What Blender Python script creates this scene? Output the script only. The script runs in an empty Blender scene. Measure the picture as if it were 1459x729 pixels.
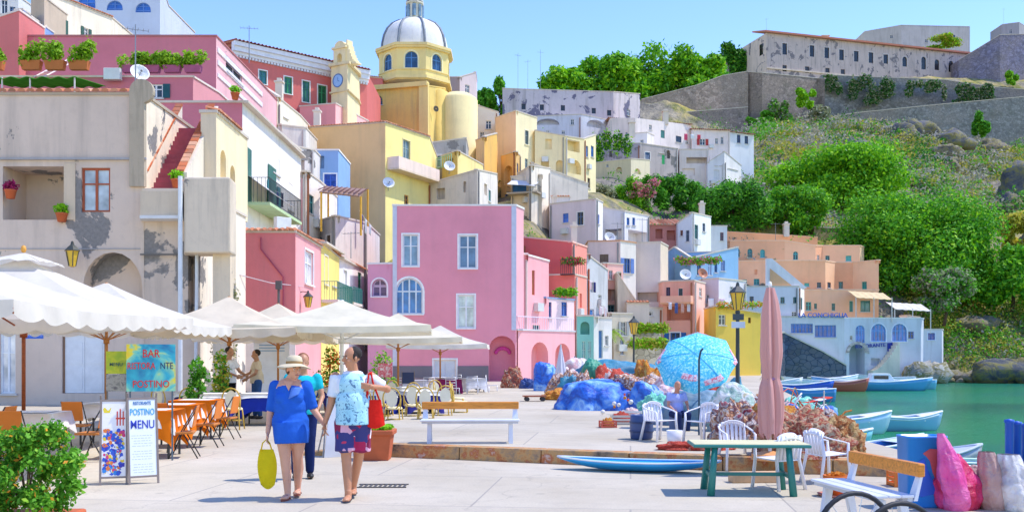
import bpy, math, random
import numpy as np
from mathutils import Vector, Matrix
rnd = random.Random(11)
sc = bpy.context.scene
C = sc.collection
PI = math.pi
F, U0, V0, H = 1400.0, 729.5, 508.0, 1.6      # the camera's focal length, centre column, horizon row (photo pixels), eye height (m)

def P(u, v, Y): return Vector(((u-U0)/F*Y, Y, H+(V0-v)/F*Y))
def G(u, v, z=0.0):
    Y = F*(H-z)/(v-V0); return Vector(((u-U0)/F*Y, Y, z))
def XY(u, Y): return Vector(((u-U0)/F*Y, Y))
def ZV(v, Y): return H+(V0-v)/F*Y

def s2l(c): return c/12.92 if c <= .04045 else ((c+.055)/1.055)**2.4
def hx(h, k=1.0):
    if not isinstance(h, str): return tuple(h)[:3]+(1,)
    return tuple(min(1, s2l(int(h[i:i+2], 16)/255)*k) for i in (0, 2, 4))+(1,)

MATS = {}
Z0 = Vector((0, 0, 0))
def newmat(name):
    m = bpy.data.materials.new(name); m.use_nodes = True
    nt = m.node_tree; b = nt.nodes['Principled BSDF']
    return m, nt, b
def N(nt, t, **k):
    n = nt.nodes.new(t)
    for a, v in k.items(): setattr(n, a, v)
    return n
def L(nt, a, b): nt.links.new(a, b)
def posmap(nt, scale=(1, 1, 1), rot=(0, 0, 0), obj=False):
    if obj: g = N(nt, 'ShaderNodeTexCoord').outputs['Object']
    else: g = N(nt, 'ShaderNodeNewGeometry').outputs['Position']
    m = N(nt, 'ShaderNodeMapping'); m.inputs['Scale'].default_value = scale; m.inputs['Rotation'].default_value = rot
    L(nt, g, m.inputs['Vector']); return m.outputs[0]
def noise(nt, vec, scale, detail=5, rough=.55, dist=0):
    n = N(nt, 'ShaderNodeTexNoise'); n.inputs['Scale'].default_value = scale; n.inputs['Detail'].default_value = detail
    n.inputs['Roughness'].default_value = rough; n.inputs['Distortion'].default_value = dist
    L(nt, vec, n.inputs['Vector']); return n.outputs['Fac']
def ramp(nt, fac, stops):
    r = N(nt, 'ShaderNodeValToRGB'); e = r.color_ramp.elements
    while len(e) < len(stops): e.new(.5)
    for x, (p, c) in zip(e, stops):
        x.position = p; x.color = c if isinstance(c, tuple) and len(c) == 4 else ((c, c, c, 1) if not isinstance(c, tuple) else c+(1,))
    L(nt, fac, r.inputs[0]); return r.outputs[0]
def mix(nt, fac, a, b, mode='MIX'):
    m = N(nt, 'ShaderNodeMix', data_type='RGBA', blend_type=mode)
    for s, x in ((0, fac), (6, a), (7, b)):
        if hasattr(x, 'is_linked') or hasattr(x, 'links'): L(nt, x, m.inputs[s])
        elif s == 0: m.inputs[0].default_value = x
        else: m.inputs[s].default_value = x
    return m.outputs[2]
def bump(nt, b, h, strength=.3, dist=.02):
    n = N(nt, 'ShaderNodeBump'); n.inputs['Strength'].default_value = strength; n.inputs['Distance'].default_value = dist
    L(nt, h, n.inputs['Height']); L(nt, n.outputs[0], b.inputs['Normal'])
def sc3(c, k): return tuple(min(1, x*k) for x in c[:3])+(1,)

def paint(hexc, rough=.55, metal=0, var=.10, k=1.0, scale=3.0, bmp=.0, obj=False, spec=.5):
    "plain painted / coloured surface with slight uneven tone"
    key = ('p', hexc, rough, metal, var, k, scale, bmp, obj)
    if key in MATS: return MATS[key]
    m, nt, b = newmat('paint_'+str(hexc)); c = hx(hexc, k)
    v = posmap(nt, obj=obj); f = noise(nt, v, scale, 6, .6)
    col = ramp(nt, f, [(.3, sc3(c, 1-var)), (.7, sc3(c, 1+var*.6))])
    L(nt, col, b.inputs['Base Color']); b.inputs['Roughness'].default_value = rough; b.inputs['Metallic'].default_value = metal
    b.inputs['Specular IOR Level'].default_value = spec
    if bmp: bump(nt, b, noise(nt, v, scale*8, 4), bmp, .01)
    MATS[key] = m; return m

def plaster(hexc, dirt=.35, k=1.0, dcol='8d8780', peel=0, pcol='8f8a86', big=.35, seed=0):
    "rendered masonry wall: blotchy lime wash, rain streaks, rough grain, optional patches of fallen plaster"
    key = ('w', hexc, dirt, k, dcol, peel, pcol, big, seed)
    if key in MATS: return MATS[key]
    m, nt, b = newmat('plaster_'+str(hexc)); c = hx(hexc, k); c = tuple(min(.95, (x*.84+w_*.16)*q_) for x, w_, q_ in zip(c[:3], (.95, .84, .70), (1.05, 1.0, .93)))+(1,)
    v = posmap(nt); v2 = posmap(nt, (1.6, 1.6, .16)); v3 = posmap(nt, (1, 1, 1), (.3, .7, seed))
    f1 = noise(nt, v, big, 8, .62)
    base = ramp(nt, f1, [(.25, sc3(c, .86)), (.5, c), (.75, sc3(c, 1.07))])
    f2 = noise(nt, v2, 1.0, 7, .65)
    st = ramp(nt, f2, [(.5, 0.0), (.78, dirt)])
    col = mix(nt, st, base, hx(dcol, .8))
    f4 = noise(nt, v, 2.7, 8, .7)
    col = mix(nt, ramp(nt, f4, [(.52, 0.0), (.75, dirt*.55)]), col, sc3(c, .62))
    hgt = noise(nt, v, 9, 6, .7)
    if peel:
        f3 = noise(nt, v3, .42, 6, .62, .4)
        pf = ramp(nt, f3, [(.62-peel*.1, 0.0), (.635-peel*.1, 1.0)])
        col = mix(nt, pf, col, ramp(nt, hgt, [(.3, hx(pcol, .7)), (.7, hx(pcol, 1.1))]))
        ms = N(nt, 'ShaderNodeMath', operation='SUBTRACT'); L(nt, hgt, ms.inputs[0]); L(nt, pf, ms.inputs[1]); hgt = ms.outputs[0]
    L(nt, col, b.inputs['Base Color']); b.inputs['Roughness'].default_value = .93; b.inputs['Specular IOR Level'].default_value = .15
    bump(nt, b, hgt, .35, .03)
    MATS[key] = m; return m

def stone(hexc, scale=2.2, k=1.0, mort=.55, cont=.35):
    "rubble stone wall"
    key = ('s', hexc, scale, k)
    if key in MATS: return MATS[key]
    m, nt, b = newmat('stone_'+str(hexc)); c = hx(hexc, k)
    v = posmap(nt, (1, 1, 1.35))
    vo = N(nt, 'ShaderNodeTexVoronoi', feature='DISTANCE_TO_EDGE'); vo.inputs['Scale'].default_value = scale; L(nt, v, vo.inputs['Vector'])
    vc = N(nt, 'ShaderNodeTexVoronoi'); vc.inputs['Scale'].default_value = scale; L(nt, v, vc.inputs['Vector'])
    sep = N(nt, 'ShaderNodeSeparateColor'); L(nt, vc.outputs['Color'], sep.inputs[0])
    cc = ramp(nt, sep.outputs[0], [(0, sc3(c, 1-cont)), (1, sc3(c, 1+cont))])
    big = noise(nt, v, .12, 6, .6)
    cc = mix(nt, ramp(nt, big, [(.35, 0.0), (.7, .6)]), cc, sc3(c, 1.35))
    gr = noise(nt, v, .3, 8, .7)
    cc = mix(nt, ramp(nt, gr, [(.5, 0.0), (.7, .45)]), cc, hx('4b5a3c', .8))
    e = ramp(nt, vo.outputs['Distance'], [(0, 0.0), (.06, 1.0)])
    cc = mix(nt, ramp(nt, noise(nt, v, .06, 7, .65), [(.42, 0.0), (.6, .55)]), cc, hx('a89888', .8)); col = mix(nt, e, sc3(c, mort), cc)
    L(nt, col, b.inputs['Base Color']); b.inputs['Roughness'].default_value = .95; b.inputs['Specular IOR Level'].default_value = .1
    bump(nt, b, e, .6, .05); MATS[key] = m; return m

def foliage(hexc, hex2, k=1.0, trans=.35, hex3=None):
    key = ('f', hexc, hex2, k, hex3)
    if key in MATS: return MATS[key]
    m, nt, b = newmat('foliage_'+hexc)
    g = N(nt, 'ShaderNodeNewGeometry')
    st = [(0, hx(hexc, k)), (.85, hx(hex2, k))] + ([(1, hx(hex3, k))] if hex3 else [])
    col = ramp(nt, g.outputs['Random Per Island'], st)
    v = posmap(nt); f = noise(nt, v, .9, 3)
    col = mix(nt, ramp(nt, f, [(.35, 0.0), (.65, .55)]), col, hx(hex2, k*1.1))
    L(nt, col, b.inputs['Base Color']); b.inputs['Roughness'].default_value = .6; b.inputs['Specular IOR Level'].default_value = .25
    tr = N(nt, 'ShaderNodeBsdfTranslucent'); L(nt, col, tr.inputs['Color'])
    ms = N(nt, 'ShaderNodeMixShader'); ms.inputs[0].default_value = trans
    L(nt, b.outputs[0], ms.inputs[1]); L(nt, tr.outputs[0], ms.inputs[2]); L(nt, ms.outputs[0], nt.nodes['Material Output'].inputs['Surface'])
    MATS[key] = m; return m

def glassm(hexc='1c2c3c', rough=.08):
    key = ('gl', hexc)
    if key in MATS: return MATS[key]
    m, nt, b = newmat('window_glass'); v = posmap(nt); f = noise(nt, v, 1.3, 3)
    c = hx(hexc); L(nt, ramp(nt, f, [(.3, sc3(c, .6)), (.7, sc3(c, 1.7))]), b.inputs['Base Color'])
    b.inputs['Roughness'].default_value = rough; b.inputs['Specular IOR Level'].default_value = .6
    MATS[key] = m; return m

def louvre(hexc, k=1.0, per=14):
    "painted louvred shutter: fine horizontal slats"
    key = ('lv', hexc, k, per)
    if key in MATS: return MATS[key]
    m, nt, b = newmat('shutter_'+hexc); c = hx(hexc, k)
    v = posmap(nt); w = N(nt, 'ShaderNodeTexWave', bands_direction='Z'); w.inputs['Scale'].default_value = per/6.28*3; L(nt, v, w.inputs['Vector'])
    L(nt, ramp(nt, noise(nt, v, 2, 4), [(.3, sc3(c, .85)), (.7, sc3(c, 1.1))]), b.inputs['Base Color'])
    b.inputs['Roughness'].default_value = .5; bump(nt, b, w.outputs['Fac'], .9, .02); MATS[key] = m; return m

def wood(hexc, k=1.0, obj=False):
    key = ('wd', hexc, k)
    if key in MATS: return MATS[key]
    m, nt, b = newmat('wood_'+hexc); c = hx(hexc, k)
    v = posmap(nt, (2, 14, 14)); f = noise(nt, v, 2.5, 6, .65)
    L(nt, ramp(nt, f, [(.3, sc3(c, .6)), (.5, c), (.7, sc3(c, 1.2))]), b.inputs['Base Color'])
    b.inputs['Roughness'].default_value = .5; bump(nt, b, f, .3, .005); MATS[key] = m; return m

def fabric(hexc, trans=.0, k=1.0, fold=.25, fs=2.0, var=.06):
    key = ('fb', hexc, trans, k, fold, fs)
    if key in MATS: return MATS[key]
    m, nt, b = newmat('fabric_'+hexc); c = hx(hexc, k)
    v = posmap(nt); f = noise(nt, v, fs, 5, .6)
    col = ramp(nt, f, [(.3, sc3(c, 1-var*2)), (.7, sc3(c, 1+var))])
    L(nt, col, b.inputs['Base Color']); b.inputs['Roughness'].default_value = .9; b.inputs['Specular IOR Level'].default_value = .15
    bump(nt, b, noise(nt, v, fs*2, 4, .5), fold, .03)
    if trans:
        tr = N(nt, 'ShaderNodeBsdfTranslucent'); L(nt, col, tr.inputs['Color'])
        ms = N(nt, 'ShaderNodeMixShader'); ms.inputs[0].default_value = trans
        L(nt, b.outputs[0], ms.inputs[1]); L(nt, tr.outputs[0], ms.inputs[2]); L(nt, ms.outputs[0], nt.nodes['Material Output'].inputs['Surface'])
    MATS[key] = m; return m

def tarp(cols, scale=2.0, thr=None, rough=.5, fold=.6, dots=None):
    "crumpled cloth, plastic or netting with patches of several colours"
    key = ('tp', tuple(cols), scale, rough)
    if key in MATS: return MATS[key]
    m, nt, b = newmat('cloth_'+cols[0]); v = posmap(nt); f = noise(nt, v, scale, 4, .5, .6)
    n = len(cols); st = [(.3+.4*i/max(1, n-1), hx(c)) for i, c in enumerate(cols)]
    col = ramp(nt, f, st); nt.nodes[-1] if False else None
    for x in nt.nodes:
        if x.type == 'VALTORGB' and rough == .95: x.color_ramp.interpolation = 'CONSTANT'
    L(nt, col, b.inputs['Base Color']); b.inputs['Roughness'].default_value = rough
    bump(nt, b, noise(nt, v, scale*3.5, 6, .65, .5), fold, .08); MATS[key] = m; return m

class MB:
    "collects shapes; obj() links them as one mesh object"
    def __init__(s, M=None): s.v = []; s.f = []; s.m = []; s.mi = 0; s.M = M
    def add(s, vs, fs, mi=None):
        o = len(s.v); M = s.M
        for p in vs:
            p = Vector(p); s.v.append(tuple(M @ p) if M else tuple(p))
        for f in fs: s.f.append(tuple(i+o for i in f)); s.m.append(s.mi if mi is None else mi)
    def box(s, x0, y0, z0, x1, y1, z1, mi=None):
        s.add([(x0,y0,z0),(x1,y0,z0),(x1,y1,z0),(x0,y1,z0),(x0,y0,z1),(x1,y0,z1),(x1,y1,z1),(x0,y1,z1)],
              [(0,3,2,1),(4,5,6,7),(0,1,5,4),(1,2,6,5),(2,3,7,6),(3,0,4,7)], mi)
    def hexa(s, a, mi=None):      # 4 bottom + 4 top points
        s.add(a, [(0,3,2,1),(4,5,6,7),(0,1,5,4),(1,2,6,5),(2,3,7,6),(3,0,4,7)], mi)
    def cyl(s, p0, p1, r0, r1=None, n=10, mi=None, cap=True):
        r1 = r0 if r1 is None else r1; p0, p1 = Vector(p0), Vector(p1); d = p1-p0
        if d.length < 1e-6: return
        q = d.to_track_quat('Z', 'Y'); vs = []
        for p, r in ((p0, r0), (p1, r1)):
            for i in range(n):
                a = 2*PI*i/n; vs.append(p + q @ Vector((r*math.cos(a), r*math.sin(a), 0)))
        fs = [(i, (i+1) % n, n+(i+1) % n, n+i) for i in range(n)]
        if cap: fs += [tuple(range(n-1, -1, -1)), tuple(range(n, 2*n))]
        s.add(vs, fs, mi)
    def tube(s, pts, r, n=8, mi=None, closed=False):
        pts = [Vector(p) for p in pts]; rs = r if isinstance(r, (list, tuple)) else [r]*len(pts); vs = []
        k = len(pts); up = Vector((0, 0, 1)); prev = None
        for i in range(k):
            if closed: t = pts[(i+1) % k]-pts[i-1]
            else: t = pts[min(i+1, k-1)]-pts[max(i-1, 0)]
            t.normalize()
            a = prev if prev is not None else (up.cross(t) if abs(t.z) < .95 else Vector((1, 0, 0)).cross(t))
            a = (a - t*a.dot(t)).normalized(); prev = a; b = t.cross(a)
            for j in range(n):
                g = 2*PI*j/n; vs.append(pts[i] + (a*math.cos(g)+b*math.sin(g))*rs[i])
        fs = []
        for i in range(k if closed else k-1):
            i2 = (i+1) % k
            for j in range(n): fs.append((i*n+j, i*n+(j+1) % n, i2*n+(j+1) % n, i2*n+j))
        if not closed: fs += [tuple(range(n-1, -1, -1)), tuple(range((k-1)*n, k*n))]
        s.add(vs, fs, mi)
    def lathe(s, c, prof, n=16, mi=None, sx=1, sy=1, a0=0, a1=2*PI):
        c = Vector(c); full = abs(a1-a0-2*PI) < 1e-6; m = n if full else n+1; vs = []
        for r, z in prof:
            for i in range(m):
                a = a0+(a1-a0)*i/n; vs.append(c+Vector((r*sx*math.cos(a), r*sy*math.sin(a), z)))
        fs = []
        for k in range(len(prof)-1):
            for i in range(n):
                j = (i+1) % m; fs.append((k*m+i, k*m+j, (k+1)*m+j, (k+1)*m+i))
        s.add(vs, fs, mi)
    def ell(s, c, r, n=12, q=None, mi=None):
        c = Vector(c); r = (r, r, r) if not hasattr(r, '__len__') else r; k = max(4, n//2); vs = []; fs = []
        for i in range(k+1):
            t = PI*i/k
            for j in range(n):
                a = 2*PI*j/n; p = Vector((r[0]*math.sin(t)*math.cos(a), r[1]*math.sin(t)*math.sin(a), r[2]*math.cos(t)))
                vs.append(c+(q @ p if q else p))
        for i in range(k):
            for j in range(n): fs.append((i*n+j, (i+1)*n+j, (i+1)*n+(j+1) % n, i*n+(j+1) % n))
        s.add(vs, fs, mi)
    def poly(s, pts, mi=None): s.add(pts, [tuple(range(len(pts)))], mi)
    def prism(s, pts, z0, z1, mi=None):
        n = len(pts); vs = [(p[0], p[1], z0) for p in pts]+[(p[0], p[1], z1 if not hasattr(z1, '__len__') else z1[i]) for i, p in enumerate(pts)]
        s.add(vs, [tuple(range(n-1, -1, -1)), tuple(range(n, 2*n))]+[(i, (i+1) % n, n+(i+1) % n, n+i) for i in range(n)], mi)
    def grid(s, fn, nu, nv, mi=None):
        vs = [fn(i/nu, j/nv) for j in range(nv+1) for i in range(nu+1)]
        s.add(vs, [(j*(nu+1)+i, j*(nu+1)+i+1, (j+1)*(nu+1)+i+1, (j+1)*(nu+1)+i) for j in range(nv) for i in range(nu)], mi)
    def obj(s, name, mats, parent=None, smooth=False, bevel=0, org=None, solid=0, sub=0):
        if not isinstance(mats, (list, tuple)): mats = [mats]
        if org is None and parent is not None:
            r = parent; org = Vector((0, 0, 0))
            while r is not None: org = org+r.location; r = r.parent
        o3 = org if org is not None else Vector((0, 0, 0))
        me = bpy.data.meshes.new(name); me.from_pydata([(a-o3[0], b-o3[1], c-o3[2]) for a, b, c in s.v], [], s.f)
        for m in mats: me.materials.append(m)
        me.polygons.foreach_set('material_index', s.m)
        if smooth: me.polygons.foreach_set('use_smooth', [True]*len(s.f))
        me.update()
        if smooth is not True and smooth: pass
        o = bpy.data.objects.new(name, me); C.objects.link(o)
        if parent is not None: o.parent = parent
        elif org is not None: o.location = org
        if solid:
            md = o.modifiers.new('solid', 'SOLIDIFY'); md.thickness = solid; md.offset = 0
        if bevel:
            md = o.modifiers.new('bevel', 'BEVEL'); md.width = bevel; md.segments = 2; md.limit_method = 'ANGLE'
        if sub:
            md = o.modifiers.new('sub', 'SUBSURF'); md.levels = sub; md.render_levels = sub
        return o

def tag(o, label=None, cat=None, group=None, kind=None):
    if label: o['label'] = label
    if cat: o['category'] = cat
    if group: o['group'] = group
    if kind: o['kind'] = kind
    return o
def thing(name, label, cat, loc=(0, 0, 0), rz=0, group=None):
    o = bpy.data.objects.new(name, None); C.objects.link(o); o.location = loc; o.rotation_euler = (0, 0, rz)
    o.empty_display_size = .2
    return tag(o, label, cat, group)
def kids(o): return [c for c in list(C.objects) if c.parent == o]
def dup(o, loc=None, rz=None, label=None, parent=None, s=None, swap=None):
    c = o.copy(); C.objects.link(c)
    if parent is not None: c.parent = parent
    if loc is not None: c.location = loc
    if rz is not None: c.rotation_euler = (0, 0, rz)
    if s is not None: c.scale = (s, s, s) if not hasattr(s, '__len__') else s
    if label: c['label'] = label
    if swap and c.type == 'MESH':
        for a, b in swap.items():
            for i, sl in enumerate(c.material_slots):
                if sl.material == a: sl.link = 'OBJECT'; sl.material = b
    for ch in o.children: dup(ch, parent=c, swap=swap)
    return c
def text_mesh(txt, size, M, name, material, parent, extrude=.004, align='CENTER', sx=1.0):
    cu = bpy.data.curves.new('lettering', 'FONT'); cu.body = txt; cu.size = size; cu.extrude = extrude; cu.align_x = align; cu.offset = size*.005
    cu.resolution_u = 3
    t = bpy.data.objects.new('lettering', cu); C.objects.link(t)
    bpy.context.view_layer.update(); dg = bpy.context.evaluated_depsgraph_get()
    me = bpy.data.meshes.new_from_object(t.evaluated_get(dg)); C.objects.unlink(t); bpy.data.objects.remove(t)
    me.transform(Matrix.Diagonal((sx, 1, 1, 1))); me.transform(M); me.materials.clear(); me.materials.append(material)
    o = bpy.data.objects.new(name, me); C.objects.link(o)
    if parent is not None:
        r = parent; org = Vector((0, 0, 0))
        while r is not None: org = org+r.location; r = r.parent
        me.transform(Matrix.Translation(-org)); o.parent = parent
    return o

def leafcloud(clumps, n, size, rs, aspect=.55, flat=.0, shell=.5):
    "leaf-sized quads spread through the volume of a list of (centre, radii) clumps -> verts, faces"
    g = np.random.default_rng(rs); w = np.array([r[0]*r[1]*r[2] for c, r in clumps])**.67; w = w/w.sum()
    k = g.choice(len(clumps), n, p=w); cs = np.array([tuple(c) for c, r in clumps])[k]; rr = np.array([tuple(r) for c, r in clumps])[k]
    d = g.normal(size=(n, 3)); d /= np.linalg.norm(d, axis=1)[:, None]
    rad = (shell+(1-shell)*g.random(n))[:, None]*(1+.12*g.normal(size=(n, 1)))
    p = cs+d*rr*rad
    nrm = d*.6+g.normal(size=(n, 3))*.7; nrm[:, 2] += .35+flat; nrm /= np.linalg.norm(nrm, axis=1)[:, None]
    t = np.cross(nrm, g.normal(size=(n, 3))); t /= np.linalg.norm(t, axis=1)[:, None]+1e-9; b = np.cross(nrm, t)
    s = size*(.6+.8*g.random(n))[:, None]; a = s; c = s*aspect
    q = np.stack([p-t*a, p-b*c, p+t*a, p+b*c], 1).reshape(-1, 3)
    return q, n
def leafobj(name, clumps, n, size, mats, parent=None, rs=1, org=None, **k):
    q, n = leafcloud(clumps, n, size, rs, **k)
    if org is None and parent is not None:
        r = parent; org = Vector((0, 0, 0))
        while r is not None: org = org+r.location; r = r.parent
    if org is not None: q = q-np.array(tuple(org))
    me = bpy.data.meshes.new(name); me.vertices.add(len(q)); me.vertices.foreach_set('co', q.astype('f4').ravel())
    me.loops.add(4*n); me.loops.foreach_set('vertex_index', np.arange(4*n, dtype='i4'))
    me.polygons.add(n); me.polygons.foreach_set('loop_start', np.arange(0, 4*n, 4, dtype='i4'))
    try: me.polygons.foreach_set('loop_total', np.full(n, 4, dtype='i4'))
    except Exception: pass
    if not isinstance(mats, (list, tuple)): mats = [mats]
    for m in mats: me.materials.append(m)
    if len(mats) > 1: me.polygons.foreach_set('material_index', np.random.default_rng(rs).integers(0, len(mats), n).astype('i4'))
    me.update(calc_edges=True)
    o = bpy.data.objects.new(name, me); C.objects.link(o)
    if parent is not None: o.parent = parent
    elif org is not None: o.location = org
    return o

# ---------------------------------------------------------------- walls with real openings
class Wall:
    def __init__(s, A, B):
        s.A = Vector(A); s.B = Vector(B); s.L = (s.B-s.A).length; s.d = (s.B-s.A)/s.L; s.n = Vector((s.d.y, -s.d.x))
    def hit(s, u):                       # position along the wall seen at photo column u, and its depth
        k = (u-U0)/F; A, d = s.A, s.d    # A.x + t d.x = k (A.y + t d.y)
        t = (k*A.y-A.x)/(d.x-k*d.y); return t, A.y+t*d.y
    def W(s, t, z, i=0.0):               # i = distance inward
        return Vector((s.A.x+s.d.x*t-s.n.x*i, s.A.y+s.d.y*t-s.n.y*i, z))
    def rect(s, u0, v0, u1, v1):         # v0 top row, v1 bottom row
        t0, y0 = s.hit(u0); t1, y1 = s.hit(u1); y = (y0+y1)/2
        return (min(t0, t1), ZV(v1, y), max(t0, t1), ZV(v0, y))
    def bx(s, mb, t0, z0, t1, z1, i0, i1, mi=None):
        W = s.W; mb.hexa([W(t0,z0,i0),W(t1,z0,i0),W(t1,z0,i1),W(t0,z0,i1),W(t0,z1,i0),W(t1,z1,i0),W(t1,z1,i1),W(t0,z1,i1)], mi)

def arcpts(t0, t1, zt, n=10, rise=None):
    m = (t0+t1)/2; r = (t1-t0)/2; h = r if rise is None else rise
    return [(m-r*math.cos(PI*i/n), zt-h+h*math.sin(PI*i/n)) for i in range(n+1)]

def build_wall(mb, w, z0, zA, zB, holes, mi=0, mr=None):
    "holes: (t0,z0,t1,z1,arched,depth,closed)"
    mr = mi if mr is None else mr
    hs = [h for h in holes if h[0] > .01 and h[2] < w.L-.01 and h[3] < min(zA, zB)-.01]
    ts = sorted({0.0, w.L, *[h[0] for h in hs], *[h[2] for h in hs]}); 
    zm = min(zA, zB)
    zs = sorted({z0, zm, *[max(z0, h[1]) for h in hs], *[h[3] for h in hs]})
    for a, b in zip(ts, ts[1:]):
        if b-a < 1e-5: continue
        for c, d in zip(zs, zs[1:]):
            if d-c < 1e-5: continue
            mt, mz = (a+b)/2, (c+d)/2
            if any(h[0] < mt < h[2] and h[1] < mz < h[3] for h in hs): continue
            mb.poly([w.W(a, c), w.W(b, c), w.W(b, d), w.W(a, d)], mi)
    if abs(zA-zB) > 1e-4:
        mb.poly([w.W(0, zm), w.W(w.L, zm), w.W(w.L, zB)] if zB > zA else [w.W(0, zm), w.W(w.L, zm), w.W(0, zA)], mi)
    for h in hs:
        t0, a, t1, b, arch, dp, closed = h[:7]; rise = h[7] if len(h) > 7 else None; a = max(a, z0)
        if arch:
            pts = arcpts(t0, t1, b, 10, rise); zsft = pts[0][1]
            n = len(pts)
            for i in range(n-1):
                cx = t0 if i < (n-1)//2 else t1
                mb.poly([w.W(cx, b), w.W(*pts[i]), w.W(*pts[i+1])], mi)
                mb.poly([w.W(*pts[i+1]), w.W(*pts[i]), w.W(*pts[i], dp), w.W(*pts[i+1], dp)], mr)
            mb.poly([w.W(t0, a), w.W(t0, zsft), w.W(t0, zsft, dp), w.W(t0, a, dp)], mr)
            mb.poly([w.W(t1, zsft), w.W(t1, a), w.W(t1, a, dp), w.W(t1, zsft, dp)], mr)
            if closed: mb.poly([w.W(t0, a, dp), w.W(t1, a, dp)]+[w.W(*p, dp) for p in reversed(pts)], mr)
        else:
            mb.poly([w.W(t0, a), w.W(t0, b), w.W(t0, b, dp), w.W(t0, a, dp)], mr)
            mb.poly([w.W(t1, b), w.W(t1, a), w.W(t1, a, dp), w.W(t1, b, dp)], mr)
            mb.poly([w.W(t0, b), w.W(t1, b), w.W(t1, b, dp), w.W(t0, b, dp)], mr)
            if closed: mb.poly([w.W(t0, a, dp), w.W(t1, a, dp), w.W(t1, b, dp), w.W(t0, b, dp)], mr)
        mb.poly([w.W(t1, a), w.W(t0, a), w.W(t0, a, dp), w.W(t1, a, dp)], mr)

WHITE = 'e9e6e2'
def make_window(root, w, r, kind, fc=WHITE, sc_=None, shc='2c6e63', glass='223240', band=.09, sill=True, arch=False, rise=None, rev=.16, mull=1, bars=1, doorc='6b4a33'):
    t0, a, t1, b = r; wd = t1-t0; fr = min(.07, wd*.1)
    fm = MB(); nm = 'door' if kind in ('d',) else 'window'
    i0, i1 = rev*.45, rev*.45+.05
    if kind in ('g', 'o', 'n'):
        w.bx(fm, t0, a, t0+fr, b if not arch else b-wd/2, i0, i1); w.bx(fm, t1-fr, a, t1, b if not arch else b-wd/2, i0, i1)
        w.bx(fm, t0+fr, a, t1-fr, a+fr, i0, i1)
        if not arch: w.bx(fm, t0+fr, b-fr, t1-fr, b, i0, i1)
        else: 
            ap = arcpts(t0+fr/2, t1-fr/2, b-fr/2, 10, rise); fm.tube([w.W(p[0], p[1], (i0+i1)/2) for p in ap], fr*.6, 5)
            w.bx(fm, t0+fr, ap[0][1]-fr/2, t1-fr, ap[0][1]+fr/2, i0, i1)
        for k in range(mull):
            m = t0+wd*(k+1)/(mull+1); w.bx(fm, m-fr*.6, a+fr, m+fr*.6, b-fr, i0+.002, i1-.002)
        for k in range(bars):
            z = a+(b-a)*(k+1)/(bars+1) if bars > 1 else a+(b-a)*.64; w.bx(fm, t0+fr, z-fr*.35, t1-fr, z+fr*.35, i0+.006, i1-.006)
    elif kind == 'c':
        m = (t0+t1)/2; w.bx(fm, t0+.01, a+.01, m-.012, b-.01, .03, .07); w.bx(fm, m+.012, a+.01, t1-.01, b-.01, .03, .07)
    elif kind == 'd':
        w.bx(fm, t0, a, t0+fr, b, i0, i1); w.bx(fm, t1-fr, a, t1, b, i0, i1); w.bx(fm, t0+fr, b-fr, t1-fr, b, i0, i1)
    if kind == 'c': mtl = louvre(shc)
    else: mtl = paint(fc, .5)
    f = fm.obj(nm, mtl, root)
    if kind in ('g', 'o', 'n'):
        pm = MB()
        if arch: pm.poly([w.W(t0, a, i1-.01), w.W(t1, a, i1-.01)]+[w.W(p[0], p[1], i1-.01) for p in reversed(arcpts(t0, t1, b, 10, rise))])
        else: pm.poly([w.W(t0, a, i1-.01), w.W(t1, a, i1-.01), w.W(t1, b, i1-.01), w.W(t0, b, i1-.01)])
        pm.obj('pane', glassm(glass), f)
    if kind == 'd':
        dm = MB(); m = (t0+t1)/2
        for x0, x1 in ((t0+fr, m-.006), (m+.006, t1-fr)):
            w.bx(dm, x0, a+.01, x1, b-fr-.003, i0+.01, i1)
            for q in range(2):
                z0_ = a+.12+(b-a-.3)*q*.5; w.bx(dm, x0+.07, z0_, x1-.07, z0_+(b-a-.3)*.42, i0-.004, i0+.012)
        dm.obj('door_leaf', paint(doorc, .5), f)
    if sc_:
        sm = MB(); o = band
        if arch:
            ap = arcpts(t0-o/2, t1+o/2, b+o/2, 12, None if rise is None else rise+o/2)
            z_ = ap[0][1]
            w.bx(sm, t0-o, a, t0, z_, -.03, .02); w.bx(sm, t1, a, t1+o, z_, -.03, .02)
            inn = arcpts(t0, t1, b, 12, rise); out = arcpts(t0-o, t1+o, b+o, 12, None if rise is None else rise+o)
            for p, q, p2, q2 in zip(inn, out, inn[1:], out[1:]):
                sm.hexa([w.W(*p, -.03), w.W(*p2, -.03), w.W(*p2, .02), w.W(*p, .02), w.W(*q, -.03), w.W(*q2, -.03), w.W(*q2, .02), w.W(*q, .02)])
        else:
            w.bx(sm, t0-o, a, t0, b, -.03, .02); w.bx(sm, t1, a, t1+o, b, -.03, .02); w.bx(sm, t0-o, b, t1+o, b+o, -.033, .02)
        sm.obj('surround', paint(sc_, .7), f)
    if sill and kind != 'd':
        lm = MB(); w.bx(lm, t0-.08, a-.07, t1+.08, a, -.09, .03); lm.obj('sill', paint(sc_ or 'cfcac4', .8), f)
    if kind == 'o':
        for sgn in (-1, 1):
            om = MB(); x0 = t0-wd*.5-.02-(band if sc_ else 0) if sgn < 0 else t1+.02+(band if sc_ else 0)
            x1 = x0+wd*.5; w.bx(om, x0, a, x1, b, -.06, -.025); om.obj('shutter', louvre(shc), f)
    return f

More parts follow.
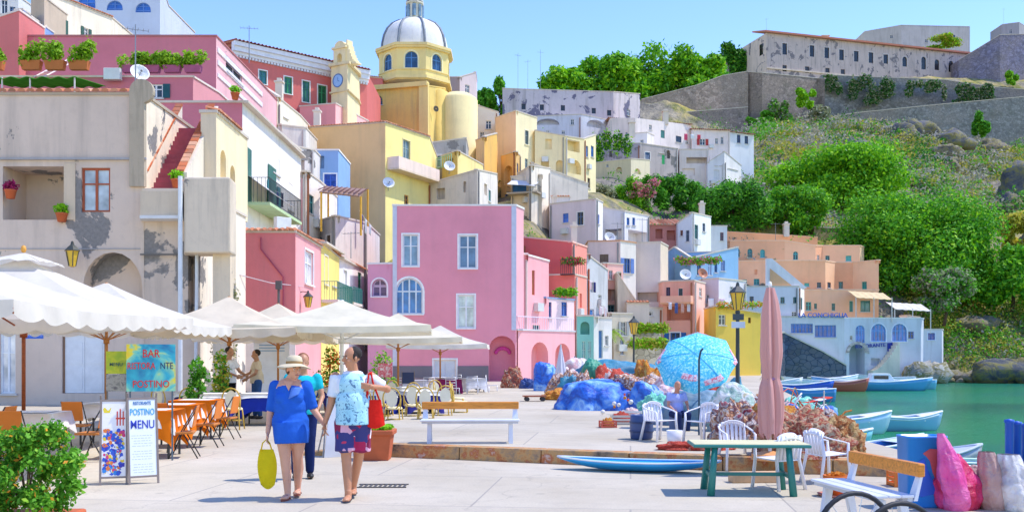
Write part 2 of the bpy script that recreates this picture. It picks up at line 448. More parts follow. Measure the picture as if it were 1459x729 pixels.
def house(name, label, corners, vt, col, z0=0.0, dep=7, wins=(), cat='house', group=None, cols=None, dirt=.35, roof='flat', rcol='c9c2ba',
          par=.35, cope=None, peel=0, tops=None, holes=(), k=1.0, roofz=None, stone_=None, seed=0, root=None, ztop=None, pcol='8f8a86'):
    """corners: (column, depth) of the visible wall corners, left to right; vt: row of the roof line at the first corner
    wins: (wall, u0, vtop, u1, vbottom, kind, opts)"""
    pts = [XY(*c) for c in corners]
    zt = [ZV(vt, corners[0][1])]*len(pts) if tops is None else [ZV(t, c[1]) for t, c in zip(tops, corners)]
    ctr = sum(pts, Vector((0, 0)))/len(pts)
    if ztop is not None: zt = [ztop]*len(pts)
    root = root or thing(name, label, cat, (ctr.x, ctr.y, z0), 0, group)
    wm = MB(); mats = []; wins = list(wins)
    if name in AUTO:
        R_ = random.Random(name+label)
        for wi, (a_, b_) in enumerate(zip(pts, pts[1:])):
            w_ = Wall(a_, b_); ex = [w_.rect(*x[1:5]) for x in wins if x[0] == wi]; z_ = min(zt[wi], zt[wi+1])-1.0; k_ = 0
            while z_ > max(z0+1.5, 1.4) and k_ < 14:
                t_ = R_.uniform(.5, 1.1)
                while t_ < w_.L-1.2:
                    ww = R_.uniform(.6, .85); hh = R_.uniform(.9, 1.35); r_ = (t_, z_-hh, t_+ww, z_)
                    if R_.random() < .78 and all(r_[2]+.4 < e[0] or r_[0]-.4 > e[2] or r_[3]+.4 < e[1] or r_[1]-.4 > e[3] for e in ex):
                        c_ = R_.choice(['2f6fb8', '6d5a48', '3f7f78', 'd8d8dc', '8a4a3c', '4a6a90', 'e8e4de']); kd_ = R_.choice(['g', 'g', 'g', 'o', 'c', 'd'] if hh > 1.1 else ['g', 'g', 'c'])
                        op_ = dict(fc=c_, shc=c_, doorc=c_, glass=R_.choice(['223240', '3a4a58', '182028']), sc_=R_.choice([None, 'efeae4', None]), arch=False); wins.append((wi, 0, 0, 0, 0, kd_, dict(op_, abs_=r_))); ex.append(r_); k_ += 1
                    t_ += ww+R_.uniform(.7, 1.7)
                z_ -= 3.0
    cl = cols or [col]  # per-wall colours; several houses take a lighter right wall as painted sunlight
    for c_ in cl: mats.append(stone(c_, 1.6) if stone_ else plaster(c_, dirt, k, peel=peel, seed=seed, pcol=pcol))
    walls = [Wall(a, b) for a, b in zip(pts, pts[1:])]
    root_w = {}
    for wi, w in enumerate(walls):
        hs = []
        for x in list(wins)+list(holes):
            if x[0] != wi: continue
            op = x[6] if len(x) > 6 else {}; r = op.get('abs_') or w.rect(*x[1:5])
            kd = x[5]
            dp = {'v': 1.3}.get(kd, op.get('rev', .16)); dp = op.get('dp', dp)
            hs.append((r[0], r[1], r[2], r[3], op.get('arch', False), dp, kd in ('v', 'n2', 'd', 'c', 'g', 'o'), op.get('rise')))
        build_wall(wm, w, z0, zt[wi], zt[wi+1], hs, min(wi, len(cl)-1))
    back = [Vector((pts[-1].x, max(p.y for p in pts)+dep)), Vector((pts[0].x, max(p.y for p in pts)+dep))]
    # widen backwards so that side walls follow plausible depth
    loop = pts+back; zl = zt+[zt[-1], zt[0]]
    n = len(pts); last = len(cl)-1
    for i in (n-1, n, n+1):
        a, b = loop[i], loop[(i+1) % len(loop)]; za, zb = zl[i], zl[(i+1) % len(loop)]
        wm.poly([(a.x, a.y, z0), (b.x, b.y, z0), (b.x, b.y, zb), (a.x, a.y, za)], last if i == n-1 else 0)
    wm.obj('wall', mats, root)
    if name in AUTO:
        for wi, w in enumerate(walls):
            if w.L < 2: continue
            pm = MB(); t_ = R_.choice([.18, w.L-.2]); w.bx(pm, t_-.05, z0, t_+.05, min(zt[wi], zt[wi+1])-.15, -.13, -.03); pm.obj('drain_pipe', paint(R_.choice(['8d8a86', 'c9c4bc', 'a0633f']), .6), root)
            if R_.random() < .5: pm = MB(); z_ = min(zt[wi], zt[wi+1])-R_.uniform(2.6, 3.2); t_ = R_.uniform(.4, max(.5, w.L-1.3)); w.bx(pm, t_, z_, t_+.7, z_+.5, -.32, -.01); pm.obj('air_conditioner', paint('d4d4d0', .5), root)
    rm = MB()
    if roof in ('flat', 'tiles'):
        rz = [z-par for z in zl] if roof == 'flat' else zl
        rm.poly([(p.x, p.y, z-.02) for p, z in zip(loop, rz)])
        # parapet thickness and coping
        for i in range(len(loop)):
            a, b = loop[i], loop[(i+1) % len(loop)]; d = (b-a); 
            if d.length < .05: continue
            d.normalize(); nn = Vector((d.y, -d.x)); za, zb = zl[i], zl[(i+1) % len(loop)]; o = .05; t = .28
            x_ = o-.004*(i % 4)-.003; A0, B0, B1, A1 = a+nn*o-d*x_, b+nn*o+d*x_, b-nn*t+d*x_, a-nn*t-d*x_
            e = i*.0017
            rm.hexa([(A0.x, A0.y, za-.02-e), (B0.x, B0.y, zb-.02-e), (B1.x, B1.y, zb-.02-e), (A1.x, A1.y, za-.02-e),
                     (A0.x, A0.y, za+.08+e), (B0.x, B0.y, zb+.08+e), (B1.x, B1.y, zb+.08+e), (A1.x, A1.y, za+.08+e)], 1)
            if roof == 'flat': rm.poly([(a.x-nn.x*t, a.y-nn.y*t, za-.01), (b.x-nn.x*t, b.y-nn.y*t, zb-.01), (b.x-nn.x*t, b.y-nn.y*t, zb-par), (a.x-nn.x*t, a.y-nn.y*t, za-par)], 2)
        rm.obj('roof', [paint(rcol, .9, var=.25, scale=.8), plaster(cope or rcol, .3), mats[0]], root)
        if roof == 'tiles':
            for i in range(n-1): tile_edge(root, walls[i], zt[i], zt[i+1])
    elif roof == 'slope':      # tiled roof rising backwards with an overhanging eave
        o = .35; rise = 1.1
        f0, f1 = Vector(pts[0])+Vector((-.25, -o)), Vector(pts[-1])+Vector((.25, -o)); b1, b0 = back[0]+Vector((.25, .2)), back[1]+Vector((-.25, .2))
        tiled(rm, f0, f1, b1, b0, zt[0]+.02, zt[-1]+.02, max(zt)+rise)
        rm.obj('roof', [tilem()], root)
    for x in wins:
        wi, kd = x[0], x[5]; op = dict(x[6]) if len(x) > 6 else {}
        op.pop('dp', None); ra_ = op.pop('abs_', None)
        if kd in ('v', 'n2'): continue
        make_window(root, walls[wi], ra_ or walls[wi].rect(*x[1:5]), kd, **op)
    root_walls[root.name] = (walls, zt)
    return root
root_walls = {}
AUTO = {'grey_annexe', 'pale_block_house', 'white_upper_house', 'white_terraced_house', 'cream_terrace_house', 'rock_wall_house', 'white_top_house', 'pale_terrace_house', 'light_pink_house', 'red_house', 'salmon_house', 'grey_blue_house', 'pink_gable_house', 'white_stair_house', 'lilac_house', 'white_terrace_house', 'pale_blue_house',
        'little_grey_house', 'beige_tower_house', 'salmon_terrace_house', 'lilac_low_house', 'white_stair_building', 'cream_palace', 'long_white_row_house', 'white_shutter_house', 'white_gabled_house', 'terrace_roof_house', 'stone_house', 'low_white_house', 'beige_lane_house', 'grey_white_house', 'awning_house', 'vaulted_house', 'brown_corner_house'}

def tilem(hexc='b8714e'):
    key = ('tile', hexc)
    if key in MATS: return MATS[key]
    m, nt, b = newmat('clay_tiles'); g = N(nt, 'ShaderNodeNewGeometry'); c = hx(hexc)
    col = ramp(nt, g.outputs['Random Per Island'], [(0, sc3(c, .65)), (.5, c), (1, hx('d9a382'))])
    v = posmap(nt); col = mix(nt, ramp(nt, noise(nt, v, 1.5, 6), [(.5, 0.0), (.7, .5)]), col, hx('8d8270'))
    L(nt, col, b.inputs['Base Color']); b.inputs['Roughness'].default_value = .9; MATS[key] = m; return m
def tiled(rm, f0, f1, b1, b0, zf0, zf1, zb):
    d = (f1-f0); n = max(2, int(d.length/.32)); 
    for i in range(n):
        for (a0, a1, kk) in ((i/n, (i+.5)/n, 1), ((i+.5)/n, (i+1)/n, 0)):
            vs = []
            for q in range(5):
                s = a0+(a1-a0)*q/4; h = (math.sin(PI*q/4)*.07)*(1 if kk else -1)
                p = f0.lerp(f1, s); r = b0.lerp(b1, s); z = zf0+(zf1-zf0)*s
                vs += [(p.x, p.y, z+h), (r.x, r.y, zb+h)]
            rm.add(vs, [(2*q, 2*q+2, 2*q+3, 2*q+1) for q in range(4)])
def tile_edge(root, w, zA, zB, size=.24, out=.14, hexc='c77c55'):
    tm = MB(); n = max(2, int(w.L/size))
    for i in range(n):
        t = (i+.5)/n*w.L; z = zA+(zB-zA)*t/w.L+.09
        vs = []
        for q in range(6):
            a = PI*q/5; r = size*.46
            for ii, zz in ((-out, -.03), (.4, .09)): vs.append(w.W(t-r*math.cos(a), z+zz+r*.8*math.sin(a), ii))
        tm.add(vs, [(2*q, 2*q+2, 2*q+3, 2*q+1) for q in range(5)])
        tm.add([vs[0], vs[2], vs[4], vs[6], vs[8], vs[10]], [(0, 1, 2, 3, 4, 5)])
    tm.obj('roof_tiles', tilem(hexc), root)

def balcony(root, wi, u0, u1, vfloor, vrail, dep=.9, style='iron', col='3b4348', scol='d8d4ce', slab=.14):
    w = root_walls[root.name][0][wi]; t0, y0 = w.hit(u0); t1, y1 = w.hit(u1); y = (y0+y1)/2; t0, t1 = min(t0, t1), max(t0, t1)
    zf, zr = ZV(vfloor, y), ZV(vrail, y); m = MB(); w.bx(m, t0, zf-slab, t1, zf, -dep, .02)
    s = m.obj('balcony', plaster(scol, .3), root); r = MB()
    if style == 'iron':
        for i in (-dep+.04,): w.bx(r, t0+.02, zr-.03, t1-.02, zr, i-.015, i+.015); w.bx(r, t0+.02, zf+.06, t1-.02, zf+.085, i-.01, i+.01)
        for t in (t0+.02, t1-.02): w.bx(r, t-.012, zr-.03, t+.012, zr-.001, -dep+.055, 0); 
        n = max(3, int((t1-t0)/.14))
        for k_ in range(n+1):
            t = t0+.02+(t1-t0-.04)*k_/n; w.bx(r, t-.009, zf, t+.009, zr-.03, -dep+.031, -dep+.049)
        for t in (t0+.02, t1-.02):
            for k_ in range(1, 6): i = -dep+.04+(dep-.05)*k_/6; w.bx(r, t-.009, zf, t+.009, zr-.03, i-.009, i+.009)
        r.obj('railing', paint(col, .5), s)
    else:
        w.bx(r, t0, zf, t1, zr, -dep, -dep+.12); w.bx(r, t0, zf, t0+.12, zr-.002, -dep+.122, 0); w.bx(r, t1-.12, zf, t1, zr-.002, -dep+.122, 0)
        r.obj('parapet', plaster(col, .25), s)
    return s
# ---------------------------------------------------------------- camera, light, sky
cam = bpy.data.cameras.new('camera'); co = bpy.data.objects.new('camera', cam); C.objects.link(co); sc.camera = co
co.location = (0, 0, H); co.rotation_euler = (math.radians(90), 0, 0)
cam.sensor_width = 36; cam.lens = 36*F/1459; cam.shift_y = (V0-364.5)/1459; cam.clip_start = .1; cam.clip_end = 3000
EL, AZ = math.radians(60), math.radians(8)          # sun height; direction to the sun measured from +X towards +Y
sun = bpy.data.lights.new('sun', 'SUN'); sun.energy = 2.3; sun.angle = math.radians(.6); sun.color = (1, .955, .88)
so = bpy.data.objects.new('sun', sun); C.objects.link(so)
sd = Vector((math.cos(EL)*math.cos(AZ), math.cos(EL)*math.sin(AZ), math.sin(EL)))
so.rotation_euler = sd.to_track_quat('Z', 'Y').to_euler(); so.location = (30, 0, 60)
wd = bpy.data.worlds.new('World'); sc.world = wd; wd.use_nodes = True; nt = wd.node_tree
sk = nt.nodes.new('ShaderNodeTexSky'); sk.sky_type = 'NISHITA'; sk.sun_disc = False
sk.sun_elevation = EL; sk.sun_rotation = math.radians(90)-AZ; sk.air_density = 1.25; sk.dust_density = .0; sk.ozone_density = 3.4; sk.altitude = 0
bg = nt.nodes['Background']; bg.inputs['Strength'].default_value = .15; hs = nt.nodes.new('ShaderNodeHueSaturation'); hs.inputs['Hue'].default_value = .518; hs.inputs['Saturation'].default_value = 1.2; nt.links.new(sk.outputs[0], hs.inputs['Color']); nt.links.new(hs.outputs[0], bg.inputs['Color'])
sc.view_settings.view_transform = 'Standard'; sc.view_settings.look = 'None'; sc.view_settings.gamma = 1; sc.view_settings.exposure = .98
sc.view_settings.use_curve_mapping = False
try:
    sc.cycles.max_bounces = 6; sc.cycles.transparent_max_bounces = 6; sc.cycles.use_denoising = True; sc.cycles.sample_clamp_indirect = 4
    sc.cycles.caustics_reflective = False; sc.cycles.caustics_refractive = False
except Exception: pass

# ---------------------------------------------------------------- paving
def paving():
    m, nt, b = newmat('concrete_paving'); v = posmap(nt, rot=(0, 0, .12))
    f1 = noise(nt, v, .25, 9, .62); f2 = noise(nt, v, 3.5, 8, .7); f3 = noise(nt, v, 40, 4, .7)
    col = ramp(nt, f1, [(.3, hx('b6a890')), (.5, hx('c8bca6')), (.7, hx('d6cab6'))])
    col = mix(nt, ramp(nt, f2, [(.5, 0.0), (.75, .35)]), col, hx('9f978c'))
    col = mix(nt, ramp(nt, f3, [(.35, .25), (.6, 0.0)]), col, hx('8b857c'))
    br = N(nt, 'ShaderNodeTexBrick'); br.inputs['Scale'].default_value = 1; br.inputs['Brick Width'].default_value = 3.4; br.inputs['Row Height'].default_value = 2.6
    br.inputs['Mortar Size'].default_value = .012; br.inputs['Mortar Smooth'].default_value = .2; br.offset = .5; L(nt, v, br.inputs['Vector'])
    col = mix(nt, br.outputs['Fac'], col, hx('a39a8e'))
    br.inputs['Color1'].default_value = (.92, .92, .92, 1); br.inputs['Color2'].default_value = (1, 1, 1, 1); br.inputs['Mortar'].default_value = (1, 1, 1, 1)
    col = mix(nt, 1.0, col, br.outputs['Color'], 'MULTIPLY')
    vo = N(nt, 'ShaderNodeTexVoronoi', feature='DISTANCE_TO_EDGE'); vo.inputs['Scale'].default_value = .33; vv = N(nt, 'ShaderNodeVectorMath', operation='ADD')
    nz = N(nt, 'ShaderNodeTexNoise'); nz.inputs['Scale'].default_value = 1.5; nz.inputs['Detail'].default_value = 6; L(nt, v, nz.inputs['Vector']); L(nt, v, vv.inputs[0]); L(nt, nz.outputs['Color'], vv.inputs[1]); L(nt, vv.outputs[0], vo.inputs['Vector'])
    col = mix(nt, ramp(nt, vo.outputs['Distance'], [(0, .3), (.006, 0.0)]), col, hx('827b72'))
    # faded grease spots
    vs = N(nt, 'ShaderNodeTexVoronoi'); vs.inputs['Scale'].default_value = 1.3; L(nt, v, vs.inputs['Vector'])
    col = mix(nt, ramp(nt, vs.outputs['Distance'], [(.05, .35), (.09, 0.0)]), col, hx('8a8378'))
    L(nt, col, b.inputs['Base Color']); b.inputs['Roughness'].default_value = .9; b.inputs['Specular IOR Level'].default_value = .2
    bump(nt, b, f2, .25, .01); return m
PAV = paving()
quay = [(-90, -8), (30, -8), (30, 11.6), (5.75, 11.9), (5.95, 16.5), (7.0, 21), (9.9, 34), (15.2, 60), (19.5, 76), (24, 88), (-90, 88)]
g = MB(); g.poly([(x, y, 0) for x, y in quay]); tag(g.obj('ground', PAV), kind='structure')
qs = stone('8b8578', 1.1)
g = MB()
for a, b in zip(quay[1:9], quay[2:10]): g.poly([(a[0], a[1], -3), (b[0], b[1], -3), (b[0], b[1], -.001), (a[0], a[1], -.001)])
tag(g.obj('quay_wall', qs), kind='structure')
# raised quay: slab with an old stone kerb, ramping down on the left
g = MB(); e0, e1, e2 = (-2.08, 15.8), (2.96, 13.8), (5.76, 12.9)
rq = [e0, e1, e2, (5.9, 16.5), (6.95, 21), (9.85, 34), (15.1, 60), (19.4, 76), (22, 84), (-8.9, 84)]
g.poly([(x, y, .2) for x, y in rq]); g.poly([(-3.6, 16.0, .004), (e0[0], e0[1], .2), (-8.9, 84, .2), (-12, 84, .004)])
tag(g.obj('raised_quay', PAV), kind='structure')
def kerbm():
    m, nt, b = newmat('old_kerb_stone'); v = posmap(nt, (1, 1, 1)); f = noise(nt, v, 3.2, 8, .7)
    col = ramp(nt, f, [(.3, hx('4f4a42')), (.42, hx('a08468')), (.52, hx('c79a63')), (.6, hx('b7673a')), (.72, hx('d9cfc0'))])
    L(nt, col, b.inputs['Base Color']); b.inputs['Roughness'].default_value = .9; bump(nt, b, f, .8, .05); return m
KM = kerbm(); g = MB()
def kerbrun(a, b, z):
    a, b = Vector(a), Vector(b); d = (b-a); n = max(1, int(d.length/1.1)); d.normalize(); nn = Vector((d.y, -d.x))
    for i in range(n):
        p, q = a.lerp(b, i/n)+d*.006, a.lerp(b, (i+1)/n)-d*.006; j = rnd.uniform(-.012, .012)
        if z: g.hexa([(*(p+nn*(.02+j)), -.01), (*(q+nn*(.02+j)), -.01), (*(q-nn*.3), -.01), (*(p-nn*.3), -.01), (*(p+nn*j), z+.006+j*.3), (*(q+nn*j), z+.006+j*.3), (*(q-nn*.3), z+.004), (*(p-nn*.3), z+.004)])
kerbrun(e0, e1, .2); kerbrun(e1, e2, .2)
g.hexa([(-3.6, 15.98, -.01), (-2.09, 15.78, -.01), (-2.09, 16.1, -.01), (-3.6, 16.3, -.01), (-3.6, 15.98, .02), (-2.09, 15.8, .2), (-2.09, 16.1, .2), (-3.6, 16.3, .02)])
tag(g.obj('kerb', KM, bevel=.015), kind='structure')
# iron drain grille in the paving
t = thing('drain_grate', 'small dark iron drain grate set in the pavement near the man', 'drain grate', G(545, 692)+Vector((0, 0, .004)))
g = MB(Matrix.Translation(t.location))
for i in range(10): g.box(-.28+i*.06, -.13, 0, -.25+i*.06, .13, .006)
g.box(-.31, -.16, 0, .31, -.13, .008); g.box(-.31, .13, 0, .31, .16, .008); g.obj('grille', paint('5c5853', .6, .4), t)

# ---------------------------------------------------------------- water
def waterm():
    m, nt, b = newmat('harbour_water'); v = posmap(nt, (1, 1, 1)); f = noise(nt, v, .035, 4, .6, .5)
    col = ramp(nt, f, [(.35, hx('146440')), (.5, hx('268a50')), (.65, hx('1f7460'))])
    L(nt, col, b.inputs['Base Color']); b.inputs['Roughness'].default_value = .12; b.inputs['IOR'].default_value = 1.33
    v2 = posmap(nt, (1, 1.8, 1)); bump(nt, b, noise(nt, v2, 1.6, 6, .65, .6), .8, .2); return m
g = MB(); g.grid(lambda a, b: (-90+a*900, -8+b*700, -.9), 4, 4); tag(g.obj('water', waterm()), kind='structure')

# ---------------------------------------------------------------- hillside
cols_ = [-500, 0, 300, 450, 600, 750, 850, 950, 1050, 1150, 1300, 1400, 1600, 2300]
L_ = [(30, -1), (38, -1), (47, 3), (56, 9), (70, 15), (90, 20), (120, 24), (200, 28), (600, 28)]
tab = [L_, L_, L_,
 [(40, -1), (61, -1), (65, 3), (75, 11), (90, 17), (120, 22), (200, 29), (600, 29)],
 [(50, -1), (64, -1), (66, 3), (75, 9), (90, 13), (105, 18), (125, 22), (200, 33), (600, 33)],
 [(50, -1), (64, -1), (68, 2), (75, 6), (90, 15), (105, 20), (125, 27), (150, 36), (170, 42), (200, 52), (250, 62), (600, 64)],
 [(60, -1), (72, -1), (85, 7), (100, 15), (125, 24.5), (150, 32), (175, 42), (200, 52), (220, 56), (260, 68), (600, 74)],
 [(70, -1), (84, -1), (90, 4), (100, 10), (110, 15), (125, 22), (150, 28.5), (200, 47), (222, 52), (224, 60), (260, 70), (300, 78), (600, 80)],
 [(80, -1), (86, -1), (92, 4), (100, 8), (112, 15), (125, 20), (150, 28), (180, 39), (220, 51), (240, 56), (262, 66), (300, 84), (600, 86)],
 [(80, -3), (95, -2), (100, 4), (112, 13), (130, 20), (170, 36), (220, 52), (256, 61), (264, 74), (300, 86), (600, 88)],
 [(80, -3), (99, -2.5), (106, 4), (118, 12), (140, 21), (170, 33), (200, 45), (240, 56), (258, 62), (264, 72), (300, 86), (600, 88)],
 [(80, -3), (97, -2.5), (101, .6), (115, 8.5), (150, 21), (200, 39), (240, 51), (258, 60), (264, 70), (300, 86), (600, 88)],
 [(80, -3), (97, -2.5), (101, .6), (115, 9), (150, 22), (200, 40), (240, 51), (258, 60), (264, 70), (300, 86), (600, 88)],
 [(80, -3), (97, -2.5), (101, .6), (115, 9), (150, 22), (200, 40), (240, 51), (258, 60), (264, 70), (300, 86), (600, 88)]]
def hz(x, y):
    u = U0+x/y*F; i = 0
    while i < len(cols_)-2 and u > cols_[i+1]: i += 1
    k = min(1, max(0, (u-cols_[i])/(cols_[i+1]-cols_[i])))
    return (1-k)*np.interp(y, *zip(*tab[i]))+k*np.interp(y, *zip(*tab[i+1]))
from mathutils import noise as mn
def hill(x, y):
    z = hz(x, y); a = min(1, max(0, (z-.5)/6))
    return z+a*(mn.fractal(Vector((x*.07, y*.07, 0)), 1, 2, 5)*2.0+abs(mn.noise(Vector((x*.25, y*.25, 3))))*1.2)
def hillm():
    m, nt, b = newmat('hillside_soil'); v = posmap(nt); f = noise(nt, v, .07, 9, .7, .3); f2 = noise(nt, v, .5, 9, .72)
    gr = ramp(nt, f2, [(.3, hx('50582e')), (.45, hx('86884a')), (.55, hx('b0a05c')), (.7, hx('c8ae78'))])
    rk = ramp(nt, f2, [(.3, hx('4a4a48')), (.5, hx('8b8478')), (.7, hx('b5a993'))])
    gn = N(nt, 'ShaderNodeNewGeometry'); sp = N(nt, 'ShaderNodeSeparateXYZ'); L(nt, gn.outputs['Normal'], sp.inputs[0])
    ad = N(nt, 'ShaderNodeMath', operation='ADD'); L(nt, sp.outputs[2], ad.inputs[0]); L(nt, f, ad.inputs[1])
    col = mix(nt, ramp(nt, ad.outputs[0], [(.45, 0.0), (.6, 1.0)]) if False else ramp(nt, f, [(.45, 1.0), (.56, 0.0)]), rk, gr)
    L(nt, col, b.inputs['Base Color']); b.inputs['Roughness'].default_value = .95; b.inputs['Specular IOR Level'].default_value = .1
    bump(nt, b, f2, 1, .6); return m
us = list(np.linspace(-500, 2300, 150)); ys = [30+i*1.6 for i in range(60)]+[126+i*3 for i in range(60)]+[306, 330, 400, 500, 600]
g = MB(); nu = len(us)
vs = [( (u-U0)/F*y, y, hill((u-U0)/F*y, y)) for y in ys for u in us]
g.add(vs, [(j*nu+i, j*nu+i+1, (j+1)*nu+i+1, (j+1)*nu+i) for j in range(len(ys)-1) for i in range(nu-1)])
tag(g.obj('hillside', hillm(), smooth=True), kind='structure')
# ================================================================ houses of the left side
HG = 'houses stacked up the hillside'
TAN = 'c9b9a4'
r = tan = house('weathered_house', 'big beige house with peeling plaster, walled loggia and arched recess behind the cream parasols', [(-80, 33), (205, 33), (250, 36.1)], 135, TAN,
    cols=['ccbcb2', 'ecdfcc'], peel=.1, seed=3, roof='flat', dirt=.4, cope='a89c8b', wins=[  # shaded front and creamy sunlit side painted as two tones
    (0, 4, 237, 97, 313, 'v', {'dp': 1.6}), (0, 116, 239, 157, 302, 'g', dict(fc='a8502c', glass='a9b4ba', band=.05, sill=False)),
    (0, 118, 359, 203, 440, 'v', {'dp': .7, 'arch': True, 'rise': 1.2}), (0, 88, 474, 150, 560, 'd', dict(doorc='dfe3e6', fc='8b6b55', rev=.2)),
    (0, 0, 470, 22, 560, 'g', dict(fc='e8ecf0', glass='c9d8e6')), (0, 32, 466, 62, 482, 'g', dict(fc='2f6fd0', glass='2f6fd0', sill=False, mull=0))])
w = root_walls[r.name][0][0]
m = MB()   # string courses and ledges
for v, u0, u1, th in ((228, -70, 209, .07), (355, -70, 200, .03)):
    t0, _ = w.hit(u0); t1, _ = w.hit(u1); z = ZV(v, 33); w.bx(m, t0, z, t1, z+th, -.09 if th > .05 else -.03, 0)
m.obj('string_course', plaster('8f96a5', .4), r)
m = MB(); t0, _ = w.hit(186); t1, _ = w.hit(222); w.bx(m, t0, 7.3, t1-.35, 10.5, -.12, .1); m.cyl(w.W(t0+.4, 10.49, -.117), w.W(t0+.4, 10.49, .094), .4, n=20)
m.obj('corner_pier', plaster('a49a8a', .9, dcol='55574a'), r)
for u in (100, 193):
    m = MB(); t, _ = w.hit(u); w.bx(m, t-.2, ZV(313, 33), t+.18, ZV(233, 33), -.035, 0) if u == 100 else None
    if u == 100: m.obj('pilaster', plaster(TAN, .3), r)


tile_edge(r, Wall(w.A, w.W(w.hit(184)[0], 0).to_2d()), 10.42, 10.42, .3, .1)
# lower part to the right, with stair landing
h2 = house('', '', [(205, 33.02), (281, 33.02), (340, 38.1)], 272, TAN, cols=['c9bab0', 'e9dfd0'], peel=.4, seed=5, dirt=.5, root=r, par=.02, dep=1, wins=[  # side wall colour painted lighter, as if sunlit
    (0, 268, 362, 280, 470, 'v', {'dp': .5})])
h3 = house('', '', [(286, 35.2), (308, 35.2), (341, 38.3)], 160, 'e6d3a8', cols=['d8ccb4', 'eedfb8'], root=r, z0=7, par=.02, dirt=.3, dep=1.2, wins=[  # sunlight on the right-hand wall put into its paler cream
    (1, 314, 214, 322, 262, 'v', {'arch': True, 'dp': .35}), (1, 328, 236, 335, 290, 'v', {'arch': True, 'dp': .35})])
tile_edge(r, root_walls[r.name][0][1], root_walls[r.name][1][1], root_walls[r.name][1][2])
m = MB(); X0, X1 = -12.38, -11.35
for i in range(14): y = 33.7+i*.21; m.box(X0, y, 7.0, X1, 37.2, 7.2+(i+1)*.205)
m.obj('staircase', paint('a5505c', .8, var=.2), r)
m = MB()
for (xa, xb) in ((X0-.14, X0-.001), (X1+.001, X1+.32)):
    m.hexa([(xa, 33.35, 7.0), (xb, 33.35, 7.0), (xb, 36.9, 7.0), (xa, 36.9, 7.0), (xa, 33.35, 7.85), (xb, 33.35, 7.85), (xb, 36.9, 11.0), (xa, 36.9, 11.0)])
m.obj('stair_parapet', plaster('d9d3c6', .4), r)
for xa in (X0-.2, X1-.03):
    m = MB()
    for i in range(17):
        t = i/17; y = 33.3+3.5*t; z = 7.85+3.15*t+.02
        m.hexa([(xa, y, z), (xa+.26, y, z), (xa+.26, y+.17, z+.155), (xa, y+.17, z+.155), (xa, y, z+.07), (xa+.26, y, z+.07), (xa+.26, y+.17, z+.225), (xa, y+.17, z+.225)])
    m.obj('stair_tiles', tilem('c9693c'), r)
m = MB(); a, b, c = XY(262, 32.2), XY(328, 32.2), XY(337, 33.4)
m.prism([a, b, c, XY(262, 33.4)], ZV(360, 32.2), ZV(252, 32.2)); m.obj('bay', plaster('cfc4b4', .6, peel=.12), r, bevel=.06)
m = MB(); m.prism([XY(303, 32.6), XY(328, 32.6), XY(336, 33.4), XY(303, 33.4)], 0, ZV(360, 32.2)+.02); m.obj('buttress', plaster('d4c6b0', .6, peel=.3), r)
m = MB(); m.prism([XY(200, 32.5), XY(260, 32.5), XY(262, 33.2), XY(202, 33.2)], ZV(308, 32.5), ZV(272, 32.5)); m.obj('ledge_box', plaster('c4b8a6', .5), r)
m = MB(); m.prism([XY(199, 32.35), XY(260.5, 32.35), XY(262, 33.2), XY(201, 33.2)], ZV(312, 32.5), ZV(307.5, 32.5)); m.obj('ledge', paint('dcdcdc', .8), r)
m = MB(); p = P(259, 275, 32.3); m.tube([(p.x, 32.15, 7.5), (p.x, 32.15, 0)], .075, 8); p2 = P(281, 362, 32.9); m.tube([(p2.x, 32.85, 5), (p2.x, 32.85, 3.9), (p2.x-.05, 32.85, 0)], .06, 8)
m.obj('drain_pipe', paint('d5d9dd', .5), r)
m = MB()
for i in range(5):
    z = 5.6-i*.2; 
m.box(XY(200, 32.9).x, 32.86, 5.0, XY(258, 32.9).x, 32.93, 5.05); m.obj('cable', paint('6b665f'), r)
# magenta house behind: three stepped bodies
MAG = 'bf5076'
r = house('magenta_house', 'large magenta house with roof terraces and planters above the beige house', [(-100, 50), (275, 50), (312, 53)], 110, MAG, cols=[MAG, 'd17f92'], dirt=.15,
    wins=[(0, 212, 120, 232, 140, 'o', dict(fc='e8ecf0', shc='24606a'))], par=.05, cope='d9d0ce', dep=4)
house('', '', [(-100, 56), (308, 56), (374, 66)], 52, MAG, cols=[MAG, 'e3a9b8'], dirt=.15, root=r, z0=10, dep=6, cope='9c3f58', wins=[(1, 322, 90, 345, 112, 'g', dict(fc='e8d9e4'))])  # paler pink paints the sun on the right face
m = MB(); w = root_walls[r.name][0][1]
for z_, hh in ((-.8, .28), (-1.5, .28), (-2.2, .22)): w.bx(m, .2, 19.8+z_, w.L-.2, 19.8+z_+hh, -.06, 0)
m.obj('cornice_band', paint('e9e4ea', .7), r)
house('', '', [(-100, 55), (-60, 55), (27, 55)], 15, 'c44a5a', tops=[60, 44, 15], dirt=.2, root=r, z0=15, dep=3, cope='d9d0ce')
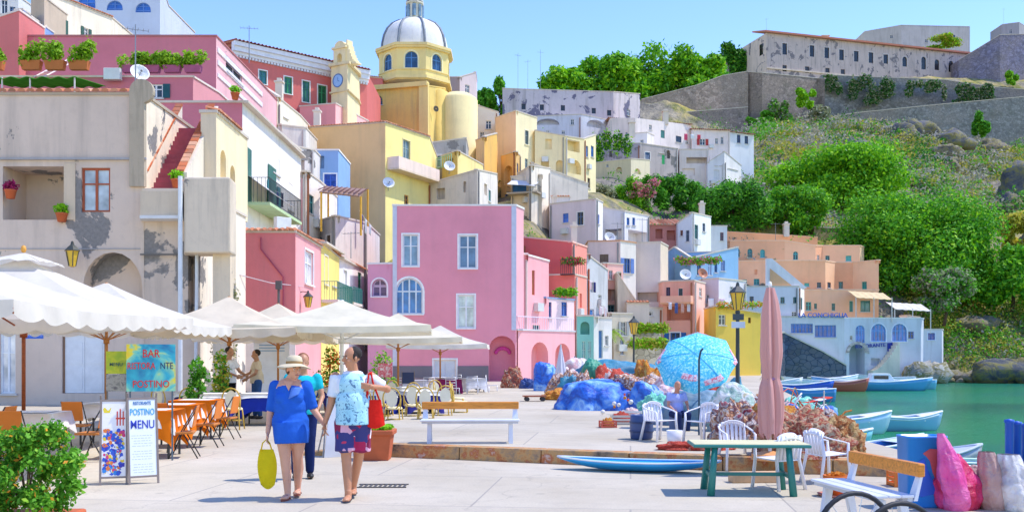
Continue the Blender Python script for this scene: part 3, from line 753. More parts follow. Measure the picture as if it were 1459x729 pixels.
# the white facade with the balcony, receding
house('', '', [(225, 44), (345, 44)], 146, 'c2527a', dirt=.12, root=r, dep=3, par=.02)
r = house('white_house', 'tall narrow white house with green balcony door beside the magenta wall', [(345.3, 44), (428, 56)], 146, 'f0eeee', tops=[146, 214], z0=0, dirt=.4, dep=.2, par=.02,
    wins=[(0, 357, 224, 381, 300, 'o', dict(shc='3f7a6b', fc='7d9c94', glass='4a6a62', rev=.2)), (0, 385, 262, 394, 300, 'o', dict(shc='2a7f85')), (0, 410, 262, 418, 300, 'g', dict(fc='2a7f85')),
          (0, 388, 225, 398, 248, 'g', dict(fc='d8d0c8'))])
balcony(r, 0, 350, 400, 303, 270, 1.1, scol='a9cf9c')
w = root_walls[r.name][0][0]; m = MB(); t0, _ = w.hit(352); t1, _ = w.hit(388)
m.poly([w.W(t0, 9.9, 0), w.W(t1, 9.9, 0), w.W(t1, 9.1, -1.1), w.W(t0, 9.1, -1.1)]); m.obj('awning', fabric('efe6e2', .2), r, solid=.02)
# terrace with planters: row
def planter_row(u0, u1, v, Y, n, label, hgt=.8, hexes=('4f8a1e', '9ac22c'), pot='c9703c', hd=.45, name='planter'):
    a, b = P(u0, v, Y), P(u1, v, Y)
    for i in range(n):
        t = (i+.5)/n; c = a.lerp(b, t); L0 = (b.x-a.x)/n*.42
        o = thing(name, label[i] if isinstance(label, list) else label, 'planter', (c.x, c.y, c.z), 0, 'planters on the magenta terrace' if n > 1 else None)
        m = MB(Matrix.Translation(c)); m.hexa([(-L0*.85, -.15, 0), (L0*.85, -.15, 0), (L0*.85, .15, 0), (-L0*.85, .15, 0), (-L0, -.2, hd), (L0, -.2, hd), (L0, .2, hd), (-L0, .2, hd)]); m.obj('trough', paint(pot, .8), o)
        leafobj('foliage', [((c.x+rnd.uniform(-L0, L0)*.95, c.y, c.z+hd+hgt*rnd.uniform(.2, .6)), (L0*.8, .35, hgt*.5)) for q in range(5)], 520, .11, foliage(hexes[0], hexes[1]), o, rs=i+abs(int(u0)))
planter_row(-20, 8, 100, 49.6, 1, 'terracotta trough with bright green plants at the left edge of the magenta terrace', .7, name='planter')
planter_row(28, 130, 100, 49.6, 3, ['orange trough with a tall yellow green shrub, by the ladder on the terrace', 'orange trough with leafy green shrub in the middle of the terrace row', 'orange trough with trailing green plant at the right end of the terrace row'], 1.1)
planter_row(172, 290, 104, 49.9, 4, ['long planter with grassy plants by the air conditioner', 'long planter of bright green bushes on the magenta ledge, second from the air conditioner', 'long planter of bright green bushes on the magenta ledge behind the aerial', 'long planter spilling green over the right corner of the magenta ledge'], .8, pot='a8577a', hd=.35)
# things on the terraces
def ac_unit(c, label, s=1.0, g=None, ang=0):
    o = thing('air_conditioner', label, 'air conditioner', c, ang, g); m = MB(); m.box(-.42*s, 0, 0, .42*s, .3*s, .58*s); m.obj('casing', paint('dedfdc', .5), o, bevel=.02, org=Z0)
    q = MB(); q.lathe((0, 0, 0), [(.02, -.012), (.2*s, -.012), (.22*s, -.002)], 14); ob = q.obj('fan_grille', paint('4b4f52', .5), o, org=Z0); ob.location = (-.1*s, 0, .29*s); ob.rotation_euler = (PI/2, 0, 0)
ac_unit(P(159, 113, 49.5), 'white air conditioner unit on the magenta ledge')
ac_unit(P(405, 326, 43.5), 'white air conditioner beneath the white house balcony', .9, None, .8)
def antenna(c, h, label, n=4, arm=.5, g='rooftop aerials'):
    o = thing('aerial', label, 'aerial', c, rnd.uniform(-.6, .6), g); m = MB(); m.cyl((0, 0, 0), (0, 0, h), .03, .02, 6); m.obj('mast', paint('8d8f92', .4, .6), o, org=Z0)
    q = MB(); q.cyl((-arm, 0, h*.93), (arm, 0, h*.93), .012, n=5)
    for i in range(n+2): x = -arm+2*arm*i/(n+1); q.cyl((x, -.22, h*.93+.01), (x, .22, h*.93+.01), .008, n=4)
    q.obj('antenna_bars', paint('8d8f92', .4, .6), o, org=Z0); return o
antenna(P(193, 140, 40), 3.0, 'tall thin mast aerial standing over the beige house parapet')
def dish(c, label, r=.4, rz=.6, g='satellite dishes on the roofs', hexc='e4e4e4'):
    o = thing('satellite_dish', label, 'satellite dish', c, rz, g); m = MB(Matrix.Rotation(1.15, 4, 'X')); m.lathe((0, 0, .0), [(0.001, 0), (r*.5, .04), (r*.85, .12), (r, .18)], 16); d = m.obj('dish', paint(hexc, .4), o, True, solid=.015, org=Z0); d.location = (0, 0, .55)
    q = MB(); q.cyl((0, 0, 0), (0, .0, .55), .025, n=6); q.cyl((0, 0, .5), (0, -.42, .62), .015, n=5); q.ell((0, -.42, .62), .05, 8); q.obj('bracket', paint('77797c', .5, .5), o, org=Z0)
dish(P(198, 125, 42), 'round white satellite dish beside the tall mast on the parapet')
m = MB(); p = P(55, 110, 49.5); q = P(66, 60, 50.6)
for dx in (-.25, .25): m.cyl((p.x+dx, p.y, p.z), (q.x+dx, q.y+3, q.z), .035, n=6)
for i in range(9): t = (i+.5)/9; a = p.lerp(q+Vector((0, 3, 0)), t); m.cyl((a.x-.25, a.y, a.z), (a.x+.25, a.y, a.z), .025, n=5)
tag(m.obj('ladder', paint('ecd9d6', .6), None, org=p), 'pale wooden ladder leaning on the magenta terrace wall', 'ladder')
m = MB(); a, b = P(-30, 106, 46.5), P(112, 106, 46.5); m.grid(lambda s, t: (a.x+(b.x-a.x)*s, 46.2+t*3.4, a.z-.25+t*.5+.05*math.sin(s*40)), 60, 2)
o = thing('terrace_canopy', 'green roll-down canopy roof over the terrace at the far left', 'canopy', (a.x+2, 46.5, a.z-3)); m.obj('canopy_cover', fabric('4fa83a', .3), o, solid=.03)
for x in (a.x+1.2, b.x-2.2, b.x-.1): m = MB(); m.cyl((x, 46.3, a.z-3.2), (x, 46.3, a.z-.2), .04, n=6); m.obj('post', paint('d9d0cc'), o)
# houses at the top left
house('white_arcaded_house', 'white house with blue arched windows at the top left skyline', [(95, 78), (228, 78), (240, 84)], -30, 'bcd0ee', z0=15, dirt=.15, wins=[
    (0, 112, -8, 136, 12, 'g', dict(arch=True, glass='2f62b0', fc='5b88cc', sill=False)), (0, 152, 1, 175, 15, 'g', dict(arch=True, glass='2f62b0', fc='5b88cc', sill=False)), (0, 193, 4, 215, 18, 'g', dict(arch=True, glass='2f62b0', fc='5b88cc', sill=False))])
house('cream_house', 'cream house with dark green shutters above the magenta terrace', [(62, 64), (160, 70)], 18, 'e4dccb', tops=[-12, 26], z0=14, dirt=.5, roof='tiles', wins=[
    (0, 84, 27, 92, 52, 'o', dict(shc='1f5a4a')), (0, 119, 40, 126, 54, 'o', dict(shc='1f5a4a'))])
house('stone_chimney_house', 'narrow grey stone stack house between the blue gable and the cream house', [(44, 62), (63, 61), (66, 63)], -10, 'b3a392', z0=14, dep=4)
house('blue_gable_house', 'small blue gable with a white window at the top left', [(27, 60), (44, 60)], 14, '4f86d8', tops=[14, 24], z0=14, dep=3, wins=[(0, 31, 34, 42, 52, 'g', dict(fc='f2f2f2', glass='9fc0e0'))])
house('grey_house', 'pale grey house cut by the top left corner of the picture', [(-90, 70), (26, 72)], -20, 'ccd4de', z0=14, wins=[(0, 2, 0, 11, 20, 'g', dict(fc='eeeeee')), (0, 14, 10, 22, 20, 'g', dict(fc='6e8fc0'))])
# row along the lane: rose, yellow, white
ROSE = 'cf5a72'
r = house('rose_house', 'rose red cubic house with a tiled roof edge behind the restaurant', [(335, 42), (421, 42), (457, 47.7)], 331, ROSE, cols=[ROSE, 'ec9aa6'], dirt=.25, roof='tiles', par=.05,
    wins=[(1, 434, 358, 446, 405, 'g', dict(fc='f0eef0', glass='c9cfd4', sc_='f2eef0', bars=1))], dep=.3)
m = MB(); w = root_walls[r.name][0][0]; t, _ = w.hit(372); t2, _ = w.hit(404); m.tube([w.W(t, 6.7, -.05), w.W(t, 6.2, -.05), w.W(t2, 5.0, -.05), w.W(t2, 3.2, -.05)], .03, 6); m.obj('pipe', paint('a8405c'), r)
m = MB(); w.bx(m, 0, 0, w.L, 2.35, -.05, 0); m.obj('white_base', plaster('e8e6ea', .4), r)
r = house('yellow_house', 'narrow yellow house squeezed between the rose house and the white one', [(457.5, 47.72), (483, 52.7)], 345, 'f3dd6e', tops=[346, 367], dirt=.25, roof='tiles', par=.05, dep=.3,
    wins=[(0, 462, 365, 467, 405, 'g', dict(fc='e9e2cc', sc_='efe6d0')), (0, 473, 382, 479, 408, 'g', dict(fc='2b8a80'))])
balcony(r, 0, 458, 482, 430, 405, .8, col='2b7d78')
r = house('white_row_house', 'white house with small green windows at the end of the lane row', [(483.5, 52.75), (524, 61)], 367, 'eceaf0', tops=[368, 388], dirt=.3, roof='tiles', par=.05, dep=.3,
    wins=[(0, 489, 385, 494, 408, 'g', dict(fc='2b8a80', sc_='f4f4f4')), (0, 510, 388, 515, 415, 'g', dict(fc='2b9a70', shc='2b9a70'))])
balcony(r, 0, 486, 500, 432, 410, .7, col='2b7d78')
r = house('grey_annexe', 'unpainted grey block with a pergola on its roof above the lane row', [(445, 60), (478, 57), (522, 60)], 318, 'c2c3ca', z0=2, dirt=.5, dep=6, cols=['c2c3ca', 'e3e1e2'])
house('pale_block_house', 'plain pale block house with teal windows left of the pergola', [(404, 60), (436, 56), (455, 59)], 262, 'e8e4e2', z0=2, dirt=.5, dep=5, wins=[(0, 418, 276, 426, 302, 'g', dict(fc='2a7f85')), (1, 440, 278, 447, 305, 'g', dict(fc='2a7f85'))])
house('white_upper_house', 'white rough house with a brown lean-to roof, left of the small blue house', [(402, 64), (448, 66)], 205, 'd6d4d6', z0=5, dirt=.7, dep=6, peel=.2, wins=[(0, 408, 220, 418, 240, 'g', dict(fc='8d7a6b')), (0, 424, 228, 434, 250, 'v', dict(dp=.5))])
house('blue_house', 'small bright blue house with white trim under the big yellow house', [(449, 68), (482, 68)], 214, '6aa8ea', z0=5, dirt=.15, dep=5, cope='f0f4f8', wins=[(0, 462, 248, 479, 272, 'g', dict(fc='2f62d0', glass='2850b8', sc_='f0f4f8')), (0, 452, 222, 462, 240, 'v', dict(dp=.3))])
# pergola
o = thing('pergola', 'brown thatched pergola on posts above the grey annexe roof', 'pergola', P(490, 312, 57)); m = MB()
a, b, c, d = P(455, 274, 55.5), P(512, 280, 55.5), P(522, 270, 59), P(465, 266, 59); m.add([a, b, c, d], [(0, 1, 2, 3)]); m.obj('reed_roof', wood('9a7862'), o, solid=.08)
m = MB()
for i in range(9): t = i/8; m.cyl(a.lerp(b, t)+Vector((0, -.3, .1)), d.lerp(c, t)+Vector((0, .3, .1)), .035, n=5)
m.obj('rafter', wood('6b3f30'), o)
for p_ in (a, b, c, d):
    m = MB(); m.cyl((p_.x*.99, p_.y, p_.z-2.2), (p_.x*.99, p_.y, p_.z), .06, n=6); m.obj('post', paint('e0a92e'), o)
# the big yellow house
YL = 'dfc06c'
r = house('yellow_palazzo', 'big plain yellow ochre house with a tiled parapet below the church', [(435, 77), (549, 74), (612, 80)], 175, YL, cols=['e3bc80', 'f8e48c'], z0=5, dirt=.2, tops=[183, 175, 196], roof='tiles', dep=8,  # shade put into the tan front, sun into the bright yellow side
    wins=[(1, 574, 200, 584, 232, 'g', dict(fc='9fb0a8', glass='5c7076', sc_='e9d9a0')), (1, 576, 278, 582, 296, 'g', dict(fc='c98a3c'))])
balcony(r, 1, 552, 611, 249, 234, 1.0, style='solid', col='efd9cf', scol='e2cdb8')
house('small_pink_roof_house', 'low pink house with a flat roof between the red palace and the yellow one', [(427, 83), (478, 82), (524, 88)], 152, 'e8909a', cols=['e58592', 'f3aeb4'], z0=12, dirt=.15, dep=3, roof='flat')
house('cream_terrace_house', 'cream and yellow house under the red palace with plants on its terrace', [(366, 72), (395, 70), (428, 74)], 120, 'efdf96', cols=['efdf96', 'e9e2d0'], z0=9, dirt=.3, dep=5, wins=[(1, 404, 150, 410, 168, 'g', {})], tops=[118, 138, 165])
house('white_terraced_house', 'white blotched house stepping down beside the yellow palazzo', [(396, 70), (436, 71)], 178, 'd9d6d4', z0=9, dirt=.7, dep=4, wins=[(0, 400, 178, 406, 198, 'g', dict(fc='3f78c8'))])
RED = 'c8414c'
r = house('red_palace', 'long crimson palace with white cornice and green shuttered windows left of the bell tower', [(330, 80), (523, 88)], 62, RED, tops=[60, 103], z0=15, dirt=.15, dep=9, roof='none', wins=[
    (0, 369, 101, 380, 120, 'g', dict(fc='2c7f78', sc_='ecebe6', glass='2a6a70')), (0, 405, 110, 416, 134, 'g', dict(fc='2c9a60', sc_='ecebe6', glass='1e5a40')),
    (0, 431, 116, 441, 146, 'g', dict(fc='2c7f60', sc_='ecebe6', glass='1e5a48')), (0, 453, 122, 465, 150, 'g', dict(fc='2c9a60', sc_='ecebe6', glass='1e5a40'))])
w = root_walls[r.name][0][0]; zt = root_walls[r.name][1]; m = MB()
for o_, z0_, z1_ in ((.25, -1.0, -.75), (.45, -.75, -.35), (.6, -.35, 0)):
    m.hexa([w.W(0, zt[0]+z0_, -o_), w.W(w.L, zt[1]+z0_, -o_), w.W(w.L, zt[1]+z0_, 0), w.W(0, zt[0]+z0_, 0), w.W(0, zt[0]+z1_, -o_), w.W(w.L, zt[1]+z1_, -o_), w.W(w.L, zt[1]+z1_, 0), w.W(0, zt[0]+z1_, 0)])
for i in range(46):
    t = (i+.5)/46*w.L; z = zt[0]+(zt[1]-zt[0])*t/w.L-1.0; w.bx(m, t-.09, z-.18, t+.09, z-.002, -.2, 0)
m.obj('cornice', paint('e3e3ea', .7), r)
m = MB(); w2 = [w.W(0, 0, -.75).to_2d(), w.W(w.L, 0, -.75).to_2d(), w.W(w.L, 0, 6).to_2d(), w.W(0, 0, 6).to_2d()]
tiled(m, w2[0], w2[1], w2[2], w2[3], zt[0]+.08, zt[1]+.08, zt[1]+1.2); m.obj('roof', [tilem('b05a4c')], r)
house('small_red_wing', 'short crimson wing peeking between bell tower and church', [(508, 100), (545, 101)], 108, RED, z0=20, dep=5, roof='tiles', wins=[(0, 518, 120, 524, 130, 'g', {})])
# ================================================================ church
CY = 'ecd98a'; MU = 'd8b84e'
ch = thing('church', 'yellow domed church with octagonal drum, grey dome and lantern on the hilltop', 'church', (-9.7, 104, 16))
def ring(n, r, cx, cy, a0=0): return [(cx+r*math.cos(a0+2*PI*i/n), cy+r*math.sin(a0+2*PI*i/n)) for i in range(n)]
YC = 104.0; cx = (591-U0)/F*YC; zd = lambda v: ZV(v, YC); px = YC/F
a8 = PI/8
dm = MB(); rr = 47.5*px
prof = [(rr*1.0, zd(78)), (rr*.985, zd(68)), (rr*.93, zd(56)), (rr*.83, zd(46)), (rr*.68, zd(38)), (rr*.47, zd(32.5)), (rr*.24, zd(30)), (rr*.2, zd(29.5))]
vs = []; nn = 32
dm.lathe((cx, YC, 0), prof, nn); dm.obj('dome', plaster('dde2e8', .5, dcol='8f949c'), ch, True)
m = MB()
for i in range(8):
    a = a8+2*PI*i/8; m.tube([(cx+(r_+.06)*math.cos(a), YC+(r_+.06)*math.sin(a), z_) for r_, z_ in prof[:-1]], .13, 5)
m.obj('dome_rib', paint('77808c', .6), ch)
m = MB(); R8 = 49*px/math.cos(a8)*.985; oc = ring(8, R8, cx, YC, a8)
mats = [plaster(CY, .25), plaster(MU, .2)]
front = []
wnd = []
for i in range(8):
    a, b = Vector(oc[i]), Vector(oc[(i+1) % 8]); w = Wall(a, b) if True else None
    if w.n.dot(((a+b)/2-Vector((cx, YC)))) < 0: w = Wall(b, a)
    hs = [(w.L/2-.65, zd(111), w.L/2+.65, zd(88), True, .3, True)]
    if w.n.y < .3: build_wall(m, w, zd(126), zd(80), zd(80), hs); wnd.append((w, hs[0]))
    else: m.poly([w.W(0, zd(126)), w.W(w.L, zd(126)), w.W(w.L, zd(80)), w.W(0, zd(80))])
m.obj('drum', mats[0], ch)
for w, h in wnd: make_window(ch, w, h[:4], 'g', fc='4f86c0', glass='274a70', arch=True, rev=.3, sc_='f2e6b0', band=.16)
m = MB()
for zz, rr_, th in ((zd(83), R8+.28, .22), (zd(80.5), R8+.4, .28), (zd(125), R8+.25, .3), (zd(113), R8+.1, .12)): m.prism(ring(8, rr_, cx, YC, a8), zz, zz+th)
m.obj('cornice', plaster('ead68e', .3), ch)
m = MB(); m.lathe((cx, YC, 0), [(13.5*px, zd(30.5)), (13.5*px, zd(28)), (11*px, zd(27)), (11*px, zd(8)), (13.5*px, zd(7)), (13.5*px, zd(5)), (10.5*px, zd(4))], 8, a0=a8, a1=a8+2*PI)
m.obj('lantern', plaster('dfe0d2', .4), ch)
m = MB()
for i in range(8): a = a8+PI/8+2*PI*i/8; m.cyl((cx+11.2*px*math.cos(a)*.93, YC+11.2*px*math.sin(a)*.93, zd(26)), (cx+11.2*px*math.cos(a)*.93, YC+11.2*px*math.sin(a)*.93, zd(9)), .2, n=4)
m.obj('lantern_window', glassm('6f8798'), ch)
m = MB(); m.lathe((cx, YC, 0), [(12.5*px, zd(4)), (11.5*px, zd(-3)), (7*px, zd(-9)), (.1, zd(-12))], 16); m.lathe((cx, YC, zd(-12)), [(.09, 0), (.06, 1.4)], 6); m.obj('lantern_cap', plaster('9fb0bd', .4), ch, True)
# body: mustard front with arched window, corner pilasters, round apse
def body(cs, v, z0, cols, **k): house('', '', cs, v, cols[0], cols=cols, root=ch, z0=z0, **k)
body([(510, 99), (606, 97), (634, 101)], 122, 16, [MU, 'e9cc66'], dirt=.45, tops=[128, 122, 126], dep=12, wins=[(0, 531, 136, 545, 150, 'g', dict(arch=True, glass='2c3c4c', fc='7a6a40', rev=.3))], cope='e4c868')
m = MB(); w = root_walls[ch.name][0][0]
for u0, u1 in ((598, 611), (508, 514)): t0, _ = w.hit(u0); t1, _ = w.hit(u1); w.bx(m, t0, 16, t1, ZV(122, 97)+.15, -.25, .02)
w.bx(m, -.3, ZV(122, 97)-.1, w.L+.3, ZV(122, 97)+.35, -.4, .3); m.obj('pilaster', plaster('e9d07a', .25), ch)
m = MB(); ax, ay = (652-U0)/F*100, 101.0
m.lathe((ax, ay, 0), [(2.0, 17), (2.0, ZV(136, 99)), (1.85, ZV(133, 99)), (1.2, ZV(127, 99)), (.05, ZV(124, 99))], 24); m.obj('apse', plaster('efe0a4', .25), ch, True)
m = MB(); m.lathe((ax-1.9, ay-1.0, 0), [(.9, 17), (.9, ZV(128, 99)), (.05, ZV(122, 99))], 16); m.obj('stair_turret', plaster('e3c45c', .3), ch, True)
m = MB(); p = P(621, 154, 97.9); m.lathe((0, 0, 0), [(.05, 0), (.3, 0)], 12); q = m.obj('round_window', paint('4a4030'), ch, org=Z0); q.location = Vector((p.x, 98.2, p.z))-ch.location; q.rotation_euler = (PI/2, 0, .6)
# bell tower
bt = thing('bell_tower', 'slim cream bell tower with a blue clock face beside the red palace', 'bell tower', (P(490, 150, 84).x, 84, 20)); BT = plaster('e9dcae', .3)
q0, q1, q2 = XY(472, 84), XY(495, 83), XY(509, 86)
wb = Wall(q0, q1); m = MB(); build_wall(m, wb, 18, ZV(96, 84), ZV(96, 84), []); bk = [q2+Vector((0, 3)), q0+Vector((0, 4))]
m.prism([q0+Vector((0, .02)), q1+Vector((0, .02)), q2, bk[0], bk[1]], 18, ZV(96, 84)); m.obj('shaft', BT, bt)
m = MB(); a, b = q0, q1; z = ZV(96, 84)
m.prism([a+Vector((-.2, -.2)), b+Vector((.2, -.2)), q2+Vector((.3, 0)), bk[0], bk[1]], z, z+.22); m.prism([a+Vector((-.15, -.15)), b+Vector((.15, -.15)), q2+Vector((.2, 0)), bk[0], bk[1]], ZV(134, 84), ZV(132, 84)); m.obj('cornice', plaster('d9cba0', .3), bt)
m = MB(); wu = Wall(XY(475, 84.3), XY(492, 83.6)); zt_ = ZV(70, 84)
build_wall(m, wu, z+.2, zt_, zt_, [(wu.L/2-.27, z+.35, wu.L/2+.27, zt_-.4, True, .9, False)])
w3 = Wall(wu.W(0, 0, .9).to_2d(), wu.W(wu.L, 0, .9).to_2d()); build_wall(m, w3, z+.2, zt_, zt_, [(wu.L/2-.27, z+.35, wu.L/2+.27, zt_-.4, True, .01, False)])
m.poly([wu.W(wu.L, z+.2, 0), wu.W(wu.L, z+.2, .9), wu.W(wu.L, zt_, .9), wu.W(wu.L, zt_, 0)]); m.poly([wu.W(0, z+.2, 0), wu.W(0, z+.2, .9), wu.W(0, zt_, .9), wu.W(0, zt_, 0)])
wu.bx(m, -.12, zt_, wu.L+.12, zt_+.18, -.12, 1.0)
pts = arcpts(.1, wu.L-.1, zt_+.18+.5, 8, .5)
for p_, p2_ in zip(pts, pts[1:]): m.hexa([wu.W(p_[0], zt_+.1), wu.W(p2_[0], zt_+.1), wu.W(p2_[0], zt_+.1, .8), wu.W(p_[0], zt_+.1, .8), wu.W(*p_), wu.W(*p2_), wu.W(*p2_, .8), wu.W(*p_, .8)])
# sweeping buttress to the right
for i in range(8):
    t0, t1 = i/8, (i+1)/8; f = lambda t: z+.2+2.3*(1-t)**1.8
    wu.bx(m, wu.L+t0*1.1, z+.1, wu.L+t1*1.1, (f(t0)+f(t1))/2, .1, .8)
m.obj('belfry', BT, bt)
m = MB(); m.lathe((0, 0, 0), [(.02, .35), (.1, .33), (.16, .1), (.24, 0)], 12); b_ = m.obj('bell', paint('4d4a38', .4, .7), bt, True, org=Z0); b_.location = wu.W(wu.L/2, z+1.2, .45)-bt.location
c = wb.W(wb.L*.42, ZV(117, 84), -.03); m = MB(); m.lathe((0, 0, 0), [(.001, 0), (.5, 0), (.56, -.02)], 20); ck = m.obj('clock_face', paint('9cc4ee'), bt, org=Z0); ck.location = c-bt.location; ck.rotation_euler = (PI/2, 0, math.atan2(wb.d.y, wb.d.x))
m = MB(); m.lathe((0, 0, 0), [(.5, .02), (.58, .03), (.58, -.02)], 20); m.cyl((0, 0, .03), (0, .3, .03), .02, n=4); m.cyl((0, 0, .03), (.2, -.1, .03), .02, n=4); ck2 = m.obj('clock_ring', paint('4f78b8'), ck, org=Z0)
house('small_tower_house', 'small mauve tower house right of the dome', [(640, 112), (655, 110), (678, 112)], 110, 'b9a7b8', cols=['8f8296', 'cfc0cc'], z0=20, dep=4, tops=[110, 110, 103], wins=[(1, 663, 121, 669, 134, 'g', {})])
# below the church
house('rock_wall_house', 'rough grey rock wall with an arched blue window below the church', [(604, 88), (664, 88)], 197, '9c9ea2', z0=6, dirt=.9, dep=5, peel=.6, tops=[205, 197], wins=[(0, 655, 255, 661, 268, 'g', dict(fc='3f78c8', arch=True)), (0, 620, 262, 634, 276, 'v', {})])
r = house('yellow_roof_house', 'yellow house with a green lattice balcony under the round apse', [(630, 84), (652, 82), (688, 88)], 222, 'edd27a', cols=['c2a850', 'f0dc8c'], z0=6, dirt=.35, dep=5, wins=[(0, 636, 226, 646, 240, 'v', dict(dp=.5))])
m = MB(); w = root_walls[r.name][0][0]
for i in range(9): t = w.L*i/8; m.cyl(w.W(t, ZV(240, 83), -.6), w.W(t, ZV(224, 83), -.6), .03, n=4)
m.cyl(w.W(0, ZV(224, 83), -.6), w.W(w.L, ZV(224, 83), -.6), .04, n=4); m.cyl(w.W(0, ZV(238, 83), -.6), w.W(w.L, ZV(238, 83), -.6), .04, n=4); m.obj('lattice', paint('8fb8a0'), r)
house('amber_house', 'narrow amber yellow house between apse and cream palace', [(678, 97), (690, 95), (708, 98)], 190, 'e8b13a', cols=['f2e0a0', 'e8b13a'], z0=12, tops=[200, 195, 190], dep=4)
house('white_top_house', 'white house with a washing line window right of the apse', [(680, 108), (710, 108)], 160, 'e0dcd6', z0=18, dep=5, tops=[150, 160], wins=[(0, 692, 172, 700, 184, 'g', {}), (0, 684, 188, 690, 198, 'g', {})])
house('pale_terrace_house', 'pale stone house with a grass topped wall, above the pink hall', [(610, 80), (680, 78), (708, 84)], 248, 'd0c9c0', cols=['cfc8be', 'e6e0da'], z0=3, dirt=.7, dep=4, tops=[262, 242, 248], wins=[(0, 660, 258, 664, 274, 'v', dict(arch=True, dp=.3)), (1, 690, 262, 694, 278, 'v', dict(dp=.3)), (0, 622, 268, 634, 284, 'v', dict(dp=.5))])
house('brown_corner_house', 'shaded tan house beside the blue awning', [(714, 100), (735, 98), (741, 100)], 222, 'd8ac5c', z0=12, dep=3, wins=[(0, 718, 236, 730, 262, 'v', dict(arch=True, dp=.6))])
# ================================================================ centre
PK = 'dc80a6'
r = house('pink_hall', 'large plain pink building with white framed windows and ground floor arch facing the square', [(560, 56), (735, 56), (746, 57.3)], 293, PK, cols=[PK, 'e9a2b6'], dirt=.1, dep=7, cope='dfe6f0', rcol='c9c2ba', z0=-.3,  # right wall painted lighter and warmer than the shaded front
    wins=[(0, 574, 334, 596, 379, 'g', dict(fc='e6edf4', sc_='f0f3f7', glass='6f8ea8', mull=1, bars=1)), (0, 654, 335, 679, 382, 'g', dict(fc='e6edf4', sc_='f0f3f7', glass='4f6f90')),
          (0, 652, 420, 676, 467, 'g', dict(fc='e6edf4', sc_='f0f3f7', glass='b9c9c8')), (0, 564, 396, 602, 447, 'g', dict(fc='cfe0ee', sc_='eef2f6', glass='2c6fb0', arch=True, mull=3, bars=1, band=.12)),
          (0, 697, 478, 734, 542, 'v', dict(arch=True, dp=1.1)), (0, 618, 512, 650, 544, 'd', dict(doorc='cfd8e2', sc_='e6ecf2'))])
w = root_walls[r.name][0][0]; m = MB()
for u0, u1 in ((560, 616), (652, 696)): m = MB(); t0, _ = w.hit(u0); t1, _ = w.hit(u1); w.bx(m, t0, -.2, t1, ZV(521, 56), -.06, 0); m.obj('plinth', plaster('39466b', .3), r)
m = MB(); w.bx(m, -.02, -.2, .22, ZV(294, 56), -.035, 0); w.bx(m, w.L-.25, ZV(470, 56), w.L+.03, ZV(294, 56), -.04, 0); m.obj('corner_strip', paint('c9cfe2', .8), r)
m = MB(); t0, _ = w.hit(716); z = ZV(500, 56)
for i in range(9):
    a = PI*(.12+.76*i/8); m.ell(w.W(t0+.42*math.cos(a), z-.2+.38*math.sin(a), 1.0), (.11, .03, .12), 8)
m.obj('fan_ornament', paint('cf3f9c'), r, True)
w = house('pink_wing', 'low lilac pink wing with an arched window, left of the pink building', [(524, 56.2), (559.6, 56.05)], 376, 'cf84b8', z0=-.3, dirt=.1, dep=5, cope='d6d8ec', wins=[(0, 530, 397, 551, 422, 'g', dict(arch=True, glass='5a4a78', fc='c9b0d0', sc_='ece4ee', rev=.4))])
r = house('pink_arcade', 'light pink arcaded wing with a roof terrace right of the pink building', [(738, 56.1), (819, 60)], 470, 'f2a9b8', z0=-.3, dirt=.15, dep=3, par=.02, cope='c9ccd8',
    wins=[(0, 757, 487, 781, 546, 'v', dict(arch=True, dp=.9)), (0, 791, 489, 812, 546, 'v', dict(arch=True, dp=.9))])
w = root_walls[r.name][0][0]; m = MB()
for i in range(26):
    t = .05+i*(w.L-.1)/25; w.bx(m, t-.012, ZV(470, 58), t+.012, ZV(452, 58), .05, .075)
w.bx(m, 0, ZV(452, 58)-.03, w.L, ZV(452, 58)+.03, .04, .085); m.obj('railing', paint('e6d4de'), r)
house('light_pink_house', 'light pink house with one slit window behind the arcade terrace', [(746, 58.5), (782, 61)], 365, 'f2a4b4', z0=2, dirt=.15, dep=3, cope='eef0f4', tops=[362, 372], wins=[(0, 758, 385, 762, 420, 'g', dict(fc='c9784c', glass='b06a48', sill=False, mull=0))])
house('blue_roof_kiosk', 'small pink and white room with a blue roof on the arcade terrace', [(772, 60.5), (818, 63)], 424, 'f2d6e2', z0=2, dirt=.1, dep=2, cope='5f92c8', wins=[(0, 781, 430, 786, 452, 'g', dict(fc='3f78c0')), (0, 800, 430, 808, 450, 'g', dict(fc='2f68b8', glass='2f58a8'))])
house('red_house', 'bright red house with an iron balcony and red flowers in the middle of the village', [(744, 67), (815, 66), (836, 69)], 338, 'd8283c', cols=['d62a40', 'ee8078'], z0=2, dirt=.12, dep=4, cope='e8b8b0', tops=[338, 345, 352])
r = house('salmon_house', 'salmon red lower house under the balcony of the bright red one', [(782, 64.5), (819, 64), (836, 66.5)], 392, 'df5a5c', cols=['df5a5c', 'f08c80'], z0=0, dirt=.15, dep=1.5, par=.02, wins=[(1, 826, 418, 829, 438, 'v', dict(dp=.2))])
m = MB(); w = root_walls[r.name][0][0]; t0, _ = w.hit(800); z = root_walls[r.name][1][0]
for i in range(14): w.bx(m, t0+i*.13, z, t0+i*.13+.02, z+1.0, -.25, -.23)
w.bx(m, t0, z+.98, w.L, z+1.02, -.26, -.22); w.bx(m, t0, z-.02, w.L, z+.04, -.4, .05); m.obj('railing', paint('45333c'), r)
house('grey_blue_house', 'tall grey blue house with brown lean-to roof right of the salmon house', [(836, 71), (866, 74)], 375, 'b9c2cf', z0=0, dirt=.5, dep=3, tops=[362, 385], wins=[(0, 841, 402, 846, 416, 'v', dict(dp=.2)), (0, 852, 420, 857, 432, 'g', {}), (0, 839, 440, 846, 462, 'd', dict(doorc='3f7fc0'))])
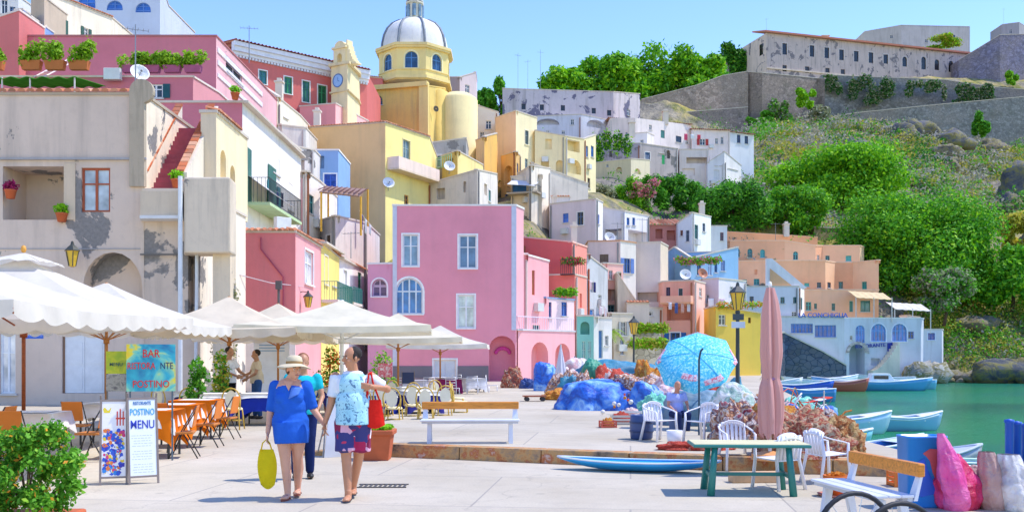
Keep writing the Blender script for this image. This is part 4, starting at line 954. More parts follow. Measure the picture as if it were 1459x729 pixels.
house('pink_gable_house', 'narrow pink house with small terrace and red shade cloth', [(860, 76), (888, 77)], 375, 'f0b4b0', z0=0, dirt=.3, dep=3, wins=[(0, 868, 385, 873, 398, 'g', {}), (0, 863, 412, 882, 428, 'v', dict(dp=.7)), (0, 866, 434, 876, 452, 'g', dict(fc='6f9a98'))])
house('white_stair_house', 'white stone stairway house running down the slope beside the lilac house', [(737, 92), (757, 88), (784, 91)], 232, 'ebe3d8', cols=['c9c4c0', 'f0e8dc'], z0=3, dirt=.45, dep=5, tops=[248, 236, 240])
house('stone_wall', 'long pale stone terrace wall under the cream palace arches', [(757, 98), (838, 101)], 235, 'ddd5cd', cat='wall', z0=10, dirt=.7, dep=3, tops=[232, 262], par=.02)
r = house('awning_house', 'beige house with a blue and white awning over its balcony', [(728, 90), (772, 89)], 252, 'd6cbbb', z0=8, dirt=.5, dep=3, wins=[(0, 735, 262, 752, 274, 'g', dict(fc='d8d0c4'))])
balcony(r, 0, 728, 771, 276, 267, 1.2, scol='9a8f80')
w = root_walls[r.name][0][0]; m = MB(); t0, _ = w.hit(730); t1, _ = w.hit(768); z = ZV(254, 89); m.poly([w.W(t0, z, 0), w.W(t1, z-.3, 0), w.W(t1, z-.9, -1.4), w.W(t0, z-.6, -1.4)]); m.obj('awning', fabric('e9e9ee', .1), r, solid=.03)
m = MB(); m.poly([w.W(t0, z-.05, 0), w.W(t0+1.3, z-.2, -.1), w.W(t0+1.5, z-1.5, -.1), w.W(t0, z-1.3, -.02)]); m.obj('awning_side', fabric('2f78c8', .1), r, solid=.03)
LIL = 'd9cbd8'
house('lilac_house', 'plain lilac white house with one square blue window', [(783, 89), (849, 86), (859, 88)], 291, LIL, cols=[LIL, 'f0eef6'], z0=4, dirt=.25, dep=4, wins=[(0, 802, 304, 810, 317, 'g', dict(fc='2f6fd0', glass='2f6fd0', mull=0, bars=1)), (1, 850, 305, 854, 319, 'g', dict(fc='2f6fd0', glass='2f5fc0'))])
house('long_shed_house', 'low grey shed roof house above the white stair wall', [(760, 94), (812, 94)], 281, 'c2c6d2', z0=6, dirt=.5, dep=3, roof='tiles')
r = house('white_terrace_house', 'white house with blue windows above a dark covered terrace', [(859, 90), (890, 89), (925, 92)], 295, 'd4d6e6', cols=['c4c8da', 'eceaf2'], z0=6, dirt=.3, dep=4, tops=[296, 301, 308], wins=[(0, 862, 326, 888, 345, 'v', dict(dp=1.2)), (1, 893, 310, 897, 321, 'g', dict(fc='2f78d0')), (1, 901, 310, 905, 321, 'g', dict(fc='2f78d0')), (1, 895, 329, 922, 345, 'v', dict(dp=1.2))])
house('brick_red_house', 'dull red house with a lean-to roof between white terrace and pale blue houses', [(925, 93), (972, 93)], 320, 'b05a5c', z0=8, dirt=.3, dep=4, roof='slope', wins=[(0, 934, 326, 944, 340, 'v', dict(dp=.6)), (0, 950, 328, 962, 342, 'v', dict(dp=.6))])
house('pale_blue_house', 'pale blue white house with brown shutters right of the brick red house', [(966, 92), (986, 90.5), (1013, 94)], 305, 'cfdcec', cols=['cbd8ea', 'eef2f8'], z0=8, dirt=.2, dep=4, tops=[318, 303, 309], wins=[(0, 969, 328, 973, 336, 'g', dict(fc='a06048')), (0, 977, 328, 982, 344, 'g', dict(fc='6f7a90')), (1, 1001, 318, 1005, 330, 'g', dict(fc='5f6f8a'))])
house('little_grey_house', 'little grey house with a dark red window next to the orange buildings', [(1010, 97), (1036, 97)], 322, 'ccd4e2', z0=8, dirt=.3, dep=3, wins=[(0, 1026, 331, 1031, 343, 'g', dict(fc='8a4a5c'))])
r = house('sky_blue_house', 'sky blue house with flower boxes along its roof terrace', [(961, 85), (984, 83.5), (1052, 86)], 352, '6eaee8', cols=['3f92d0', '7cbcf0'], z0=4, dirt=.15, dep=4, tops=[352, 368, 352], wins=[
    (1, 1009, 371, 1014, 392, 'g', dict(fc='dfe8f4', glass='5a78a8')), (1, 1027, 371, 1033, 386, 'g', dict(fc='7a8fb8', glass='7a8fb8')), (1, 993, 375, 999, 392, 'g', dict(fc='2f70b8')), (1, 1018, 373, 1022, 388, 'g', dict(fc='2f70b8'))])
house('beige_tower_house', 'white narrow house front with a blue window beside the large beige block', [(838, 78), (884, 77), (906, 78)], 346, 'dcc6c8', cols=['d9c4c4', 'ece6e2'], z0=1, dirt=.3, dep=4, cope='c98f68', wins=[(1, 889, 368, 898, 389, 'o', dict(fc='2f5fa8', shc='3f78c8', glass='1f3a68')), (0, 868, 392, 872, 404, 'g', {})], tops=[344, 343, 346])
house('beige_block_house', 'large blank beige block house with a dark red ledge', [(903, 79.5), (941, 79), (952, 82)], 346, 'd3c9c8', cols=['d0c6c8', 'd8c8b4'], z0=1, dirt=.3, dep=4, wins=[(0, 908, 416, 940, 430, 'v', dict(dp=.8))])
r = house('salmon_terrace_house', 'salmon pink house with dark doors and a satellite dish, left of the lilac one', [(944, 77), (989, 76), (1005, 79)], 401, 'e6a390', cols=['e29c8c', 'f2bcb0'], z0=1, dirt=.3, dep=4, wins=[(0, 949, 409, 955, 422, 'g', dict(fc='3a4a70')), (0, 966, 410, 973, 428, 'd', dict(doorc='2a4a50')), (1, 996, 410, 1000, 422, 'g', {}), (0, 950, 436, 985, 456, 'v', dict(dp=1.2))])
balcony(r, 0, 945, 988, 431, 422, .9, style='solid', col='e8a890', scol='e09a6c')
house('lilac_low_house', 'pale lilac house with a white gable right of the salmon terrace', [(1001, 80), (1024, 79), (1063, 82)], 398, 'cfc9e2', cols=['cac4de', 'e6e2f0'], z0=1, dirt=.2, dep=4, wins=[(1, 1040, 408, 1045, 418, 'g', {}), (0, 1006, 420, 1010, 432, 'g', {}), (1, 1052, 428, 1058, 440, 'g', {})])
house('yellow_cottage', 'small bright yellow cottage with potted flowers behind the lamp post', [(1020, 73), (1084, 74.5)], 436, 'f0c818', z0=-.2, dirt=.15, dep=3, tops=[436, 446], wins=[(0, 1066, 452, 1070, 460, 'g', dict(fc='8a6a20', sill=False)), (0, 1024, 448, 1034, 463, 'g', dict(fc='e6e0d0'))])
r = house('white_stair_building', 'white building with a sloping stair wall rising to the orange terraces', [(1052, 94), (1138, 94), (1146, 97)], 408, 'dcdff2', cols=['d6d9ee', 'f0eef2'], z0=1, dirt=.15, dep=4, wins=[(0, 1068, 422, 1074, 436, 'g', dict(fc='2f4f88')), (0, 1112, 423, 1118, 432, 'g', dict(fc='3f8f98')), (0, 1130, 423, 1136, 432, 'g', dict(fc='3f8f98')), (0, 1100, 428, 1104, 440, 'g', {}), (0, 1128, 444, 1135, 452, 'g', {})])
m = MB(); y = 94.2; a, b, c, d, e = P(1092, 368, y), P(1100, 368, y), P(1150, 410, y), P(1138, 411, y), P(1092, 411, y); dd = Vector((0, .4, 0))
m.add([e, d, c, b, a]+[q+dd for q in (e, d, c, b, a)], [(0, 1, 2, 3, 4), (9, 8, 7, 6, 5), (2, 7, 8, 3), (3, 8, 9, 4), (4, 9, 5, 0)])
m.obj('stair_wall', plaster('e6e6f4', .2), r)
m = MB(); a, b, c = P(1097, 382, y-.06), P(1130, 408, y-.06), P(1097, 408, y-.06); m.add([a, b, c], [(2, 1, 0)]); m.obj('stair_side', plaster('e2a878', .2), r)
# orange terraced building
OR = 'f4b48c'
og = []
r = house('orange_terraces', 'long stepped orange building with turquoise windows at the foot of the hill', [(1048, 102), (1098, 101.5), (1176, 101.5), (1190, 103.5), (1215, 103.5), (1252, 101)], 372, OR, cols=[OR, 'f0ae80', 'f6bc92', 'eaa67a', 'f8c69c'], z0=0, dirt=.12, dep=5, par=.3, cope='f0c8a8',
    wins=[(0, 1058, 398, 1064, 404, 'g', dict(fc='4fb0a8')), (0, 1074, 397, 1082, 406, 'g', dict(fc='3f9fa0', glass='2f6f70')), (1, 1146, 403, 1153, 408, 'g', dict(fc='4fb0a8', glass='3f9f98')), (1, 1164, 402, 1170, 410, 'g', dict(fc='5f6f80')), (2, 1179, 402, 1184, 410, 'g', dict(fc='5f6f80')), (3, 1195, 401, 1201, 411, 'g', dict(fc='2f8f90')), (4, 1228, 401, 1235, 412, 'g', dict(fc='3fa898', glass='2f7f78')), (0, 1075, 384, 1079, 391, 'v', dict(dp=.2))])
house('', '', [(1040, 108), (1118, 107.5), (1162, 107.5), (1172, 108.5), (1225, 107.5), (1231, 109)], 346, OR, cols=['eeac80', 'f4b88e', 'eaa67c', 'f4b88e', 'f8c8a2'], z0=6, root=r, dirt=.12, dep=4, tops=[343, 343, 350, 350, 350, 352], par=.3, cope='f0c8a8',
    wins=[(0, 1048, 354, 1054, 366, 'g', dict(arch=True, fc='3fa8a8')), (0, 1065, 354, 1072, 367, 'g', dict(arch=True, fc='3f9898', glass='245a68')), (0, 1083, 355, 1090, 367, 'g', dict(arch=True, fc='3fb0b0', glass='2f8f98')), (1, 1130, 358, 1137, 370, 'g', dict(arch=True, fc='3fb0b0')), (3, 1176, 364, 1182, 373, 'g', dict(fc='3f9898')), (3, 1205, 364, 1213, 372, 'g', dict(fc='3fb0a8', glass='3f9f98')), (2, 1155+9, 363, 1168, 372, 'g', {})])
house('', '', [(1030, 112), (1165, 112)], 331, 'f8a670', z0=10, root=r, dirt=.12, dep=3, tops=[330, 338], par=.3, cope='f0b890', wins=[(0, 1056, 333, 1072, 342, 'n2', dict(dp=.15)), (0, 1092, 335, 1100, 343, 'n2', dict(dp=.15)), (0, 1134, 337, 1146, 344, 'n2', dict(dp=.15))])
house('', '', [(1138, 98), (1252, 98)], 413, 'f2b68e', z0=-1, root=r, dirt=.15, dep=2.5, par=.3, cope='f0c8a8', wins=[(0, 1148, 430, 1156, 442, 'g', dict(fc='3fb0a8')), (0, 1160, 432, 1164, 440, 'g', dict(fc='3f9f98')), (0, 1185, 432, 1190, 442, 'g', dict(fc='3f9f98')), (0, 1210, 428, 1216, 444, 'd', dict(doorc='4f8f88')), (0, 1226, 428, 1240, 444, 'g', dict(fc='4f8f88', glass='3f6f78'))])
for u0, u1, v, Y, hexc, lab in ((1208, 1258, 414, 97.5, 'f3dcae', 'cream sloping awning over the orange terrace'), (1262, 1312, 430, 98, 'efe9e2', 'white flat canopy right of the orange building')):
    o = thing('awning', lab, 'awning', P(u0, v+14, Y), 0); m = MB(); a, b = P(u0, v, Y), P(u1, v+3, Y); m.grid(lambda s, t: (a.x+(b.x-a.x)*s, Y-2.4*t, a.z-(a.z-b.z)*s-.8*t-.05*abs(math.sin(s*16))), 24, 3); m.obj('cloth', fabric(hexc, .3), o, solid=.04)
    for x in (a.x, (a.x+b.x)/2, b.x):
        m = MB(); m.cyl((x, Y-2.3, a.z-3.2), (x, Y-2.3, a.z-.8), .05, n=6); m.obj('post', paint('d9d4cc'), o)
# waterfront restaurant
BW = 'c2d2ea'
r = house('waterfront_restaurant', 'pale blue waterfront restaurant with long blue windows and rooftop lettering', [(1102, 93.4), (1203, 93.4)], 451, 'd2d9ea', z0=-1, dirt=.25, dep=3, par=.3, wins=[(0, 1127, 461, 1158, 474, 'g', dict(fc='3f7fd0', glass='28589c', mull=5)), (0, 1161, 463, 1191, 480, 'g', dict(fc='3f7fd0', glass='28589c', mull=4))])
w = root_walls[r.name][0][0]; t, _ = w.hit(1172); M = Matrix.Translation(w.W(t, ZV(452, 93.4), -.1)) @ Matrix.Rotation(PI/2, 4, 'X')
text_mesh('LA CONCHIGLIA', .62, M, 'lettering', paint('2f6fd0'), r, .05)
r = house('arched_waterfront_house', 'pale blue house with three blue arched windows and a round doorway at the water', [(1199.7, 95), (1312, 95.5), (1316, 97)], 453, BW, z0=-1.5, dirt=.35, dep=4, par=.35, cope='e6ecf6', wins=[
    (0, 1219, 463, 1232, 488, 'g', dict(arch=True, fc='5f9fe0', glass='2f68b0', mull=2)), (0, 1241, 461, 1262, 486, 'g', dict(arch=True, fc='5f9fe0', glass='2f68b0', mull=3, sc_='e6ecf8')), (0, 1271, 461, 1292, 486, 'g', dict(arch=True, fc='5f9fe0', glass='2f68b0', mull=3, sc_='e6ecf8')),
    (0, 1210, 490, 1232, 535, 'v', dict(arch=True, dp=2)), (0, 1294, 472, 1302, 482, 'g', dict(fc='3f6fc0')), (0, 1241, 510, 1254, 520, 'v', dict(dp=.5)), (0, 1211, 478, 1215, 484, 'g', {})])
w = root_walls[r.name][0][0]; t, _ = w.hit(1240); M = Matrix.Translation(w.W(t, ZV(494.5, 95), -.06)) @ Matrix.Rotation(-.06, 4, 'Y') @ Matrix.Rotation(PI/2, 4, 'X')
text_mesh('RISTORANTE', .5, M, 'lettering', paint('2438a8'), r, .03)
m = MB(); pts = arcpts(w.hit(1205)[0], w.hit(1238)[0], ZV(486, 95), 14); pin = arcpts(w.hit(1210)[0], w.hit(1232)[0], ZV(490, 95), 14)
for p_, q_, p2, q2 in zip(pin, pts, pin[1:], pts[1:]): m.hexa([w.W(*p_, -.12), w.W(*p2, -.12), w.W(*p2, 0), w.W(*p_, 0), w.W(*q_, -.12), w.W(*q2, -.12), w.W(*q2, 0), w.W(*q_, 0)])
m.obj('arch_surround', stone('cfc9c4', 2.5), r)
m = MB(); w.bx(m, w.hit(1264)[0], ZV(500, 95), w.hit(1274)[0], ZV(488, 95), -.12, -.02); m.obj('sign_board', paint('2038a0'), r)
# curved stair on its front
m = MB(); 
for i in range(14):
    u = 1236+i*2.7; v = 527-(i/13)**1.6*40; t, _ = w.hit(u); w.bx(m, t, ZV(535, 95), t+.21, ZV(v, 95), -1.2, -.05)
m.obj('stair', plaster('ece4d6', .3), r)
house('blue_end_house', 'smaller pale blue house on the rock at the right end of the waterfront', [(1312, 97), (1342, 97), (1344, 99)], 469, 'c9d4ea', z0=-1.5, dirt=.4, dep=4, wins=[(0, 1322, 474, 1332, 484, 'g', dict(fc='3f6fc0', glass='28489c', sc_='dfe6f4'))])
house('rooftop_cabin', 'small white cabin on the roof behind the arched waterfront house', [(1293, 98), (1311, 98)], 449, 'e9eef6', z0=2, dep=2, wins=[(0, 1296, 455, 1299, 462, 'g', dict(fc='3f8fd0'))], tops=[449, 452])
ST = '6f7c92'
def rampwall(name, label, pts_uY, tops, z0, hexc, dep=2, cap='c9c4be', cat='wall', scl=1.6):
    o = thing(name, label, cat, (XY(*pts_uY[0]).x, pts_uY[0][1], z0)); m = MB(); ps = [XY(*q) for q in pts_uY]; zs = [ZV(v, q[1]) for v, q in zip(tops, pts_uY)]
    lp = ps+[Vector((ps[-1].x, ps[-1].y+dep)), Vector((ps[0].x, ps[0].y+dep))]; zz = zs+[zs[-1], zs[0]]
    m.prism(lp, z0, zz); m.obj('stonework', stone(hexc, scl), o); c = MB()
    for (a, za), (b, zb) in zip(zip(ps, zs), zip(ps[1:], zs[1:])):
        w = Wall(a, b); c.hexa([w.W(0, za+.003, -.08), w.W(w.L, zb+.003, -.08), w.W(w.L, zb+.003, .4), w.W(0, za+.003, .4), w.W(0, za+.14, -.08), w.W(w.L, zb+.14, -.08), w.W(w.L, zb+.14, .4), w.W(0, za+.14, .4)])
    c.obj('coping', plaster(cap, .5), o); return o
rampwall('ramp_wall', 'dark stone ramp wall sloping down below the waterfront restaurant', [(1116, 92.5), (1170, 92.5), (1206, 92.5)], [474, 500, 521], -2, '4c5d7c', 1.4)
rampwall('retaining_wall', 'dark stone quay wall behind the lamp post and closed pink parasol', [(1045, 82), (1118, 84)], [484, 474], -1.5, '56647c', 4)
rampwall('garden_wall', 'low pale wall with a green bed behind the blue tarpaulins', [(900, 72), (942, 73)], [470, 468], 0, 'bdb6a2', 1)
# ================================================================ upper village and fortress
r = house('cream_palace', 'cream palace with terraces and pink arches, right of the church', [(762, 104), (805, 104), (832, 106), (849, 109)], 196, 'efe0a8', cols=['efe0b0', 'e9d9a4', 'f2e6b4'], z0=12, dirt=.25, dep=4, tops=[186, 194, 198, 192], wins=[
    (0, 771, 223, 782, 240, 'v', dict(arch=True, dp=.6)), (0, 777, 246, 800, 247, 'n2', {}), (0, 792, 228, 803, 245, 'v', dict(arch=True, dp=.6)), (1, 812, 228, 828, 248, 'v', dict(arch=True, dp=.6)), (2, 835, 208, 838, 224, 'g', dict(fc='3f78b8', glass='2f60a0')), (2, 842, 208, 846, 224, 'g', dict(fc='3f78b8', glass='2f60a0')), (0, 777, 198, 786, 213, 'n2', dict(dp=.3)), (1, 808, 200, 826, 216, 'n2', dict(dp=.8))])
house('', '', [(706, 105), (735, 102), (765, 105)], 168, 'efe0a8', cols=['e2bfa4', 'f2e6ba'], root=r, z0=12, dirt=.25, dep=6, wins=[(1, 748, 186, 753, 206, 'g', dict(fc='6f8a90', sc_='f4ecd0')), (1, 748, 226, 752, 240, 'g', dict(fc='a8c0c8'))])
r = house('long_grey_palace', 'long mauve grey building with peeling plaster and small dark windows under the trees', [(716, 150), (740, 149), (874, 151), (912, 158)], 126, 'b3afc4', cols=['b6b2c6', 'b9b5c8', 'c0bccb'], z0=26, dirt=.8, peel=.5, pcol='77748a', seed=9, dep=8, tops=[126, 127, 131, 134],
    wins=[(1, u, v, u+6, v+8, 'g', dict(fc='3a3a48', glass='20242c', sill=False, mull=0)) for u, v in ((743, 148), (769, 149), (799, 150), (843, 154), (865, 157))]+[(2, 893, 156, 898, 165, 'g', {})])
house('vaulted_house', 'pale blue white house with two shallow arches below the long grey building', [(757, 145), (828, 145), (872, 148)], 163, 'c9cfe6', cols=['c4cae2', 'd6dced'], z0=24, dirt=.4, dep=3, tops=[166, 163, 172], wins=[(0, 764, 169, 797, 178, 'v', dict(arch=True, dp=1, rise=.8)), (0, 813, 170, 818, 178, 'g', {}), (1, 836, 171, 862, 182, 'v', dict(arch=True, dp=1, rise=.9)), (0, 800, 186, 805, 191, 'g', {}), (0, 778, 186, 783, 190, 'g', {})])
UW = 'ddd2da'
r = house('long_white_row_house', 'long pinkish white house with tiled roof strip high in the village', [(869, 142), (905, 141), (985, 148)], 171, UW, cols=['dccfcf', 'e9e0e4'], z0=22, dirt=.4, dep=4, roof='slope', tops=[168, 168, 178], wins=[(0, 898, 178, 902, 184, 'g', {}), (0, 880, 190, 887, 197, 'g', dict(fc='2a3450')), (1, 925, 178, 929, 185, 'g', {}), (1, 963, 194, 971, 203, 'g', dict(fc='2a3a60')), (1, 977, 200, 981, 205, 'g', {}), (0, 891, 188, 894, 200, 'g', {})])
house('white_shutter_house', 'white house with red shutters at the right of the high row', [(986, 147), (1040, 148)], 184, 'e6dce2', z0=22, dirt=.3, dep=4, roof='slope', wins=[(0, 997, 198, 1005, 207, 'o', dict(shc='c0423c')), (0, 1019, 197, 1023, 205, 'g', {}), (0, 1027, 195, 1031, 205, 'g', {})])
house('blue_white_corner_house', 'small blue white house with two dark windows at the end of the high row', [(1040, 149), (1074, 151)], 188, 'd9e3f4', z0=24, dirt=.2, dep=4, roof='slope', wins=[(0, 1050, 192, 1055, 204, 'g', dict(fc='2a3a70')), (0, 1061, 194, 1066, 205, 'g', dict(fc='2a3a70'))])
house('white_gabled_house', 'white gabled house with a wide green window facing the trees', [(1008, 137), (1032, 137), (1056, 140)], 222, 'dfe3f2', cols=['dce0f0', 'eff0f6'], z0=20, dirt=.2, dep=4, tops=[232, 216, 236], wins=[(0, 1019, 230, 1022, 236, 'g', {}), (0, 1025, 230, 1028, 236, 'g', {}), (1, 1037, 229, 1051, 241, 'g', dict(fc='2f5f70', glass='245060', mull=2))])
house('terrace_roof_house', 'grey white house with a brown roofed terrace high in the village', [(968, 138), (1010, 138)], 213, 'd9d2d6', z0=20, dirt=.5, dep=4, roof='flat', wins=[(0, 978, 224, 1008, 233, 'v', dict(dp=1.2)), (0, 972, 240, 990, 250, 'n2', dict(dp=.2))])
house('stone_house', 'dark rough stone house with a green door in the middle of the high village', [(852, 134), (912, 134), (966, 137)], 205, 'a59cae', cols=['9c93a8', 'b4acb2'], z0=20, dirt=.9, peel=.5, dep=4, tops=[206, 204, 212], wins=[(0, 868, 215, 872, 224, 'v', dict(dp=.3)), (0, 895, 216, 899, 221, 'g', {}), (1, 939, 195+14, 946, 218, 'g', dict(fc='2fa858', glass='2f8f50')), (1, 943, 220, 948, 234, 'd', dict(doorc='2fae5c')), (1, 950, 214, 955, 226, 'v', dict(arch=True, dp=.4))])
house('white_box_house', 'small white box house on top of the dark stone house', [(896, 139), (922, 138), (932, 140)], 191, 'e6e2ea', z0=22, dirt=.4, dep=3, wins=[(0, 912, 199, 917, 206, 'g', {})])
house('beige_low_house', 'low beige house with round blue windows above the oleander bushes', [(848, 128), (899, 127), (926, 130)], 227, 'd0c39c', cols=['cfc198', 'e3dabc'], z0=18, dirt=.4, dep=4, tops=[232, 226, 228], wins=[(0, 878, 238, 886, 246, 'v', dict(arch=True, dp=.3)), (0, 864, 234, 867, 238, 'g', {}), (1, 904, 240, 913, 248, 'v', dict(arch=True, dp=.3))])
# fortress
FT = 'b3a8a4'
fw = [(1118, 63, 77), (1157, 66, 80), (1178, 69, 82), (1199, 72, 85), (1220, 74, 87), (1241, 76, 89), (1262, 79, 90), (1289, 82, 94), (1316, 82, 98), (1335, 86, 99), (1355, 88, 102), (1373, 90, 103), (1393, 93, 106), (1412, 95, 107)]
r = house('fortress_palace', 'long ruined stone palace with a red tile edge and dark windows on the cliff top', [(1055, 302), (1092, 287), (1425, 311)], 47, 'bfb3ae', cols=['cfc2bc', 'b9aeb2'], ztop=ZV(47, 287), z0=70, dirt=.8, peel=.35, pcol='8a8488', seed=4, dep=14, roof='none', wins=[
    (1, u-3.3, a-1, u+3.3, b+1, 'g', dict(fc='3a3a44', glass='14181e', sill=False, mull=0, rev=.5, arch=(i > 6), sc_='cfc6c2' if i < 9 else None, band=.25)) for i, (u, a, b) in enumerate(fw)]+
    [(1, u-3, v, u+3, v+9, 'g', dict(fc='4a4440', glass='2a2622', sill=False, mull=0, rev=.5)) for u, v in ((1118, 93), (1179, 97), (1201, 99), (1150, 95))]+[(0, 1082, 63, 1087, 79, 'g', dict(fc='4a4440', glass='2a2622', sill=False))])
ws, zt = root_walls[r.name]; m = MB(); 
a, b, c = ws[0].A, ws[0].B, ws[1].B; bk = [c+Vector((2, 14)), a+Vector((2, 14))]
for w in ws[1:]: m.hexa([w.W(-.6, zt[0]+.01, -.9), w.W(w.L+.6, zt[0]+.01, -.9), w.W(w.L+.6, zt[0]+2.2, 7), w.W(-.6, zt[0]+2.2, 7), w.W(-.6, zt[0]+.5, -.9), w.W(w.L+.6, zt[0]+.5, -.9), w.W(w.L+.6, zt[0]+2.6, 7), w.W(-.6, zt[0]+2.6, 7)])
m.obj('roof', tilem('c0705c'), r)
m = MB(); ws[1].bx(m, 0, ZV(92, 287)-1.2, ws[1].L, ZV(92, 287)-.8, -.3, 0); m.obj('string_course', plaster('d2c6bc', .5), r)
house('fortress_wing', 'low grey wing with ivy at the left end of the ruined palace', [(1000, 304), (1057, 300)], 72, '8f93a0', z0=68, dirt=.6, dep=8, tops=[88, 70], wins=[(0, 1024, 84, 1027, 92, 'g', {}), (0, 1012, 86, 1015, 93, 'g', {})])
house('far_roof_house', 'small grey roofed house peeking over the trees left of the fortress', [(962, 300), (996, 305)], 84, '8c8f9c', z0=68, dep=6, tops=[88, 80])
house('rear_palace', 'grey building with flat roof rising behind the ruined palace', [(1232, 352), (1284, 346), (1382, 356)], 40, 'a3a6b2', cols=['b0b2ba', 'a0a4b2'], z0=85, dirt=.5, dep=12, tops=[45, 36, 38], wins=[(0, 1268, 50, 1272, 55, 'g', {}), (1, 1338, 51, 1344, 57, 'g', {}), (1, 1355, 50, 1361, 56, 'g', dict(fc='5f7fa8')), (1, 1318, 56, 1322, 61, 'g', {})])
house('lookout_tower', 'square grey tower at the far right of the cliff top', [(1428, 320), (1452, 318), (1462, 322)], 35, '8c93a6', z0=80, dirt=.5, dep=6, wins=[(0, 1438, 42, 1442, 48, 'g', {})])
rampwall('bastion', 'massive mauve stone bastion with sloping top right of the ruined palace', [(1366, 300), (1425, 292), (1520, 300)], [86, 50, 48], 70, '82809a', 10, scl=1.1)
rampwall('curtain_wall', 'long brown curtain wall rising from the grey building towards the fortress', [(914, 228), (992, 230), (1030, 232), (1066, 233)], [142, 122, 108, 102], 44, 'a8978a', 5, scl=1.4)
rampwall('bastion_block', 'tall grey buttressed wall block under the ruined palace', [(1066, 234), (1086, 231), (1165, 238), (1175, 236)], [103, 104, 112, 112], 44, '988a82', 10, scl=1.4)
rampwall('lower_terrace_wall', 'lower ledge of brown stone wall at the foot of the curtain wall', [(940, 224), (1066, 228)], [163, 153], 44, '8d8280', 2, scl=1.4)
rampwall('fortress_wall', 'long grey blue fortress wall with ivy below the ruined palace', [(1171, 252), (1345, 256), (1420, 258), (1640, 262)], [107, 114, 125, 140], 50, '8a8a88', 6, scl=1.2)
rampwall('road_wall', 'pale topped road wall running across the upper hillside', [(1128, 236), (1230, 238), (1340, 240), (1660, 246)], [174, 160, 149, 120], 46, '8c8c88', 1, 'd6cfc4', scl=1.4)
rampwall('hill_terrace_wall', 'short grey terrace wall between the trees on the hillside', [(1036, 120), (1090, 122)], [262, 262], 15, '8e867a', 2, scl=1)
rampwall('field_wall', 'small brown stone wall just above the orange building', [(1160, 116), (1205, 118)], [324, 326], 10, 'a89674', 2, scl=1)
# ================================================================ trees, bushes and ground cover
FB = foliage('4a9412', '98d422', hex3='c4e438'); FM = foliage('2c6a1c', '68b430', hex3='a0d444'); FD = foliage('1c4f1c', '3f7f28'); FO = foliage('6f8432', 'bcb444', hex3='d8cc68')
FG = foliage('5c7252', 'a4a884', hex3='d0c4b8'); FY = foliage('a8a832', 'd8cc4a', hex3='e8d868')
BARK = paint('5e4c3c', .95, var=.3, bmp=.4)
def tree(name, label, u, v0, v1, Y, wpx, mats, n, leaf, seed, ncl=16, group=None, trunk=True, sq=.7, cat='tree', spread=1.0):
    "crown spans rows v0..v1 and wpx columns around column u at depth Y"
    R2 = random.Random(seed); base = P(u, v1, Y); hgt = (v1-v0)/F*Y; wid = wpx/F*Y/2
    o = thing(name, label, cat, (base.x, base.y, base.z-hgt*.12), 0, group); cl = []
    for i in range(ncl):
        a = R2.uniform(0, 2*PI); rr = math.sqrt(R2.random())*.78; zz = R2.uniform(.12, .86); rr *= math.sqrt(max(.08, 1-((zz-.42)/.62)**2))
        s = R2.uniform(.2, .36); cl.append((Vector((base.x+wid*rr*math.cos(a), base.y+wid*rr*math.sin(a)*.8, base.z+hgt*zz)), (wid*s*1.1, wid*s, hgt*s*sq)))
    ot = o
    if trunk:
        m = MB(); b0 = Vector(o.location)-Vector((0, 0, hgt*.15)); mid = Vector((base.x+wid*.06, base.y, base.z+hgt*.3)); r = max(.12, hgt*.03)
        m.tube([b0, b0.lerp(mid, .5)+Vector((wid*.04, 0, 0)), mid], [r*1.3, r, r*.8], 8)
        for c, _ in cl[::2]: m.tube([mid-Vector((0, 0, hgt*.1)), mid.lerp(c, .5)+Vector((0, 0, hgt*.04)), c], [r*.55, r*.35, r*.1], 5)
        m.obj('trunk', BARK, o, True)
    leafobj('crown' if trunk else 'foliage', cl, n, leaf, mats, o, rs=seed, shell=.45)
    return o
tree('broad_tree', 'huge bright green spreading tree above the right end of the orange terraces', 1192, 210, 312, 140, 225, [FB, FB, FM], 48000, .25, 1, 50)
tree('broad_tree', 'largest round green tree standing right beside the orange building', 1308, 278, 430, 113, 250, [FB, FM, FM], 62000, .2, 2, 64)
tree('broad_tree', 'dark green tree below the grey terrace wall, left one of the pair', 1042, 258, 332, 114, 115, [FM, FM, FD], 18000, .19, 3, 26)
tree('broad_tree', 'rounded green tree of the pair just behind the orange roof', 1127, 266, 336, 116, 112, [FM, FM, FB], 18000, .19, 4, 26)
for i, (u, v0, v1, w, lab) in enumerate(((812, 98, 140, 70, 'leftmost tree of the skyline row behind the grey palace'), (862, 82, 140, 75, 'tree behind the right part of the grey palace roof'), (908, 70, 138, 85, 'tallest feathery tree of the skyline row'), (958, 76, 135, 80, 'skyline tree above the middle of the curtain wall'), (1003, 82, 122, 60, 'rightmost skyline tree touching the fortress wing'))):
    tree('skyline_tree', lab, u, v0-4, v1+14, 240, w*1.35, [FB, FM] if i % 2 else [FB, FB, FM], 8000, .55, 10+i, 26, 'trees along the skyline')
for i, (u, v0, v1, w, lab) in enumerate(((690, 125, 170, 34, 'small dark tree behind the white house beside the apse'), (712, 112, 165, 36, 'slim green tree at the left end of the grey palace'))):
    tree('small_tree', lab, u, v0, v1, 155, w, [FM], 3000, .35, 20+i, 10)
tree('slope_tree', 'green tree at the right edge of the picture on the hillside', 1440, 345, 432, 109, 110, [FM, FM, FB], 11000, .24, 25, 22)
tree('slope_tree', 'grey green tree in front of the big round tree near the waterfront', 1345, 380, 446, 103, 100, [FG, FM], 8000, .2, 26, 18)
tree('yellow_bush', 'bright yellow green bush at the right edge above the waterside trees', 1450, 305, 372, 125, 80, [FY, FO], 4000, .3, 27, 10, cat='bush', trunk=False)
